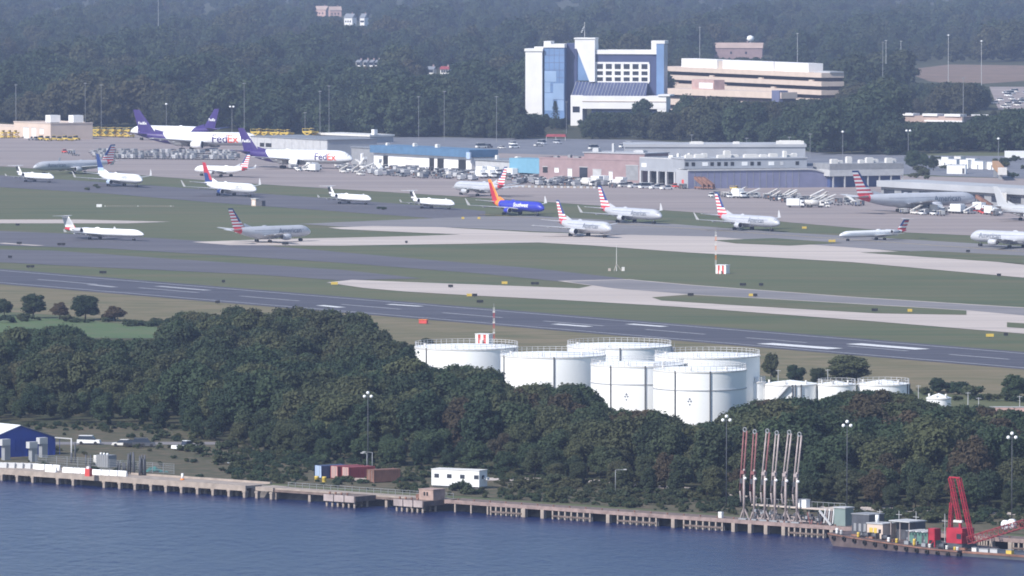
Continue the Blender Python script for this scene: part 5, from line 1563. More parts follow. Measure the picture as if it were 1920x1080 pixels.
aircraft(508, 454, 'a319', R(40), 'silver airliner with flag tail turning away on the concrete taxiway end', AA, -1, am)
aircraft(195, 449, 'crj9', R(-39), 'long slim white regional jet with grey tail and red root on asphalt', EAGLE_W, -1)
aircraft(1717, 398, 'b767', R(32), 'large silver wide-body with flag tail parked at the concourse', AA, -1, [('American', 3.1, 0.27, 0.3, 'letter_grey', 0.03)])
aircraft(1938, 413, 'a319', R(-40), 'grey airliner with plain grey tail cut by the frame at the concourse', GREY, -1)
fx = lambda s, x: [('Fed', s, x, 0.2, 'purple', 0.06), ('Ex', s, x, 0.2, 'letter_orange', 0.06)]
aircraft(372, 282, 'b777', R(-20), 'large white freighter with purple tail and hull end, behind the dolly rows', FDX, -1, fx(5.6, 0.25))
aircraft(556, 315, 'md11', R(-27), 'white freighter with purple tail parked among loaders by grey building', FDX, -1, fx(4.4, 0.20))
aircraft(326, 264, 'b767', R(180 - 38), 'white freighter with purple tail facing left beyond the other freighters', FDX, 1, [('Fed', 3.9, 0.22, 0.2, 'purple', 0.06), ('Ex', 3.9, 0.22, 0.2, 'letter_orange', 0.06)])

# ------------------------------------------------------------------ airport buildings
def frame(p0, p1):
    a, c = G(*p0), G(*p1)
    d = c - a
    return a, math.atan2(d.y, d.x), d.length
def building(name, lab, p0, p1, cat='building', grp=None):
    a, rz, ln = frame(p0, p1)
    t = thing(name, lab, cat, (a.x, a.y, 0), rz, grp)
    return t, ln, S((p0[1] + p1[1]) / 2)
def openings(t, ln, x0, x1, spec, nm, y=-0.06):
    """spec: (px0, px1, z0, z1, material); x0..x1 are the pixel columns of the facade ends"""
    for (a, c, z0, z1, m) in spec:
        u0, u1 = (a - x0) / (x1 - x0) * ln, (c - x0) / (x1 - x0) * ln
        o = MB().box(u0, u1, y, 0.0, z0, z1).build(nm, MAT[m], t)
        MB().box(u0 - 0.15, u1 + 0.15, y - 0.10, y + 0.02, z1, z1 + 0.25).build('lintel', MAT['light_grey'], o)
def parapet(t, x0, x1, y0, y1, z, m, h=0.5, w=0.35, nm='parapet'):
    b = MB()
    b.box(x0, x1, y0, y0 + w, z, z + h); b.box(x0, x1, y1 - w, y1, z, z + h); b.box(x0, x0 + w, y0 + w, y1 - w, z, z + h); b.box(x1 - w, x1, y0 + w, y1 - w, z, z + h)
    b.build(nm, MAT[m], t)
def roof_units(t, lst, z, m='off_white'):
    for (x, y, w, d, h) in lst:
        MB().box(x, x + w, y, y + d, z, z + h).box(x + w * .1, x + w * .9, y + d * .1, y + d * .9, z + h, z + h + 0.2).build('roof_unit', MAT[m], t)

# tarmac between the terminal and the woods
sheet('car_park', [(560, 257), (700, 256), (1180, 262), (1300, 268), (1560, 288), (1750, 292), (2100, 294), (2100, 342), (1560, 322), (1200, 296), (900, 286), (600, 264)], 0.06, 'lot_asphalt')
# beige cargo building
t, ln, s = building('cargo_building', 'beige flat cargo building with white doors and two white roof boxes', (26, 258), (95, 262))
MB().box(0, ln, 0, 23, 0, 7.6).build('wall', MAT['beige_bright'], t)
parapet(t, -0.2, ln + 0.2, -0.2, 23.2, 7.6, 'beige')
openings(t, ln, 26, 95, ((44, 54, 0, 5.2, 'white'), (60, 68, 1.2, 5.2, 'white'), (75, 82, 2.6, 5.0, 'white')), 'door')
for (u, v) in ((ln - 9, 4.5), (ln - 2.0, 13.5)):
    bx_ = MB().box(u - 5.2, u, v, v + 5.5, 8.1, 11.6).build('roof_box', MAT['white'], t)
    MB().box(u - 4.8, u - 0.4, v + .4, v + 5.1, 7.6, 8.1).build('support', MAT['mid_grey'], bx_)
t, ln, s = building('cargo_annex', 'low beige annex building beside the cargo building', (-60, 252), (26, 256))
MB().box(0, ln, 2, 15, 0, 4.6).build('wall', MAT['beige_bright'], t); parapet(t, 0, ln - .3, 2, 15, 4.6, 'beige')
# grey warehouse
t, ln, s = building('warehouse', 'long grey panelled warehouse behind the parked freighter', (470, 287), (614, 295))
MB().box(0, ln, 0, 26, 0, 7.6).build('wall', MAT['cladding_grey'], t)
MB().box(-0.4, ln + 0.4, -0.4, 26.4, 7.6, 8.0).build('roof', MAT['roof_grey'], t)
for k in range(11):
    MB().box(k * ln / 11 + 0.1, (k + 1) * ln / 11 - 0.1, -0.10, -0.003, 2.6, 7.5).build('panel', MAT['light_grey'], t)  # paler than the end wall: sunlight on the front put into the colour
openings(t, ln, 470, 614, ((488, 496, 3.2, 5.0, 'black'), (499, 510, 3.2, 5.0, 'black')), 'window', -0.16)
t, ln, s = building('freight_shed', 'low freight shed with a long white roof edge at the wood', (596, 264), (694, 268))
MB().box(0, ln, 0, 14, 0, 3.0).build('wall', MAT['cladding_grey'], t); MB().box(-0.5, ln + .5, -0.6, 14.5, 3.0, 3.9).build('roof', MAT['off_white'], t); MB().box(ln - 1.6, ln + 0.6, 2, 4, 3.9, 6.4).build('chimney', MAT['white'], t)
# grey hangar piece and blue-roofed shed
t, ln, s = building('hangar', 'grey hangar end wall between freighter nose and blue-roofed shed', (655, 308), (703, 311))
MB().box(0, ln - 0.2, 1, 20, 0, 7.4).build('wall', MAT['mid_grey'], t); MB().box(-0.3, ln - .1, 0.6, 20.4, 7.4, 7.9).build('roof', MAT['roof_grey'], t)
openings(t, ln, 655, 703, ((676, 679, 2, 5, 'white'),), 'door', 0.9)
t, ln, s = building('service_shed', 'white service shed with deep bright blue roof fascia and dark doorways', (701, 312), (884, 322))
MB().box(0, ln, 0, 12, 0, 6.1).build('wall', MAT['wall_white'], t)
MB().box(-0.8, ln + 0.8, -1.6, 13, 6.1, 9.3).build('roof', MAT['roof_blue'], t)
openings(t, ln, 701, 884, ((719, 728, 0, 4.9, 'black'), (806, 815, 0, 4.9, 'black'), (821, 833, 0, 4.9, 'black'), (860, 874, 0, 4.9, 'black'), (760, 775, 0.2, 4.0, 'off_white')), 'doorway')
roof_units(t, ((ln * .06, 3, 1.5, 1.5, 0.9), (ln * .3, 5, 1.6, 1.6, 1.2), (ln * .55, 4, 2, 1.6, 1.3)), 9.3)
MB().box(ln - 0.5, ln + 2.5, -2.4, -1.7, 5.6, 8.4).build('sign', MAT['pale_blue'], t)
t, ln, s = building('baggage_hall', 'pale grey low hall between blue-roofed shed and teal block', (884, 323), (957, 327))
MB().box(0, ln - .2, 2, 26, 0, 5.2).build('wall', MAT['light_grey'], t); MB().box(-0.3, ln - .25, 1.5, 26.5, 5.2, 5.8).build('roof', MAT['roof_grey'], t)
roof_units(t, ((ln * .4, 4, 1.6, 1.2, 1.6), (ln * .7, 8, 2.4, 2, 1.2)), 5.8)
t, ln, s = building('teal_block', 'plain teal clad block beside the brick building', (955, 330), (1012, 333))
MB().box(0, ln - .1, 0, 10, 1.6, 7.6).build('wall', MAT['teal'], t)
for k in range(4): MB().box(0.4 + k * (ln - 1.4) / 3, 0.9 + k * (ln - 1.4) / 3, 0.3, 0.8, 0, 1.6).build('pillar', MAT['dark_grey'], t)
MB().box(0.2, ln - .3, 5, 9.5, 0, 1.6).build('base', MAT['dark_grey'], t)
t, ln, s = building('brick_building', 'pinkish brick apron building with mixed doors', (1011, 338), (1199, 343))
MB().box(0, ln, 0, 14, 0, 9.0).build('wall', MAT['brick'], t); parapet(t, -0.15, ln + .1, -0.15, 14.1, 9.0, 'brick', 0.6)
MB().box(ln * .38, ln * .98, 5, 22, 9.0, 11.6).build('upper_wall', MAT['brick'], t)
MB().box(ln * .37, ln * .99, 4.6, 22.4, 11.6, 12.0).build('upper_roof', MAT['roof_pale'], t)
openings(t, ln, 1011, 1199, ((1018, 1027, 3.2, 5.6, 'black'), (1040, 1048, 3.4, 5.2, 'white'), (1065, 1073, 1.8, 5.0, 'white'), (1087, 1102, 1.2, 5.8, 'glass_dark'), (1112, 1128, 0.8, 5.0, 'light_grey'), (1142, 1149, 1.0, 4.2, 'white'), (1174, 1197, 1.0, 7.0, 'mid_grey')), 'door')
roof_units(t, ((ln * .1, 3, 2, 2, 0.9), (ln * .2, 6, 1.4, 1.4, 1.4), (ln * .28, 4, 3, 2, 0.8)), 9.0, 'mid_grey')
roof_units(t, ((ln * .42, 8, 3, 2, 1.4), (ln * .6, 9, 1.0, 1.0, 3.4), (ln * .8, 10, 5, 3, 0.8)), 12.0, 'light_grey')
t, ln, s = building('bay_building', 'grey building with five dark loading bays beside the brick building', (1199, 344), (1283, 348))
MB().box(0, ln - .15, 4.0, 20, 0, 10.4).box(0, ln - .15, 0, 4.0, 5.3, 10.4).build('wall', MAT['cladding_grey'], t); parapet(t, 0, ln - .2, -0.05, 20, 10.4, 'light_grey', 0.5)
for k in range(6): MB().box(k * (ln - 1.2) / 5, k * (ln - 1.2) / 5 + 1.0, 0, 0.9, 0, 5.3).build('pillar', MAT['light_grey'], t)
for k in range(5): MB().box(k * (ln - 1.2) / 5 + 1.0, (k + 1) * (ln - 1.2) / 5, 3.7, 3.99, 0, 5.2).build('bay_shade', MAT['black'], t)  # black panels colour in the shade of the open bays
MB().box(ln * .05, ln * .16, -0.1, 0, 6.8, 8.4).build('sign', MAT['white'], t)
MB().box(ln * .93, ln * 1.16, -1.2, -0.3, 5.6, 7.0).build('canopy', MAT['white'], t)
roof_units(t, ((ln * .7, 3, 1.4, 1, 2.2), (ln * .85, 5, 1.6, 1, 2.4), (ln * .3, 8, 3, 2, 1)), 10.4)
# terminal: glazed lower storey with a curved end, windowed upper storey
t, ln, s = building('terminal', 'long grey terminal with dark glazed lower storey, window row and curved roof end', (1290, 354), (1560, 351))
k_ = ln / 270.0
U = lambda px: (px - 1290) * k_
arc = [(U(1512) + (U(1567) - U(1512)) * math.sin(R(a)), 7.4 * math.cos(R(a))) for a in range(0, 91, 10)]
b = MB(); pts = [(0, 0.0), (0, 7.4)] + arc
n = len(pts)
i0 = len(b.v)
b.v += [(x, 0, z) for x, z in pts] + [(x, 16, z) for x, z in pts]
b.f.append(tuple(range(n))); b.m.append(0); b.sm.append(False)
for k in range(1, n):
    b.f.append((k - 1, k, n + k, n + k - 1)[::-1]); b.m.append(1); b.sm.append(False)
b.build('glazed_wall', [mat('terminal_glass', (0.19, 0.195, 0.30), 0.35, 0.10, 0.2), MAT['roof_pale']], t)
b = MB()
for (xa, za), (xb, zb) in zip([(0, 7.4)] + arc, arc):
    b.hexa([(xa, -0.5, za - .25), (xb, -0.5, zb - .25), (xb, 0.6, zb - .25), (xa, 0.6, za - .25), (xa, -0.5, za + .35), (xb, -0.5, zb + .35), (xb, 0.6, zb + .35), (xa, 0.6, za + .35)])
b.build('roof_edge', MAT['light_grey'], t)
for k in range(1, 18):
    MB().box(k * U(1510) / 18 - 0.08, k * U(1510) / 18 + 0.08, -0.12, -0.003, 0, 7.1).build('mullion', MAT['mid_grey'], t)
MB().box(0, U(1520), 5, 22, 7.76, 11.6).build('upper_wall', MAT['cladding_grey'], t)
MB().box(-0.3, U(1521), 4.6, 22.4, 11.6, 12.0).build('roof', MAT['roof_pale'], t)
for (px, m) in ((1290, 'black'), (1302, 'black'), (1322, 'white'), (1337, 'black'), (1350, 'black'), (1363, 'black'), (1375, 'black'), (1396, 'white'), (1412, 'black'), (1425, 'black'), (1446, 'white'), (1468, 'light_grey'), (1497, 'black')):
    MB().box(U(px) + 0.4, U(px) + (2.8 if m == 'white' else 1.8), 4.9, 5.0, 8.9, 10.4).build('window', MAT[m], t)
roof_units(t, tuple((U(px), 7 + (k % 3) * 3, w, 2.4, h) for k, (px, w, h) in enumerate(((1296, 3, 1.2), (1318, 4, 1.3), (1336, 2, 1.5), (1356, 3, 1.0), (1373, 2.6, 2.6), (1390, 3, 0.9), (1406, 6, 1.2), (1440, 3, 0.9), (1462, 3.4, 1.2), (1480, 1.2, 2.4), (1490, 2.5, 0.9), (1505, 2, 1.2)))), 12.0)
# second, higher terminal roof behind
t, ln, s = building('terminal_hall', 'wide pale blue-grey terminal hall roof behind the window-row terminal', (1172, 312), (1510, 312))
MB().box(0, ln, 0, 30, 0, 8.4).build('wall', MAT['cladding_grey'], t); MB().box(-0.5, ln + .5, -0.5, 30.5, 8.4, 9.6).build('roof', MAT['roof_pale'], t)
roof_units(t, ((ln * .36, 4, 6, 3, 0.9), (ln * .84, 3, 12, 3, 1.4), (ln * .6, 6, 3, 3, 0.8)), 9.6)
t, ln, s = building('gate_block', 'pale grey gate block over a dark blue recess right of the terminal', (1562, 352), (1694, 350))
MB().box(0, ln, 3.0, 16, 0, 4.6).build('recess_wall', mat('navy', (0.06, 0.085, 0.20), 0.5, 0.1, 0.3), t)
MB().box(-1.5, ln, 0, 16, 4.6, 7.4).build('wall', MAT['light_grey'], t); MB().box(-1.6, ln + .1, -0.1, 16.1, 7.4, 9.6).build('parapet_wall', MAT['mid_grey'], t)
for k in range(7): MB().box(k * (ln - .5) / 6, k * (ln - .5) / 6 + 0.5, 0.2, 0.7, 0, 4.6).build('pillar', MAT['light_grey'], t)
roof_units(t, tuple((ln * f, 3 + 2 * (k % 3), w, 2, h) for k, (f, w, h) in enumerate(((.02, 3, 1.6), (.15, 2, 1.0), (.3, 2.2, 2.4), (.42, 2, 1.2), (.55, 3, 2.0), (.68, 2, 1.3), (.8, 3, 1.8), (.92, 1.5, 1.4)))), 9.6)
t, ln, s = building('concourse', 'long low concourse with broad white roof behind the parked wide-body', (1648, 372), (2060, 397), 'concourse')
MB().box(0, ln, 1, 17, 0, 4.6).build('wall', MAT['mid_grey'], t); MB().box(-0.8, ln, -0.6, 18, 4.6, 7.0).build('roof', MAT['roof_pale'], t)
for k in range(12): MB().box(2 + k * ln / 12, 2 + (k + .6) * ln / 12, 0.93, 0.999, 1.2, 3.6).build('window', MAT['glass_dark'], t)
mat('jet_orange', (0.42, 0.24, 0.12), 0.6, 0.15, 0.5)
# jet bridges
for (p, q, m, lab) in (((1866, 332), (1906, 352), 'jet_orange', 'orange tan jet bridge sloping down beside the white trailers'), ((1868, 380), (1890, 398), 'light_grey', 'grey jet bridge between wide-body nose and grey airliner')):
    a, c = G(*p), G(*q)
    d = c - a
    t = thing('jet_bridge', lab, 'jet bridge', a, math.atan2(d.y, d.x))
    Ln = min(d.length, 40)
    MB().hexa([(0, -1.3, 4.2), (Ln, -1.3, 2.6), (Ln, 1.3, 2.6), (0, 1.3, 4.2), (0, -1.3, 6.8), (Ln, -1.3, 5.2), (Ln, 1.3, 5.2), (0, 1.3, 6.8)]).build('tunnel', MAT[m], t)
    MB().box(Ln, Ln + 2.6, -1.8, 1.8, 2.4, 5.4).build('cab', MAT['off_white'], t)
    for x in (0.5, Ln * .75): MB().box(x, x + 0.5, -0.8, 0.8, 0, 4.0).build('leg', MAT['galvanised'], t)

# ------------------------------------------------------------------ hotel
hp0 = (984, 234)
ha = G(*hp0)
HS = S(234)
HR = R(-12)
hot = thing('hotel', 'tall white and blue-glass hotel above the airport trees', 'hotel', (ha.x, ha.y, 0), HR)
hx = lambda px: (px - 984) / HS / math.cos(HR)
hz = lambda py: (233 - py) / HS
MB().box(hx(985), hx(1016.5), 0, 11, 0, hz(95)).build('tower', MAT['wall_white'], hot)
MB().box(hx(983.5), hx(1018), -0.5, 11.4, hz(95), hz(90)).box(hx(1001), hx(1018), 1, 8, hz(90), hz(86.5)).build('tower_cap', MAT['wall_white'], hot)
MB().box(hx(1019), hx(1057), 1.5, 12, 0, hz(88)).build('glass_block', MAT['blue_glass'], hot)
for k, (x0, x1, y0, y1) in enumerate(((1020, 1042, 132, 152), (1020, 1031, 153, 172), (1036, 1056, 155, 185), (1020, 1036, 173, 206), (1044, 1056, 186, 206))):
    MB().box(hx(x0), hx(x1), 1.40, 1.47, hz(y1), hz(y0)).build('glass_panel', MAT['blue_glass_pale'], hot)
gl = MB()
for k in range(1, 9): gl.box(hx(1019), hx(1057), 1.42, 1.497, hz(88 + k * 14) - 0.08, hz(88 + k * 14) + 0.08)
for k in range(1, 4): gl.box(hx(1019 + k * 9.5) - 0.06, hx(1019 + k * 9.5) + 0.06, 1.42, 1.497, 0, hz(88))
gl.build('glazing_bars', MAT['curtain_wall'], hot)
MB().box(hx(1018.5), hx(1057.5), 1, 12.4, hz(88), hz(81)).box(hx(1018.5), hx(1032), 1.2, 10, hz(81), hz(76)).build('block_cap', MAT['wall_white'], hot)
mat('hotel_glass', (0.065, 0.08, 0.165), 0.3, 0.1, 0.2)
MB().box(hx(1057), hx(1077), 7, 14, 0, hz(80)).build('recess', MAT['hotel_glass'], hot)
MB().box(hx(1064), hx(1112), 7.5, 15, hz(150), hz(84)).build('atrium_glass', MAT['blue_glass'], hot)
b = MB()
pts = [(hx(1075.5), hz(72)), (hx(1113), hz(72)), (hx(1113), hz(152)), (hx(1103), hz(152)), (hx(1079), hz(90)), (hx(1075.5), hz(90))]
i0 = len(b.v); n = len(pts)
b.v += [(x, 3.0, z) for x, z in pts] + [(x, 12.0, z) for x, z in pts]
b.f.append(tuple(range(n))[::-1]); b.m.append(0); b.sm.append(False)
b.f.append(tuple(range(n, 2 * n))); b.m.append(0); b.sm.append(False)
for k in range(n):
    b.f.append((k, (k + 1) % n, n + (k + 1) % n, n + k)); b.m.append(0); b.sm.append(False)
b.build('tapered_tower', MAT['wall_white'], hot)
MB().box(hx(1074), hx(1114), 2.6, 12.3, hz(72), hz(69.5)).build('tower_cap', MAT['wall_white'], hot)
MB().box(hx(1113), hx(1228), 5, 15, 0, hz(100)).build('wing', MAT['hotel_glass'], hot)
MB().box(hx(1112.5), hx(1228), 4.3, 15.3, hz(100), hz(92)).build('wing_cap', MAT['wall_white'], hot)
# window grid: frame of bars with separate panes
gx0, gx1, gy0, gy1 = 1113, 1213, 118, 152
fr = MB()
for k in range(7):
    u = gx0 + (gx1 - gx0) * k / 6
    fr.box(hx(u - 2.6 if k else u), hx(u + 2.6 if k < 6 else u + 1.5), 4.55, 4.99, hz(gy1), hz(gy0))
for k in range(4):
    z = hz(gy0 + (gy1 - gy0) * k / 3)
    fr.box(hx(gx0), hx(gx1), 4.50, 4.999, z - (0.1 if k == 0 else 0.75), z + (0.9 if k == 0 else 0.35))
fr.build('window_grid', MAT['wall_white'], hot)
for i in range(6):
    for j in range(3):
        u0 = gx0 + (gx1 - gx0) * i / 6 + 2.6; u1 = gx0 + (gx1 - gx0) * (i + 1) / 6 - 2.6
        z1 = hz(gy0 + (gy1 - gy0) * j / 3) - 0.75; z0 = hz(gy0 + (gy1 - gy0) * (j + 1) / 3) + 0.35
        MB().box(hx(u0), hx(u1), 4.86, 4.97, z0, z1).build('window_pane', MAT['glass_dark'], hot)
MB().box(hx(1228), hx(1242), 3, 13, 0, hz(80)).build('glass_column', MAT['blue_glass'], hot)
MB().box(hx(1226.5), hx(1243.5), 2.7, 13.3, hz(80), hz(74.5)).box(hx(1217.5), hx(1227.5), 4.0, 13, hz(100), hz(74.5)).build('column_cap', MAT['wall_white'], hot)
# sloping ribbed atrium roof
xa, xb, za, zb = hx(1077), hx(1216), hz(177), hz(152)
MB().hexa([(xa, -8, za - 0.3), (xb, -8, za - 0.3), (xb - 1.5, 5, zb - .3), (xa, 5, zb - .3), (xa, -8, za), (xb, -8, za), (xb - 1.5, 5, zb), (xa, 5, zb)]).build('atrium_roof', MAT['hotel_glass'], hot)
for k in range(23):
    x = xa + (xb - xa - 1.6) * k / 22
    MB().bar((x + 0.1, -8, za + 0.1), (x, 5, zb + 0.1), 0.22).build('roof_rib', MAT['cladding_grey'], hot)
MB().box(hx(1077), hx(1099), -10, 2, 0, hz(176)).build('entrance_wing', MAT['wall_white'], hot)
MB().box(hx(1081), hx(1094), -10.12, -10.0, hz(208), hz(197)).build('window', MAT['glass_dark'], hot)
MB().box(hx(1099), hx(1255), -10, 2, hz(201), hz(177)).build('gallery', MAT['wall_white'], hot)
MB().box(hx(1099), hx(1255), -10.25, -10.0, hz(188), hz(186.5)).build('string_course', MAT['beige'], hot)
MB().box(hx(1115), hx(1238), -8.5, 1, 0, hz(201)).build('gallery_base', MAT['hotel_glass'], hot)
MB().box(hx(1238), hx(1255), -9.9, 1.9, 0, hz(201)).build('gallery_pier', MAT['wall_white'], hot)
MB().box(hx(1240), hx(1262), -10.6, 2.5, hz(177), hz(174)).build('gallery_cap', MAT['wall_white'], hot)
MB().box(hx(972), hx(983), 1, 6, 0, hz(207)).build('porch', MAT['wall_white'], hot)
MB().tube((hx(1091), 7, hz(69.5)), (hx(1091), 7, hz(40)), 0.18, n=6).build('mast', MAT['light_grey'], hot)
for k in range(4): MB().lathe([(0.05, 0), (0.5, 0.2), (0.55, 0.5)], 8, 0, (hx(1086 + k * 1.3), 6.5, hz(60 - k * 3))).build('dish', MAT['white'], hot)

# ------------------------------------------------------------------ beige banded building beside the hotel
t, ln, s = building('parking_garage', 'long cream building with four dark open storeys beside the hotel', (1240, 197), (1540, 213), 'garage')
Hh = 22.2
k_ = ln / 300
MB().box(1.5, ln - 1.5, 6, 13.5, 0, Hh - 0.5).build('core_wall', mat('garage_shade', (0.035, 0.027, 0.028), 0.8, 0.15, 0.2), t)  # near-black core: shade inside the open storeys put into its colour
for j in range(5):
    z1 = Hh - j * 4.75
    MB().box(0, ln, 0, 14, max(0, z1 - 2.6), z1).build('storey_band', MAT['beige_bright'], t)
for j in range(4):
    z0 = Hh - j * 4.75 - 4.75
    for k in range(13):
        if (k * 3 + j) % 4 == 0:
            MB().box(k * ln / 13, k * ln / 13 + 4.5, 0.06, 1.2, z0, z0 + 0.8).build('upstand', MAT['beige_bright'], t)
for (x0, x1) in ((1270, 1338), (1349, 1444), (1446, 1508)):
    MB().box((x0 - 1240) * k_, (x1 - 1240) * k_, 3, 12, Hh, Hh + 4.8).build('roof_house', MAT['wall_white'], t)
MB().box((1338.5 - 1240) * k_, (1348.5 - 1240) * k_, 4, 11, Hh, Hh + 4.2).build('roof_link', MAT['beige'], t)
MB().box((1512 - 1240) * k_, (1541 - 1240) * k_, 5, 13.5, Hh + 0.01, Hh + 0.8).build('side_roof', MAT['roof_pale'], t)
t, ln, s = building('office_wing', 'low cream office wing in front of the cream garage', (1249, 208), (1465, 217))
k_ = ln / 216
MB().box(0.8, ln - .8, 1.8, 10, 0, 11).build('core_wall', MAT['garage_shade'], t)  # same near-black colour stands for shade in the gaps between bands
for (z0, z1) in ((9.2, 12.6), (3.6, 6.9), (0, 1.2)): MB().box(0, ln - .1, 0, 10.5, z0, z1).build('storey_band', MAT['beige_bright'], t)
MB().box((1295 - 1249) * k_, (1337 - 1249) * k_, 1, 8, 12.6, 18).build('stair_house', MAT['pink'], t)
MB().box((1309 - 1249) * k_, (1335 - 1249) * k_, 0.9, 0.99, 13.2, 16.4).build('stair_panel', MAT['white'], t)
MB().box((1449 - 1249) * k_, (1463 - 1249) * k_, -0.6, 5, 0, 13.6).build('glass_stair', MAT['curtain_wall'], t)
MB().box((1324 - 1249) * k_, (1327 - 1249) * k_, -0.15, -0.01, 0, 9).build('column', MAT['beige_bright'], t)
t, ln, s = building('roadside_block', 'low tan building with two white roof strips among far trees', (1684, 236), (1820, 239))
k_ = ln / 136
MB().box(0, 118 * k_, 1, 12, 0, 5.4).build('wall', MAT['tan_roof'], t)
for (x0, x1) in ((1685, 1712), (1729, 1757), (1770, 1800)): MB().box((x0 - 1684) * k_, (x1 - 1684) * k_, 0.2, 6, 5.4, 6.6).build('roof_strip', MAT['wall_white'], t)
MB().box((1735 - 1684) * k_, (1806 - 1684) * k_, -1.0, 1.0, 2.6, 3.4).build('canopy', MAT['wall_white'], t)
for (x0, x1) in ((1822, 1838), (1843, 1853)):
    t = thing('roof_shelter', 'pale flat shelter roof beyond the low tan building' if x0 < 1830 else 'small pale shelter roof farthest from the tan building', 'shelter', G(x0, 235), 0)
    MB().box(0, (x1 - x0) / 3.6, 0, 5, 4.8, 5.5).build('roof', MAT['wall_white'], t)
    for x in (0.2, (x1 - x0) / 3.6 - .4): MB().box(x, x + .2, 0.2, 0.4, 0, 4.8).build('post', MAT['light_grey'], t)

# ------------------------------------------------------------------ far houses
def house(px, py, w, d, h, rh, rz, wall, roof, lab, grp='far houses in the woods'):
    t = thing('house', lab, 'house', G(px, py), rz, grp)
    MB().box(-w / 2, w / 2, -d / 2, d / 2, 0, h).build('wall', MAT[wall], t)
    b = MB()
    o = 0.5
    b.poly([(-w / 2 - o, -d / 2 - o, h), (w / 2 + o, -d / 2 - o, h), (w / 2 + o, 0, h + rh), (-w / 2 - o, 0, h + rh)])
    b.poly([(w / 2 + o, d / 2 + o, h), (-w / 2 - o, d / 2 + o, h), (-w / 2 - o, 0, h + rh), (w / 2 + o, 0, h + rh)])
    for sx in (-1, 1): b.poly([(sx * w / 2, -d / 2, h), (sx * w / 2, d / 2, h), (sx * w / 2, 0, h + rh)])
    rf = b.build('roof', MAT[roof], t)
    MB().box(w * .2, w * .2 + 1, -0.5, 0.5, h + rh * .5, h + rh + 1.2).build('chimney', MAT['brick'], rf)
    for k in range(3): MB().box(-w * .38 + k * w * .28, -w * .38 + k * w * .28 + 1.4, -d / 2 - 0.05, -d / 2, h * .45, h * .45 + 1.8).build('window', MAT['glass_dark'], t)
house(604, 33, 13, 10, 8, 4, R(-25), 'pink', 'tan_roof', 'pinkish house with tan roof high in the wooded hill')
house(628, 34, 12, 10, 8, 4, R(10), 'pink', 'tan_roof', 'second pinkish house beside the first in the wooded hill')
house(657, 49, 9, 8, 8, 4, R(-30), 'wall_white', 'roof_grey', 'white gabled house in the woods next to a slim white one')
house(683, 49, 5, 8, 8, 4, R(-30), 'wall_white', 'roof_grey', 'slim white house beside the white gabled one in the woods')
house(722, 50, 14, 10, 4, 2, R(0), 'cladding_grey', 'roof_grey', 'low grey house beyond the white gabled houses')
for k, px in enumerate((675, 688, 699, 709)):
    house(px, 127, 3.2, 6, 4, 1.6, R(-30), 'wall_white', 'roof_grey', 'small white row house in the line of four among trees')
house(809, 141, 5, 6, 4, 2, R(-20), 'off_white', 'roof_grey', 'small pale house among trees beside a red-roofed one')
house(836, 141, 6, 6, 4, 2, R(-20), 'off_white', 'container_red', 'small red-roofed house among the far trees')
house(1380, 110, 40, 14, 8, 4, R(-5), 'brick', 'tan_roof', 'long reddish building with a white dome behind the cream garage')
t = thing('water_dome', 'small white dome on the reddish building behind the garage', 'dome', G(1407, 108.5))
MB().tube((0, 0, 0), (0, 0, 12), 0.8, 0.8).build('stem', MAT['off_white'], t)
MB().lathe([(0.1, 12), (2.4, 13), (2.8, 14.5), (2.2, 16.2), (0.1, 17)], 16).build('dome', MAT['white'], t)
gy2 = random.Random(8)
for k in range(26):
    px, py = gy2.uniform(1866, 1935), gy2.uniform(172, 202)
    car(px, py, gy2.choice(('sedan', 'suv', 'van')), gy2.choice(('white', 'off_white', 'silver', 'white', 'dark_grey')), R(gy2.choice((0, 90)) + gy2.uniform(-6, 6) - 56), 'car in the far lot at the edge of the brown field', 'cars in the far lot', loc=G(px, py, 0.12))
for k in range(22):
    px, py = gy2.uniform(860, 1500), gy2.uniform(0, 1)
    py = interp([(860, 272), (1180, 276), (1500, 292)], px) + gy2.uniform(-6, 6)
    car(px, py, gy2.choice(('sedan', 'suv', 'van')), gy2.choice(('white', 'white', 'off_white', 'silver', 'dark_grey')), R(-56 + gy2.choice((0, 90))), 'car on the tarmac between the terminal roofs and the wood', 'cars behind the terminal', loc=G(px, py, 0.08))

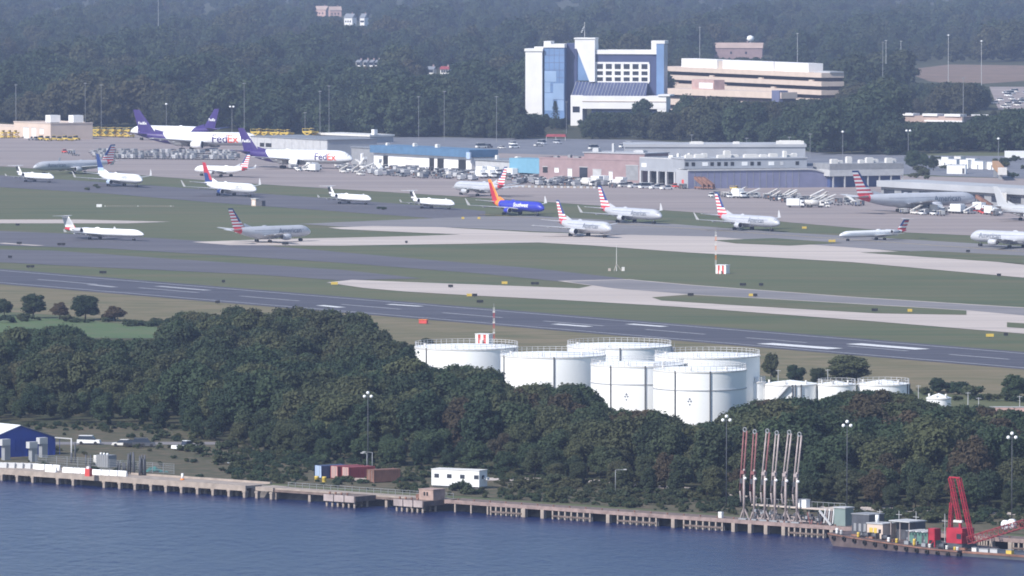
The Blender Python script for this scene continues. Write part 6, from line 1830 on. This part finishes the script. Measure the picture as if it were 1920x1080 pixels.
# ------------------------------------------------------------------ tall poles
def pole(px, py, top, lab, lamps=0, r=0.22, m='light_grey'):
    t = thing('tall_pole', lab, 'pole', G(px, py), 0, 'tall poles around the airport')
    h = (py - top) / S(py)
    MB().tube((0, 0, 0), (0, 0, h), r, r * .7, n=6).build('shaft', MAT[m], t)
    if lamps:
        for k in range(lamps):
            x = (k - (lamps - 1) / 2) * 1.6
            MB().lathe([(0, -0.5), (0.45, -0.3), (0.55, 0), (0.45, 0.35), (0, 0.5)], 8, 0, (x, -0.3, h)).build('lamp_head', MAT['lamp_white'], t)
        MB().bar((-1, 0, h), (1, 0, h), 0.2).build('crossarm', MAT[m], t)
    else:
        MB().bar((-0.8, 0, h - 0.3), (0.8, 0, h - 0.3), 0.25).build('crossarm', MAT[m], t)
POLES = [(30, 238, 158, 0), (160, 245, 155, 0), (190, 246, 158, 0), (312, 262, 195, 1), (435, 264, 200, 2), (458, 258, 155, 0), (572, 262, 210, 0), (600, 262, 170, 0), (617, 260, 160, 0), (785, 266, 180, 0), (833, 266, 170, 0), (931, 268, 180, 0), (1062, 250, 190, 0),
         (1297, 280, 252, 0), (1400, 284, 258, 0), (1480, 292, 256, 0), (1519, 300, 250, 0), (1580, 304, 247, 1), (1703, 300, 245, 2), (1872, 308, 260, 1), (1806, 240, 145, 0), (1655, 200, 78, 0), (1661, 190, 75, 0), (1689, 160, 76, 0), (1778, 176, 66, 1), (1840, 190, 77, 1), (1312, 150, 50, 0), (1495, 160, 62, 0), (297, 90, -30, 0), (1624, 236, 200, 0), (1884, 250, 215, 0)]
WHERE = ['behind the beige annex', 'beside the cargo building roof boxes', 'between roof boxes and purple tails', 'in front of the freighter facing left', 'with two lamps beside the purple tails', 'tall behind the purple-tailed freighters', 'beside the single yellow loader', 'at the end of the white-edged shed', 'tallest behind the white-edged shed',
         'in front of the wood above the blue-roofed shed', 'in front of the wood, second above the blue roof', 'in front of the wood right of the blue roof', 'in front of the hotel recess', 'over the terminal hall roof', 'short over the terminal roof units', 'over the far terminal roof corner', 'at the end of the terminal', 'with one bright lamp behind the gate block', 'with two lamps past the gate block', 'with one lamp behind the white trailers',
         'rising over the low tan building', 'tall in the wood right of the garage', 'close beside another tall one right of garage', 'above the trees beside the brown field', 'with a lamp before the brown field', 'with a lamp between brown field and lot', 'rising over the cream garage left part', 'rising over the cream garage right part', 'high in the far wooded hill', 'half hidden in the wood left of tan building', 'in the trees below the far lot']
for (px, py, top, l), wh in zip(POLES, WHERE):
    pole(px, py, top, 'thin pale pole ' + wh, l, 0.12 if py > 240 else 0.2, 'light_grey' if py < 200 else 'mid_grey')

# ------------------------------------------------------------------ airfield furniture
def air_sign(px, py, yellow, w, lab):
    t = thing('airfield_sign', lab, 'sign', G(px, py, 0.05), 0, 'airfield signs')
    n = 2 if w > 3 else 1
    for k in range(n):
        x0 = -w / 2 + k * w / n
        MB().box((x0 + 0.05) * .75, (x0 + w / n - 0.05) * .75, -0.12, 0.12, 0.25, 1.0).build('panel', MAT['safety_yellow' if (yellow and not (n == 2 and k == 1 and yellow == 2)) else 'black'], t)
        MB().box((x0 + w / n * .45) * .75, (x0 + w / n * .55) * .75, -0.08, 0.08, 0, 0.25).build('leg', MAT['dark_grey'], t)
SG = [(627, 535, 1, 2.8, 'yellow sign at the pointed end of the lower concrete taxiway'), (885, 557, 2, 4.2, 'yellow and black sign between lower taxiway and runway'), (900, 569, 0, 2.6, 'black sign on grass just above the runway'), (946, 534, 1, 2.4, 'yellow sign on the lower concrete taxiway edge'),
      (845, 540, 0, 2.0, 'small black sign on the lower taxiway'), (1003, 535, 0, 3.2, 'black sign where the two lower taxiways fork'), (1295, 556, 0, 2.4, 'black sign at the left tip of the long grass island'), (1412, 557, 2, 3.4, 'yellow and black sign on the long grass island'), (1640, 585, 0, 2.4, 'black sign on the long grass island'), (1706, 586, 1, 1.8, 'bright yellow sign on the long grass island'),
      (1856, 633, 1, 2.8, 'yellow sign on the grass beside the runway end'), (1886, 631, 0, 1.6, 'small black sign next to the yellow one by runway'), (1873, 519, 0, 1.8, 'black sign on the upper taxiway edge'), (1815, 474, 0, 1.8, 'black sign on the wedge of grass by regional jet'), (1560, 455, 1, 3.2, 'yellow sign on the wedge of grass in front of regional jet'), (1508, 430, 1, 2.2, 'yellow sign on the grass strip by the apron'),
      (868, 412, 1, 1.4, 'small yellow sign left of the pair behind blue airliner'), (898, 412, 1, 1.4, 'small yellow sign nearest the blue airliner wingtip'), (33, 424, 0, 2.0, 'black sign on the thin pale strip'), (36, 459, 0, 2.4, 'black sign on the upper dark taxiway'), (115, 461, 0, 3.6, 'wide black sign on grass between the dark taxiways'), (19, 485, 0, 1.8, 'small black sign on the lower dark taxiway edge'),
      (57, 503, 0, 3.4, 'black sign on the grass above the runway stripe'), (193, 514, 0, 3.0, 'black sign on grass above the runway'), (419, 531, 0, 1.4, 'small black sign on grass above the runway edge'), (408, 570, 0, 1.8, 'dark sign at the runway lower edge by the wood'), (535, 460, 0, 3.0, 'black sign in front of the turning silver airliner'), (762, 457, 0, 1.2, 'tiny dark sign on the concrete taxiway edge'), (1393, 537, 0, 2.6, 'dark sign on grass below the striped hut'), (1427, 537, 0, 1.8, 'second dark sign on grass below the striped hut')]
for a in SG: air_sign(*a)
def striped_mast(px, py, top, m2, lab):
    h = (py - top) / S(py)
    t = thing('striped_mast', lab, 'mast', G(px, py))
    n = 7
    for k in range(n):
        z0, z1 = h * k / n, h * (k + 1) / n
        b = MB()
        for (x, y) in ((-.35, -.2), (.35, -.2), (0, .4)): b.bar((x, y, z0), (x, y, z1), 0.08)
        b.bar((-.35, -.2, z0), (.35, -.2, z1), 0.05); b.bar((.35, -.2, z0), (0, .4, z1), 0.05); b.bar((0, .4, z0), (-.35, -.2, z1), 0.05)
        b.build('mast_section', MAT[m2] if k % 2 else MAT['off_white'], t)
    MB().tube((0, 0, h), (0, 0, h + 1), 0.06, n=6).build('tip', MAT['light_grey'], t)
    t.scale = (0.6, 0.6, 1)
    for k in range(3): MB().box(-0.5, 0.5, -0.5, -0.3, h * (0.3 + .28 * k), h * (0.3 + .28 * k) + 0.3).build('antenna', MAT['off_white'], t)
def striped_hut(px, py, w, h, lab):
    t = thing('equipment_hut', lab, 'hut', G(px, py), R(-30))
    for k in range(5):
        MB().box(-w / 2 + k * w / 5, -w / 2 + (k + 1) * w / 5, -1.2, 1.2, 0, h).build('wall_panel', MAT['safety_red'] if k % 2 else MAT['white'], t)
    MB().box(-w / 2 - .1, w / 2 + .1, -1.3, 1.3, h, h + 0.15).build('roof', MAT['white'], t)
    MB().box(-0.3, 0.5, -1.9, -1.25, 0, 1.0).build('cabinet', MAT['off_white'], t)
striped_mast(926, 646, 576, 'safety_red', 'red and white lattice mast behind the left storage tank')
striped_hut(908, 644, 4.0, 2.4, 'red and white striped hut behind the left storage tank')
striped_mast(1342, 496, 434, 'tail_orange', 'orange and white lattice mast on the grass beside striped hut')
striped_hut(1355, 513, 3.6, 2.6, 'red and white striped hut on the grass below the mast')
t = thing('antenna_mast', 'slender pale mast with splayed foot alone on the grass', 'mast', G(1156, 508))
MB().tube((0, 0, 0), (0, 0, 8.4), 0.16, 0.05, n=6).build('shaft', MAT['off_white'], t)
for k in range(3):
    a = k * 2.09
    MB().bar((1.6 * math.cos(a), 1.6 * math.sin(a), 0), (0, 0, 2.2), 0.1).build('leg', MAT['beige'], t)
MB().box(1.6, 2.5, -.4, .4, 0, 1.2).build('cabinet', MAT['off_white'], t); MB().box(-2.6, -1.8, -.4, .4, 0, 0.8).build('cabinet', MAT['beige'], t)
t = thing('marker_box', 'orange red marker box on the grass verge below the runway', 'box', G(794, 607), R(-20))
MB().box(-1.1, 1.1, -0.6, 0.6, 0.1, 1.1).build('box', MAT['safety_red'], t); MB().box(-1.2, 1.2, -0.7, 0.7, 1.1, 1.2).build('lid', MAT['tail_orange'], t)
t = thing('equipment_hut', 'small beige and dark hut on grass below the bright white airliner', 'hut', G(480, 386), R(-30))
MB().box(-1.3, 0.6, -1.2, 1.2, 0, 2.6).build('wall', MAT['beige_bright'], t); MB().box(0.6, 3.4, -1.2, 1.2, 0, 2.0).build('annex', MAT['dark_grey'], t); MB().box(-1.5, 0.8, -1.4, 1.4, 2.6, 2.8).build('roof', MAT['off_white'], t); MB().box(-0.7, 0.1, -1.26, -1.2, 0.4, 1.9).build('door', MAT['white'], t)
t = thing('light_bar', 'row of pale approach lights on a low bar in the grass', 'lights', G(186, 388))
MB().box(-1.0, 1.0, -0.4, 0.4, 0, 1.0).build('cabinet', MAT['white'], t)
for k in range(28): MB().box(2 + k * 0.95, 2.45 + k * 0.95, -0.12 - k * .02, 0.12 - k * .02, 0.2, 0.5).build('lamp', MAT['pier_concrete'] if k % 13 else MAT['off_white'], t)

# ------------------------------------------------------------------ ground equipment on the apron (small: one mesh each)
def wheels(b, xs, w, r=0.35, m=2):
    for x in xs:
        for s in (-1, 1):
            b.tube((x, s * (w - 0.1), r), (x, s * (w + 0.1), r), r, n=8, m=m)
EQ = {}
def eq(name, build, mats):
    b = MB(); build(b)
    EQ[name] = b.mesh(name, [MAT[m] for m in mats])
def _tug(b):
    b.box(-1.4, 1.4, -0.8, 0.8, 0.35, 1.0); b.hexa([(-0.9, -.7, 1.0), (0.3, -.7, 1.0), (0.3, .7, 1.0), (-0.9, .7, 1.0), (-0.8, -.65, 1.75), (0.1, -.65, 1.75), (0.1, .65, 1.75), (-0.8, .65, 1.75)], 1); b.box(-0.95, 0.2, -.75, .75, 1.75, 1.85); wheels(b, (-0.9, 0.9), 0.75)
def _cart(b):
    b.box(-1.6, 1.6, -0.8, 0.8, 0.4, 0.6, 1); b.box(-1.55, 1.55, -0.78, 0.78, 1.85, 1.95)
    for x in (-1.5, 0, 1.5):
        b.box(x - .05, x + .05, -.78, .78, 0.6, 1.85)
    b.box(-1.3, -0.2, -.6, .6, 0.6, 1.3, 3); b.box(0.2, 1.3, -.5, .6, 0.6, 1.2, 1); wheels(b, (-1.1, 1.1), 0.7, 0.25)
def _uld(b):
    b.box(-1.7, 1.7, -1.1, 1.1, 0.35, 0.55, 1)
    b.hexa([(-1.15, -1, 0.55), (1.6, -1, 0.55), (1.6, 1, 0.55), (-1.15, 1, 0.55), (-1.6, -1, 2.1), (1.6, -1, 2.1), (1.6, 1, 2.1), (-1.6, 1, 2.1)]); b.box(-1.4, 1.5, -1.03, -1.0, 1.1, 1.25, 3); wheels(b, (-1.2, 1.2), 0.8, 0.2)
def _dolly(b):
    b.box(-1.6, 1.6, -1.0, 1.0, 0.35, 0.55, 0)
    for x in (-1.5, -0.5, 0.5, 1.5): b.bar((x, -1, 0.6), (x, 1, 0.6), 0.12, 1)
    b.bar((1.6, 0, 0.4), (2.6, 0, 0.9), 0.1, 1); wheels(b, (-1.2, 1.2), 0.8, 0.22)
def _belt(b):
    b.box(-2.6, 2.2, -0.9, 0.9, 0.4, 1.0); b.hexa([(-3.2, -.55, 1.1), (3.6, -.55, 3.4), (3.6, .55, 3.4), (-3.2, .55, 1.1), (-3.2, -.55, 1.4), (3.6, -.55, 3.7), (3.6, .55, 3.7), (-3.2, .55, 1.4)], 0); b.bar((0.5, -.5, 1), (1.6, -.5, 2.8), 0.16, 1); b.bar((0.5, .5, 1), (1.6, .5, 2.8), 0.16, 1); b.box(-1.0, 0.1, -0.95, -0.3, 1.0, 1.9, 1); wheels(b, (-1.8, 1.5), 0.8)
def _truck(b):
    b.box(-3.4, 3.2, -1.0, 1.0, 0.5, 0.8, 1); b.box(-3.4, 1.5, -1.2, 1.2, 0.8, 3.4); b.hexa([(1.7, -1.05, 0.8), (3.3, -1.05, 0.8), (3.3, 1.05, 0.8), (1.7, 1.05, 0.8), (1.7, -1, 2.5), (2.8, -1, 2.5), (2.8, 1, 2.5), (1.7, 1, 2.5)]); b.box(2.2, 3.12, -1.06, 1.06, 1.6, 2.2, 3); wheels(b, (-2.2, 2.4), 0.95, 0.48)
def _fuel(b):
    b.box(-3.8, 3.4, -1.0, 1.0, 0.5, 0.8, 1); b.tube((-3.7, 0, 1.8), (1.4, 0, 1.8), 1.1, n=12); b.box(1.8, 3.5, -1.1, 1.1, 0.8, 2.6); b.box(2.4, 3.56, -1.12, 1.12, 1.6, 2.3, 3); wheels(b, (-2.6, -1.4, 2.5), 0.95, 0.5)
def _stairs(b):
    b.box(-3, 2.4, -0.9, 0.9, 0.4, 1.1); b.hexa([(-2.8, -.8, 1.1), (2.6, -.8, 4.0), (2.6, .8, 4.0), (-2.8, .8, 1.1), (-2.8, -.8, 2.2), (2.6, -.8, 5.1), (2.6, .8, 5.1), (-2.8, .8, 2.2)]); b.bar((1.8, -.7, 1), (2.2, -.7, 4), 0.16, 1); b.bar((1.8, .7, 1), (2.2, .7, 4), 0.16, 1); wheels(b, (-2, 1.7), 0.85)
def _loader(b):
    b.box(-3.4, 3.4, -1.6, 1.6, 0.5, 1.2); b.box(-3.4, 3.4, -1.6, 1.6, 3.2, 3.7)
    for s in (-1.55, 1.55):
        b.bar((-2.8, s, 1.2), (2.8, s, 3.2), 0.34); b.bar((2.8, s, 1.2), (-2.8, s, 3.2), 0.34)
    b.box(2.2, 3.6, -1.7, -0.6, 3.7, 5.0, 0); b.box(2.3, 3.66, -1.74, -0.7, 4.1, 4.8, 3)
    b.bar((-3.3, -1.55, 3.7), (-3.3, -1.55, 4.7), 0.14); b.bar((-3.3, 1.55, 3.7), (-3.3, 1.55, 4.7), 0.14); b.bar((-3.3, -1.55, 4.7), (2.2, -1.55, 4.7), 0.12); wheels(b, (-2.4, 2.4), 1.5, 0.45)
for c in ('white', 'safety_yellow', 'safety_red', 'mid_grey'):
    eq('baggage_tug_' + c, _tug, [c, 'glass_dark', 'tyre'])
eq('baggage_cart_w', _cart, ['off_white', 'dark_grey', 'tyre', 'container_blue']); eq('baggage_cart_g', _cart, ['mid_grey', 'dark_grey', 'tyre', 'rust'])
eq('cargo_container_w', _uld, ['mid_grey', 'dark_grey', 'tyre', 'purple']); eq('cargo_container_g', _uld, ['light_grey', 'dark_grey', 'tyre', 'container_blue'])
eq('cargo_dolly', _dolly, ['dark_grey', 'light_grey', 'tyre'])
eq('belt_loader', _belt, ['off_white', 'mid_grey', 'tyre']); eq('box_truck', _truck, ['white', 'dark_grey', 'tyre', 'glass_dark']); eq('box_truck_red', _truck, ['safety_red', 'dark_grey', 'tyre', 'glass_dark'])
eq('fuel_truck', _fuel, ['off_white', 'dark_grey', 'tyre', 'glass_dark']); eq('stair_truck', _stairs, ['white', 'mid_grey', 'tyre']); eq('stair_truck_red', _stairs, ['rust', 'mid_grey', 'tyre']); eq('cargo_loader', _loader, ['safety_yellow', 'dark_grey', 'tyre', 'glass_dark'])
NAME = {'baggage_tug_white': ('baggage_tug', 'white baggage tug', 'tug'), 'baggage_tug_safety_yellow': ('baggage_tug', 'yellow baggage tug', 'tug'), 'baggage_tug_safety_red': ('baggage_tug', 'red baggage tug', 'tug'), 'baggage_tug_mid_grey': ('baggage_tug', 'grey baggage tug', 'tug'),
        'baggage_cart_w': ('baggage_cart', 'white canopied baggage cart', 'cart'), 'baggage_cart_g': ('baggage_cart', 'grey canopied baggage cart', 'cart'), 'cargo_container_w': ('cargo_container', 'dark grey air cargo container on dolly', 'container'), 'cargo_container_g': ('cargo_container', 'pale grey air cargo container on dolly', 'container'),
        'cargo_dolly': ('cargo_dolly', 'empty flat cargo dolly', 'dolly'), 'belt_loader': ('belt_loader', 'white belt loader with raised belt', 'loader'), 'box_truck': ('box_truck', 'white box truck', 'truck'), 'box_truck_red': ('box_truck', 'red box truck', 'truck'), 'fuel_truck': ('fuel_truck', 'pale fuel truck', 'truck'),
        'stair_truck': ('stair_truck', 'white stair truck', 'truck'), 'stair_truck_red': ('stair_truck', 'rusty red stair truck', 'truck'), 'cargo_loader': ('cargo_loader', 'yellow scissor cargo loader', 'loader')}
def put(kind, px, py, rz, where, grp, sc=1.0):
    nm, lab, cat = NAME[kind]
    o = link(nm, EQ[kind], None, G(px, py, 0.04), rz)
    o.scale = (sc, sc, sc)
    tag(o, lab + ' ' + where, cat, grp)
    return o
ge = random.Random(17)
# rows of cargo containers and dollies before the large freighter
for j in range(4):
    for k in range(34):
        px = 172 + k * 7.9 + j * 4.5
        py = 286.5 + j * 3.6 + (px - 172) * 0.010
        if ge.random() < 0.07 or px > 446: continue
        put(ge.choice(('cargo_container_w', 'cargo_container_g', 'cargo_dolly', 'cargo_container_w', 'cargo_dolly')), px + ge.uniform(-1, 1), py, R(-56 + ge.choice((0, 90)) + ge.uniform(-5, 5)), ('in the back row' if j == 0 else 'in the front row' if j == 3 else 'in the middle rows') + ' before the large freighter', 'cargo dolly rows before the large freighter')
for (px, py, kind, wh) in ((122, 287, 'baggage_tug_safety_red', 'alone on apron left of the container rows'), (134, 289, 'baggage_cart_w', 'alone on apron left of the container rows'), (142, 292, 'cargo_dolly', 'alone on apron left of the container rows')):
    put(kind, px, py, R(-40), wh, None)
# yellow loaders and tugs by the cargo building
for k, px in enumerate((183, 198, 212, 226, 240)):
    put('cargo_loader', px, 256.5 + k * .3, R(-56 + ge.uniform(-8, 8)), 'in the row of five beside the cargo building', 'five yellow loaders')
for k, px in enumerate((484, 501, 519, 537)):
    put('cargo_loader', px, 263 + k * .6, R(-56 + ge.uniform(-8, 8)), 'in the row of four behind the grey warehouse roof', 'four yellow loaders', 1.15)
put('cargo_loader', 582, 264, R(-56), 'alone behind the grey warehouse', None, 1.25)
for k, px in enumerate((78, 90, 101, 112, 123, 132, 143)):
    put('baggage_tug_safety_yellow', px, 263.2 + (k % 2) * 1.2, R(-56 + ge.uniform(-30, 30)), 'in the cluster before the cargo building', 'yellow tugs before the cargo building', 1.3)
for k, px in enumerate((4, 16, 27)):
    put('cargo_loader', px, 259, R(-50), 'before the low beige annex', 'yellow loaders before the annex', 0.8)
for k, px in enumerate((58, 66, 73)):
    put('baggage_tug_mid_grey', px, 263, R(ge.uniform(0, 360)), 'before the cargo building doors', 'grey tugs at the cargo doors')
# clusters: x range, row line (left row, right row), depth in rows, count, kinds, place, group
def cluster(x0, x1, y0, y1, dep, n, kinds, where, grp, ang=-56):
    placed = []
    t = 0
    while len(placed) < n and t < n * 40:
        t += 1
        px = ge.uniform(x0, x1)
        py = y0 + (y1 - y0) * (px - x0) / (x1 - x0) + ge.uniform(-dep / 2, dep / 2)
        p = G(px, py)
        if any((p - q).length < 3.5 for q in placed): continue
        placed.append(p)
        put(ge.choice(kinds), px, py, R(ang + ge.choice((0, 0, 90, 180)) + ge.uniform(-10, 10)), where, grp)
cluster(545, 600, 318, 322, 4, 7, ('baggage_tug_white', 'cargo_container_g', 'box_truck', 'belt_loader'), 'under the wing of the second freighter', 'equipment under the freighter wing')
cluster(636, 710, 318, 325, 15, 26, ('belt_loader', 'stair_truck', 'cargo_container_w', 'cargo_container_g', 'baggage_cart_w', 'baggage_tug_white', 'belt_loader', 'cargo_dolly'), 'at the freighter nose by the grey hangar', 'equipment at the freighter nose')
cluster(705, 900, 322, 333, 15, 92, ('baggage_cart_w', 'baggage_cart_g', 'baggage_cart_g', 'cargo_container_g', 'baggage_tug_white', 'baggage_tug_mid_grey', 'cargo_dolly', 'cargo_dolly', 'cargo_container_w', 'baggage_cart_g'), 'parked in front of the blue-roofed shed', 'equipment before the blue-roofed shed')
cluster(900, 960, 328, 333, 12, 20, ('baggage_cart_g', 'baggage_tug_mid_grey', 'cargo_dolly', 'box_truck'), 'parked before the pale baggage hall', 'equipment before the baggage hall')
cluster(962, 1090, 339, 345, 13, 62, ('baggage_cart_g', 'baggage_cart_g', 'baggage_cart_g', 'cargo_container_w', 'baggage_tug_mid_grey', 'cargo_dolly', 'baggage_tug_white', 'cargo_container_g'), 'parked below the teal block and brick wall', 'equipment below the teal block')
cluster(1085, 1165, 347, 350, 8, 20, ('box_truck', 'fuel_truck', 'baggage_cart_w', 'baggage_cart_g', 'baggage_cart_g', 'cargo_container_w'), 'parked before the brick wall doors', 'trucks before the brick wall')
for k in range(9):
    car(1170 + k * 10, 350 + k * .55 - (k % 2) * 2.5, ge.choice(('pickup', 'suv', 'van')), ge.choice(('white', 'white', 'off_white')), R(-56 + 90), 'white service car parked in line before the loading bays', 'service cars before the loading bays', loc=G(1170 + k * 10, 351 + k * .55 - (k % 2) * 2.5, 0.05))
cluster(1262, 1290, 352, 353, 3, 4, ('baggage_cart_w', 'baggage_tug_safety_red', 'baggage_cart_g'), 'beside the end loading bay', 'equipment at the end bay')
put('box_truck_red', 1294, 353, R(-40), 'at the corner of the terminal glazing', None)
for k, px in enumerate((1312, 1320, 1328)):
    put('stair_truck_red', px, 355 + k * .2, R(130 + k * 4), 'leaning against the glazed terminal wall', 'red stairs at the terminal glazing')
put('cargo_loader', 1378, 362, R(-50), 'among white vehicles below the terminal glazing', None, 0.6)
cluster(1335, 1450, 368, 371, 5, 20, ('box_truck', 'baggage_tug_white', 'baggage_cart_w', 'baggage_cart_g', 'belt_loader', 'cargo_dolly'), 'in the line below the terminal glazing', 'equipment below the terminal glazing')
cluster(1450, 1620, 374, 382, 11, 44, ('belt_loader', 'belt_loader', 'baggage_tug_white', 'baggage_cart_w', 'baggage_cart_g', 'baggage_cart_g', 'baggage_tug_mid_grey', 'cargo_dolly'), 'parked behind the wide-body tail', 'equipment behind the wide-body tail')
for (px, kind) in ((1492, 'box_truck'), (1512, 'baggage_cart_w'), (1528, 'fuel_truck'), (1545, 'belt_loader')):
    put(kind, px, 389, R(-8), 'standing forward of the crowd near the wide-body tail', 'forward equipment near the wide-body')
cluster(1690, 1775, 398, 402, 7, 20, ('box_truck', 'baggage_tug_white', 'baggage_cart_w', 'baggage_cart_g', 'belt_loader', 'cargo_container_g'), 'under the wide-body fuselage', 'equipment under the wide-body')
cluster(1780, 1880, 397, 402, 7, 18, ('baggage_cart_w', 'baggage_tug_white', 'box_truck', 'baggage_tug_safety_red', 'belt_loader', 'baggage_cart_g'), 'below the wide-body nose', 'equipment below the wide-body nose')
put('stair_truck_red', 1845, 396, R(150), 'below the wide-body nose beside grey jet bridge', None, 1.2)
# white trailers and small huts beyond the concourse
for k, (px, py, w, h, m) in enumerate(((1762, 312, 5, 3, 'off_white'), (1776, 314, 4, 4.5, 'white'), (1788, 316, 6, 4, 'white'), (1800, 315, 4, 5, 'off_white'), (1812, 317, 5, 4, 'white'), (1824, 317, 5, 4.5, 'white'), (1838, 318, 6, 3.6, 'white'), (1852, 318, 5, 3.4, 'off_white'), (1864, 319, 4, 3.4, 'white'))):
    t = thing('site_hut', 'white site hut in the packed row beyond the concourse roof', 'hut', G(px, py), R(-50 + ge.uniform(-6, 6)), 'site huts beyond the concourse')
    MB().box(-w / 2, w / 2, -1.6, 1.6, 0.2, h).build('body', MAT[m], t); MB().box(-w / 2 - .1, w / 2 + .1, -1.7, 1.7, h, h + .15).build('roof', MAT['light_grey'], t)
    MB().box(-0.4, 0.4, -1.66, -1.6, 0.3, 2.2).build('door', MAT['mid_grey'], t); MB().box(-w / 2, w / 2, -1.5, 1.5, 0, 0.2).build('skid', MAT['dark_grey'], t)
t = thing('site_hut', 'largest white site hut, standing lower before the packed row', 'hut', G(1794, 326), R(-12))
MB().box(-4, 4, -2, 2, 0, 3.8).build('body', MAT['white'], t); MB().box(-4.1, 4.1, -2.1, 2.1, 3.8, 4.0).build('roof', MAT['light_grey'], t); MB().box(2.6, 3.6, -2.06, -2.0, 0.2, 2.4).build('door', MAT['dark_grey'], t)
put('box_truck', 1901, 300, R(0), 'alone at the wood edge beyond the site huts', None, 1.2)
put('box_truck', 1914, 300, R(0), 'behind another at the wood edge beyond site huts', None, 1.2)
for k in range(26):
    px = ge.uniform(1700, 1920); py = ge.uniform(300, 336)
    if 1770 < px < 1815 and py > 318: continue
    shrub(G(px, py), ge.uniform(1.5, 3.6), ge.uniform(1.0, 1.6), 'dark shrub among the site huts beyond the concourse', 'shrubs beyond the concourse')
for (px, py, h, lab) in ((1712, 318, 8, 'small dark tree at the end of the gate block'), (1732, 316, 6.5, 'round dark tree left of the site huts'), (1750, 320, 6.5, 'dark tree touching the first site hut')):
    tree(G(px, py), h, 1.0, 'green', lab, 'trees at the gate block')
# red awning and embankment before the hotel
t = thing('red_awning', 'low dark red awning shelter on the grass below the hotel', 'shelter', G(1043, 264), R(-8))
MB().hexa([(-5, -2, 2.0), (5, -2, 2.0), (5, 2, 2.0), (-5, 2, 2.0), (-4.4, -.4, 3.2), (4.4, -.4, 3.2), (4.4, .4, 3.2), (-4.4, .4, 3.2)]).build('roof', MAT['container_red'], t)
for x in (-4.6, 0, 4.6): MB().box(x - .1, x + .1, -1.9, -1.7, 0, 2.0).build('post', MAT['light_grey'], t)
# pebble-white rail barrier in front of the equipment
t = thing('low_barrier', 'long low pale barrier line on the apron below equipment', 'barrier', G(960, 351), R(-22))
for k in range(26): MB().box(k * 1.4, k * 1.4 + 1.2, -0.25, 0.25, 0, 0.8).build('segment', MAT['light_grey' if k % 2 else 'pier_concrete'], t)

# ------------------------------------------------------------------ haze: the air between the camera and the far woods
b = MB(); b.box(-5000, 5000, -150, 13000, -4, 118)
hz = b.build('haze', [])
hz['kind'] = 'stuff'
hm = bpy.data.materials.new('haze'); hm.use_nodes = True
nt = hm.node_tree; nt.nodes.clear()
out = nt.nodes.new('ShaderNodeOutputMaterial')
pv = nt.nodes.new('ShaderNodeVolumePrincipled')
pv.inputs['Color'].default_value = (0.56, 0.68, 1.0, 1)
pv.inputs['Density'].default_value = 5.0e-5
pv.inputs['Anisotropy'].default_value = 0.0
nt.links.new(pv.outputs[0], out.inputs['Volume'])
hz.data.materials.append(hm)
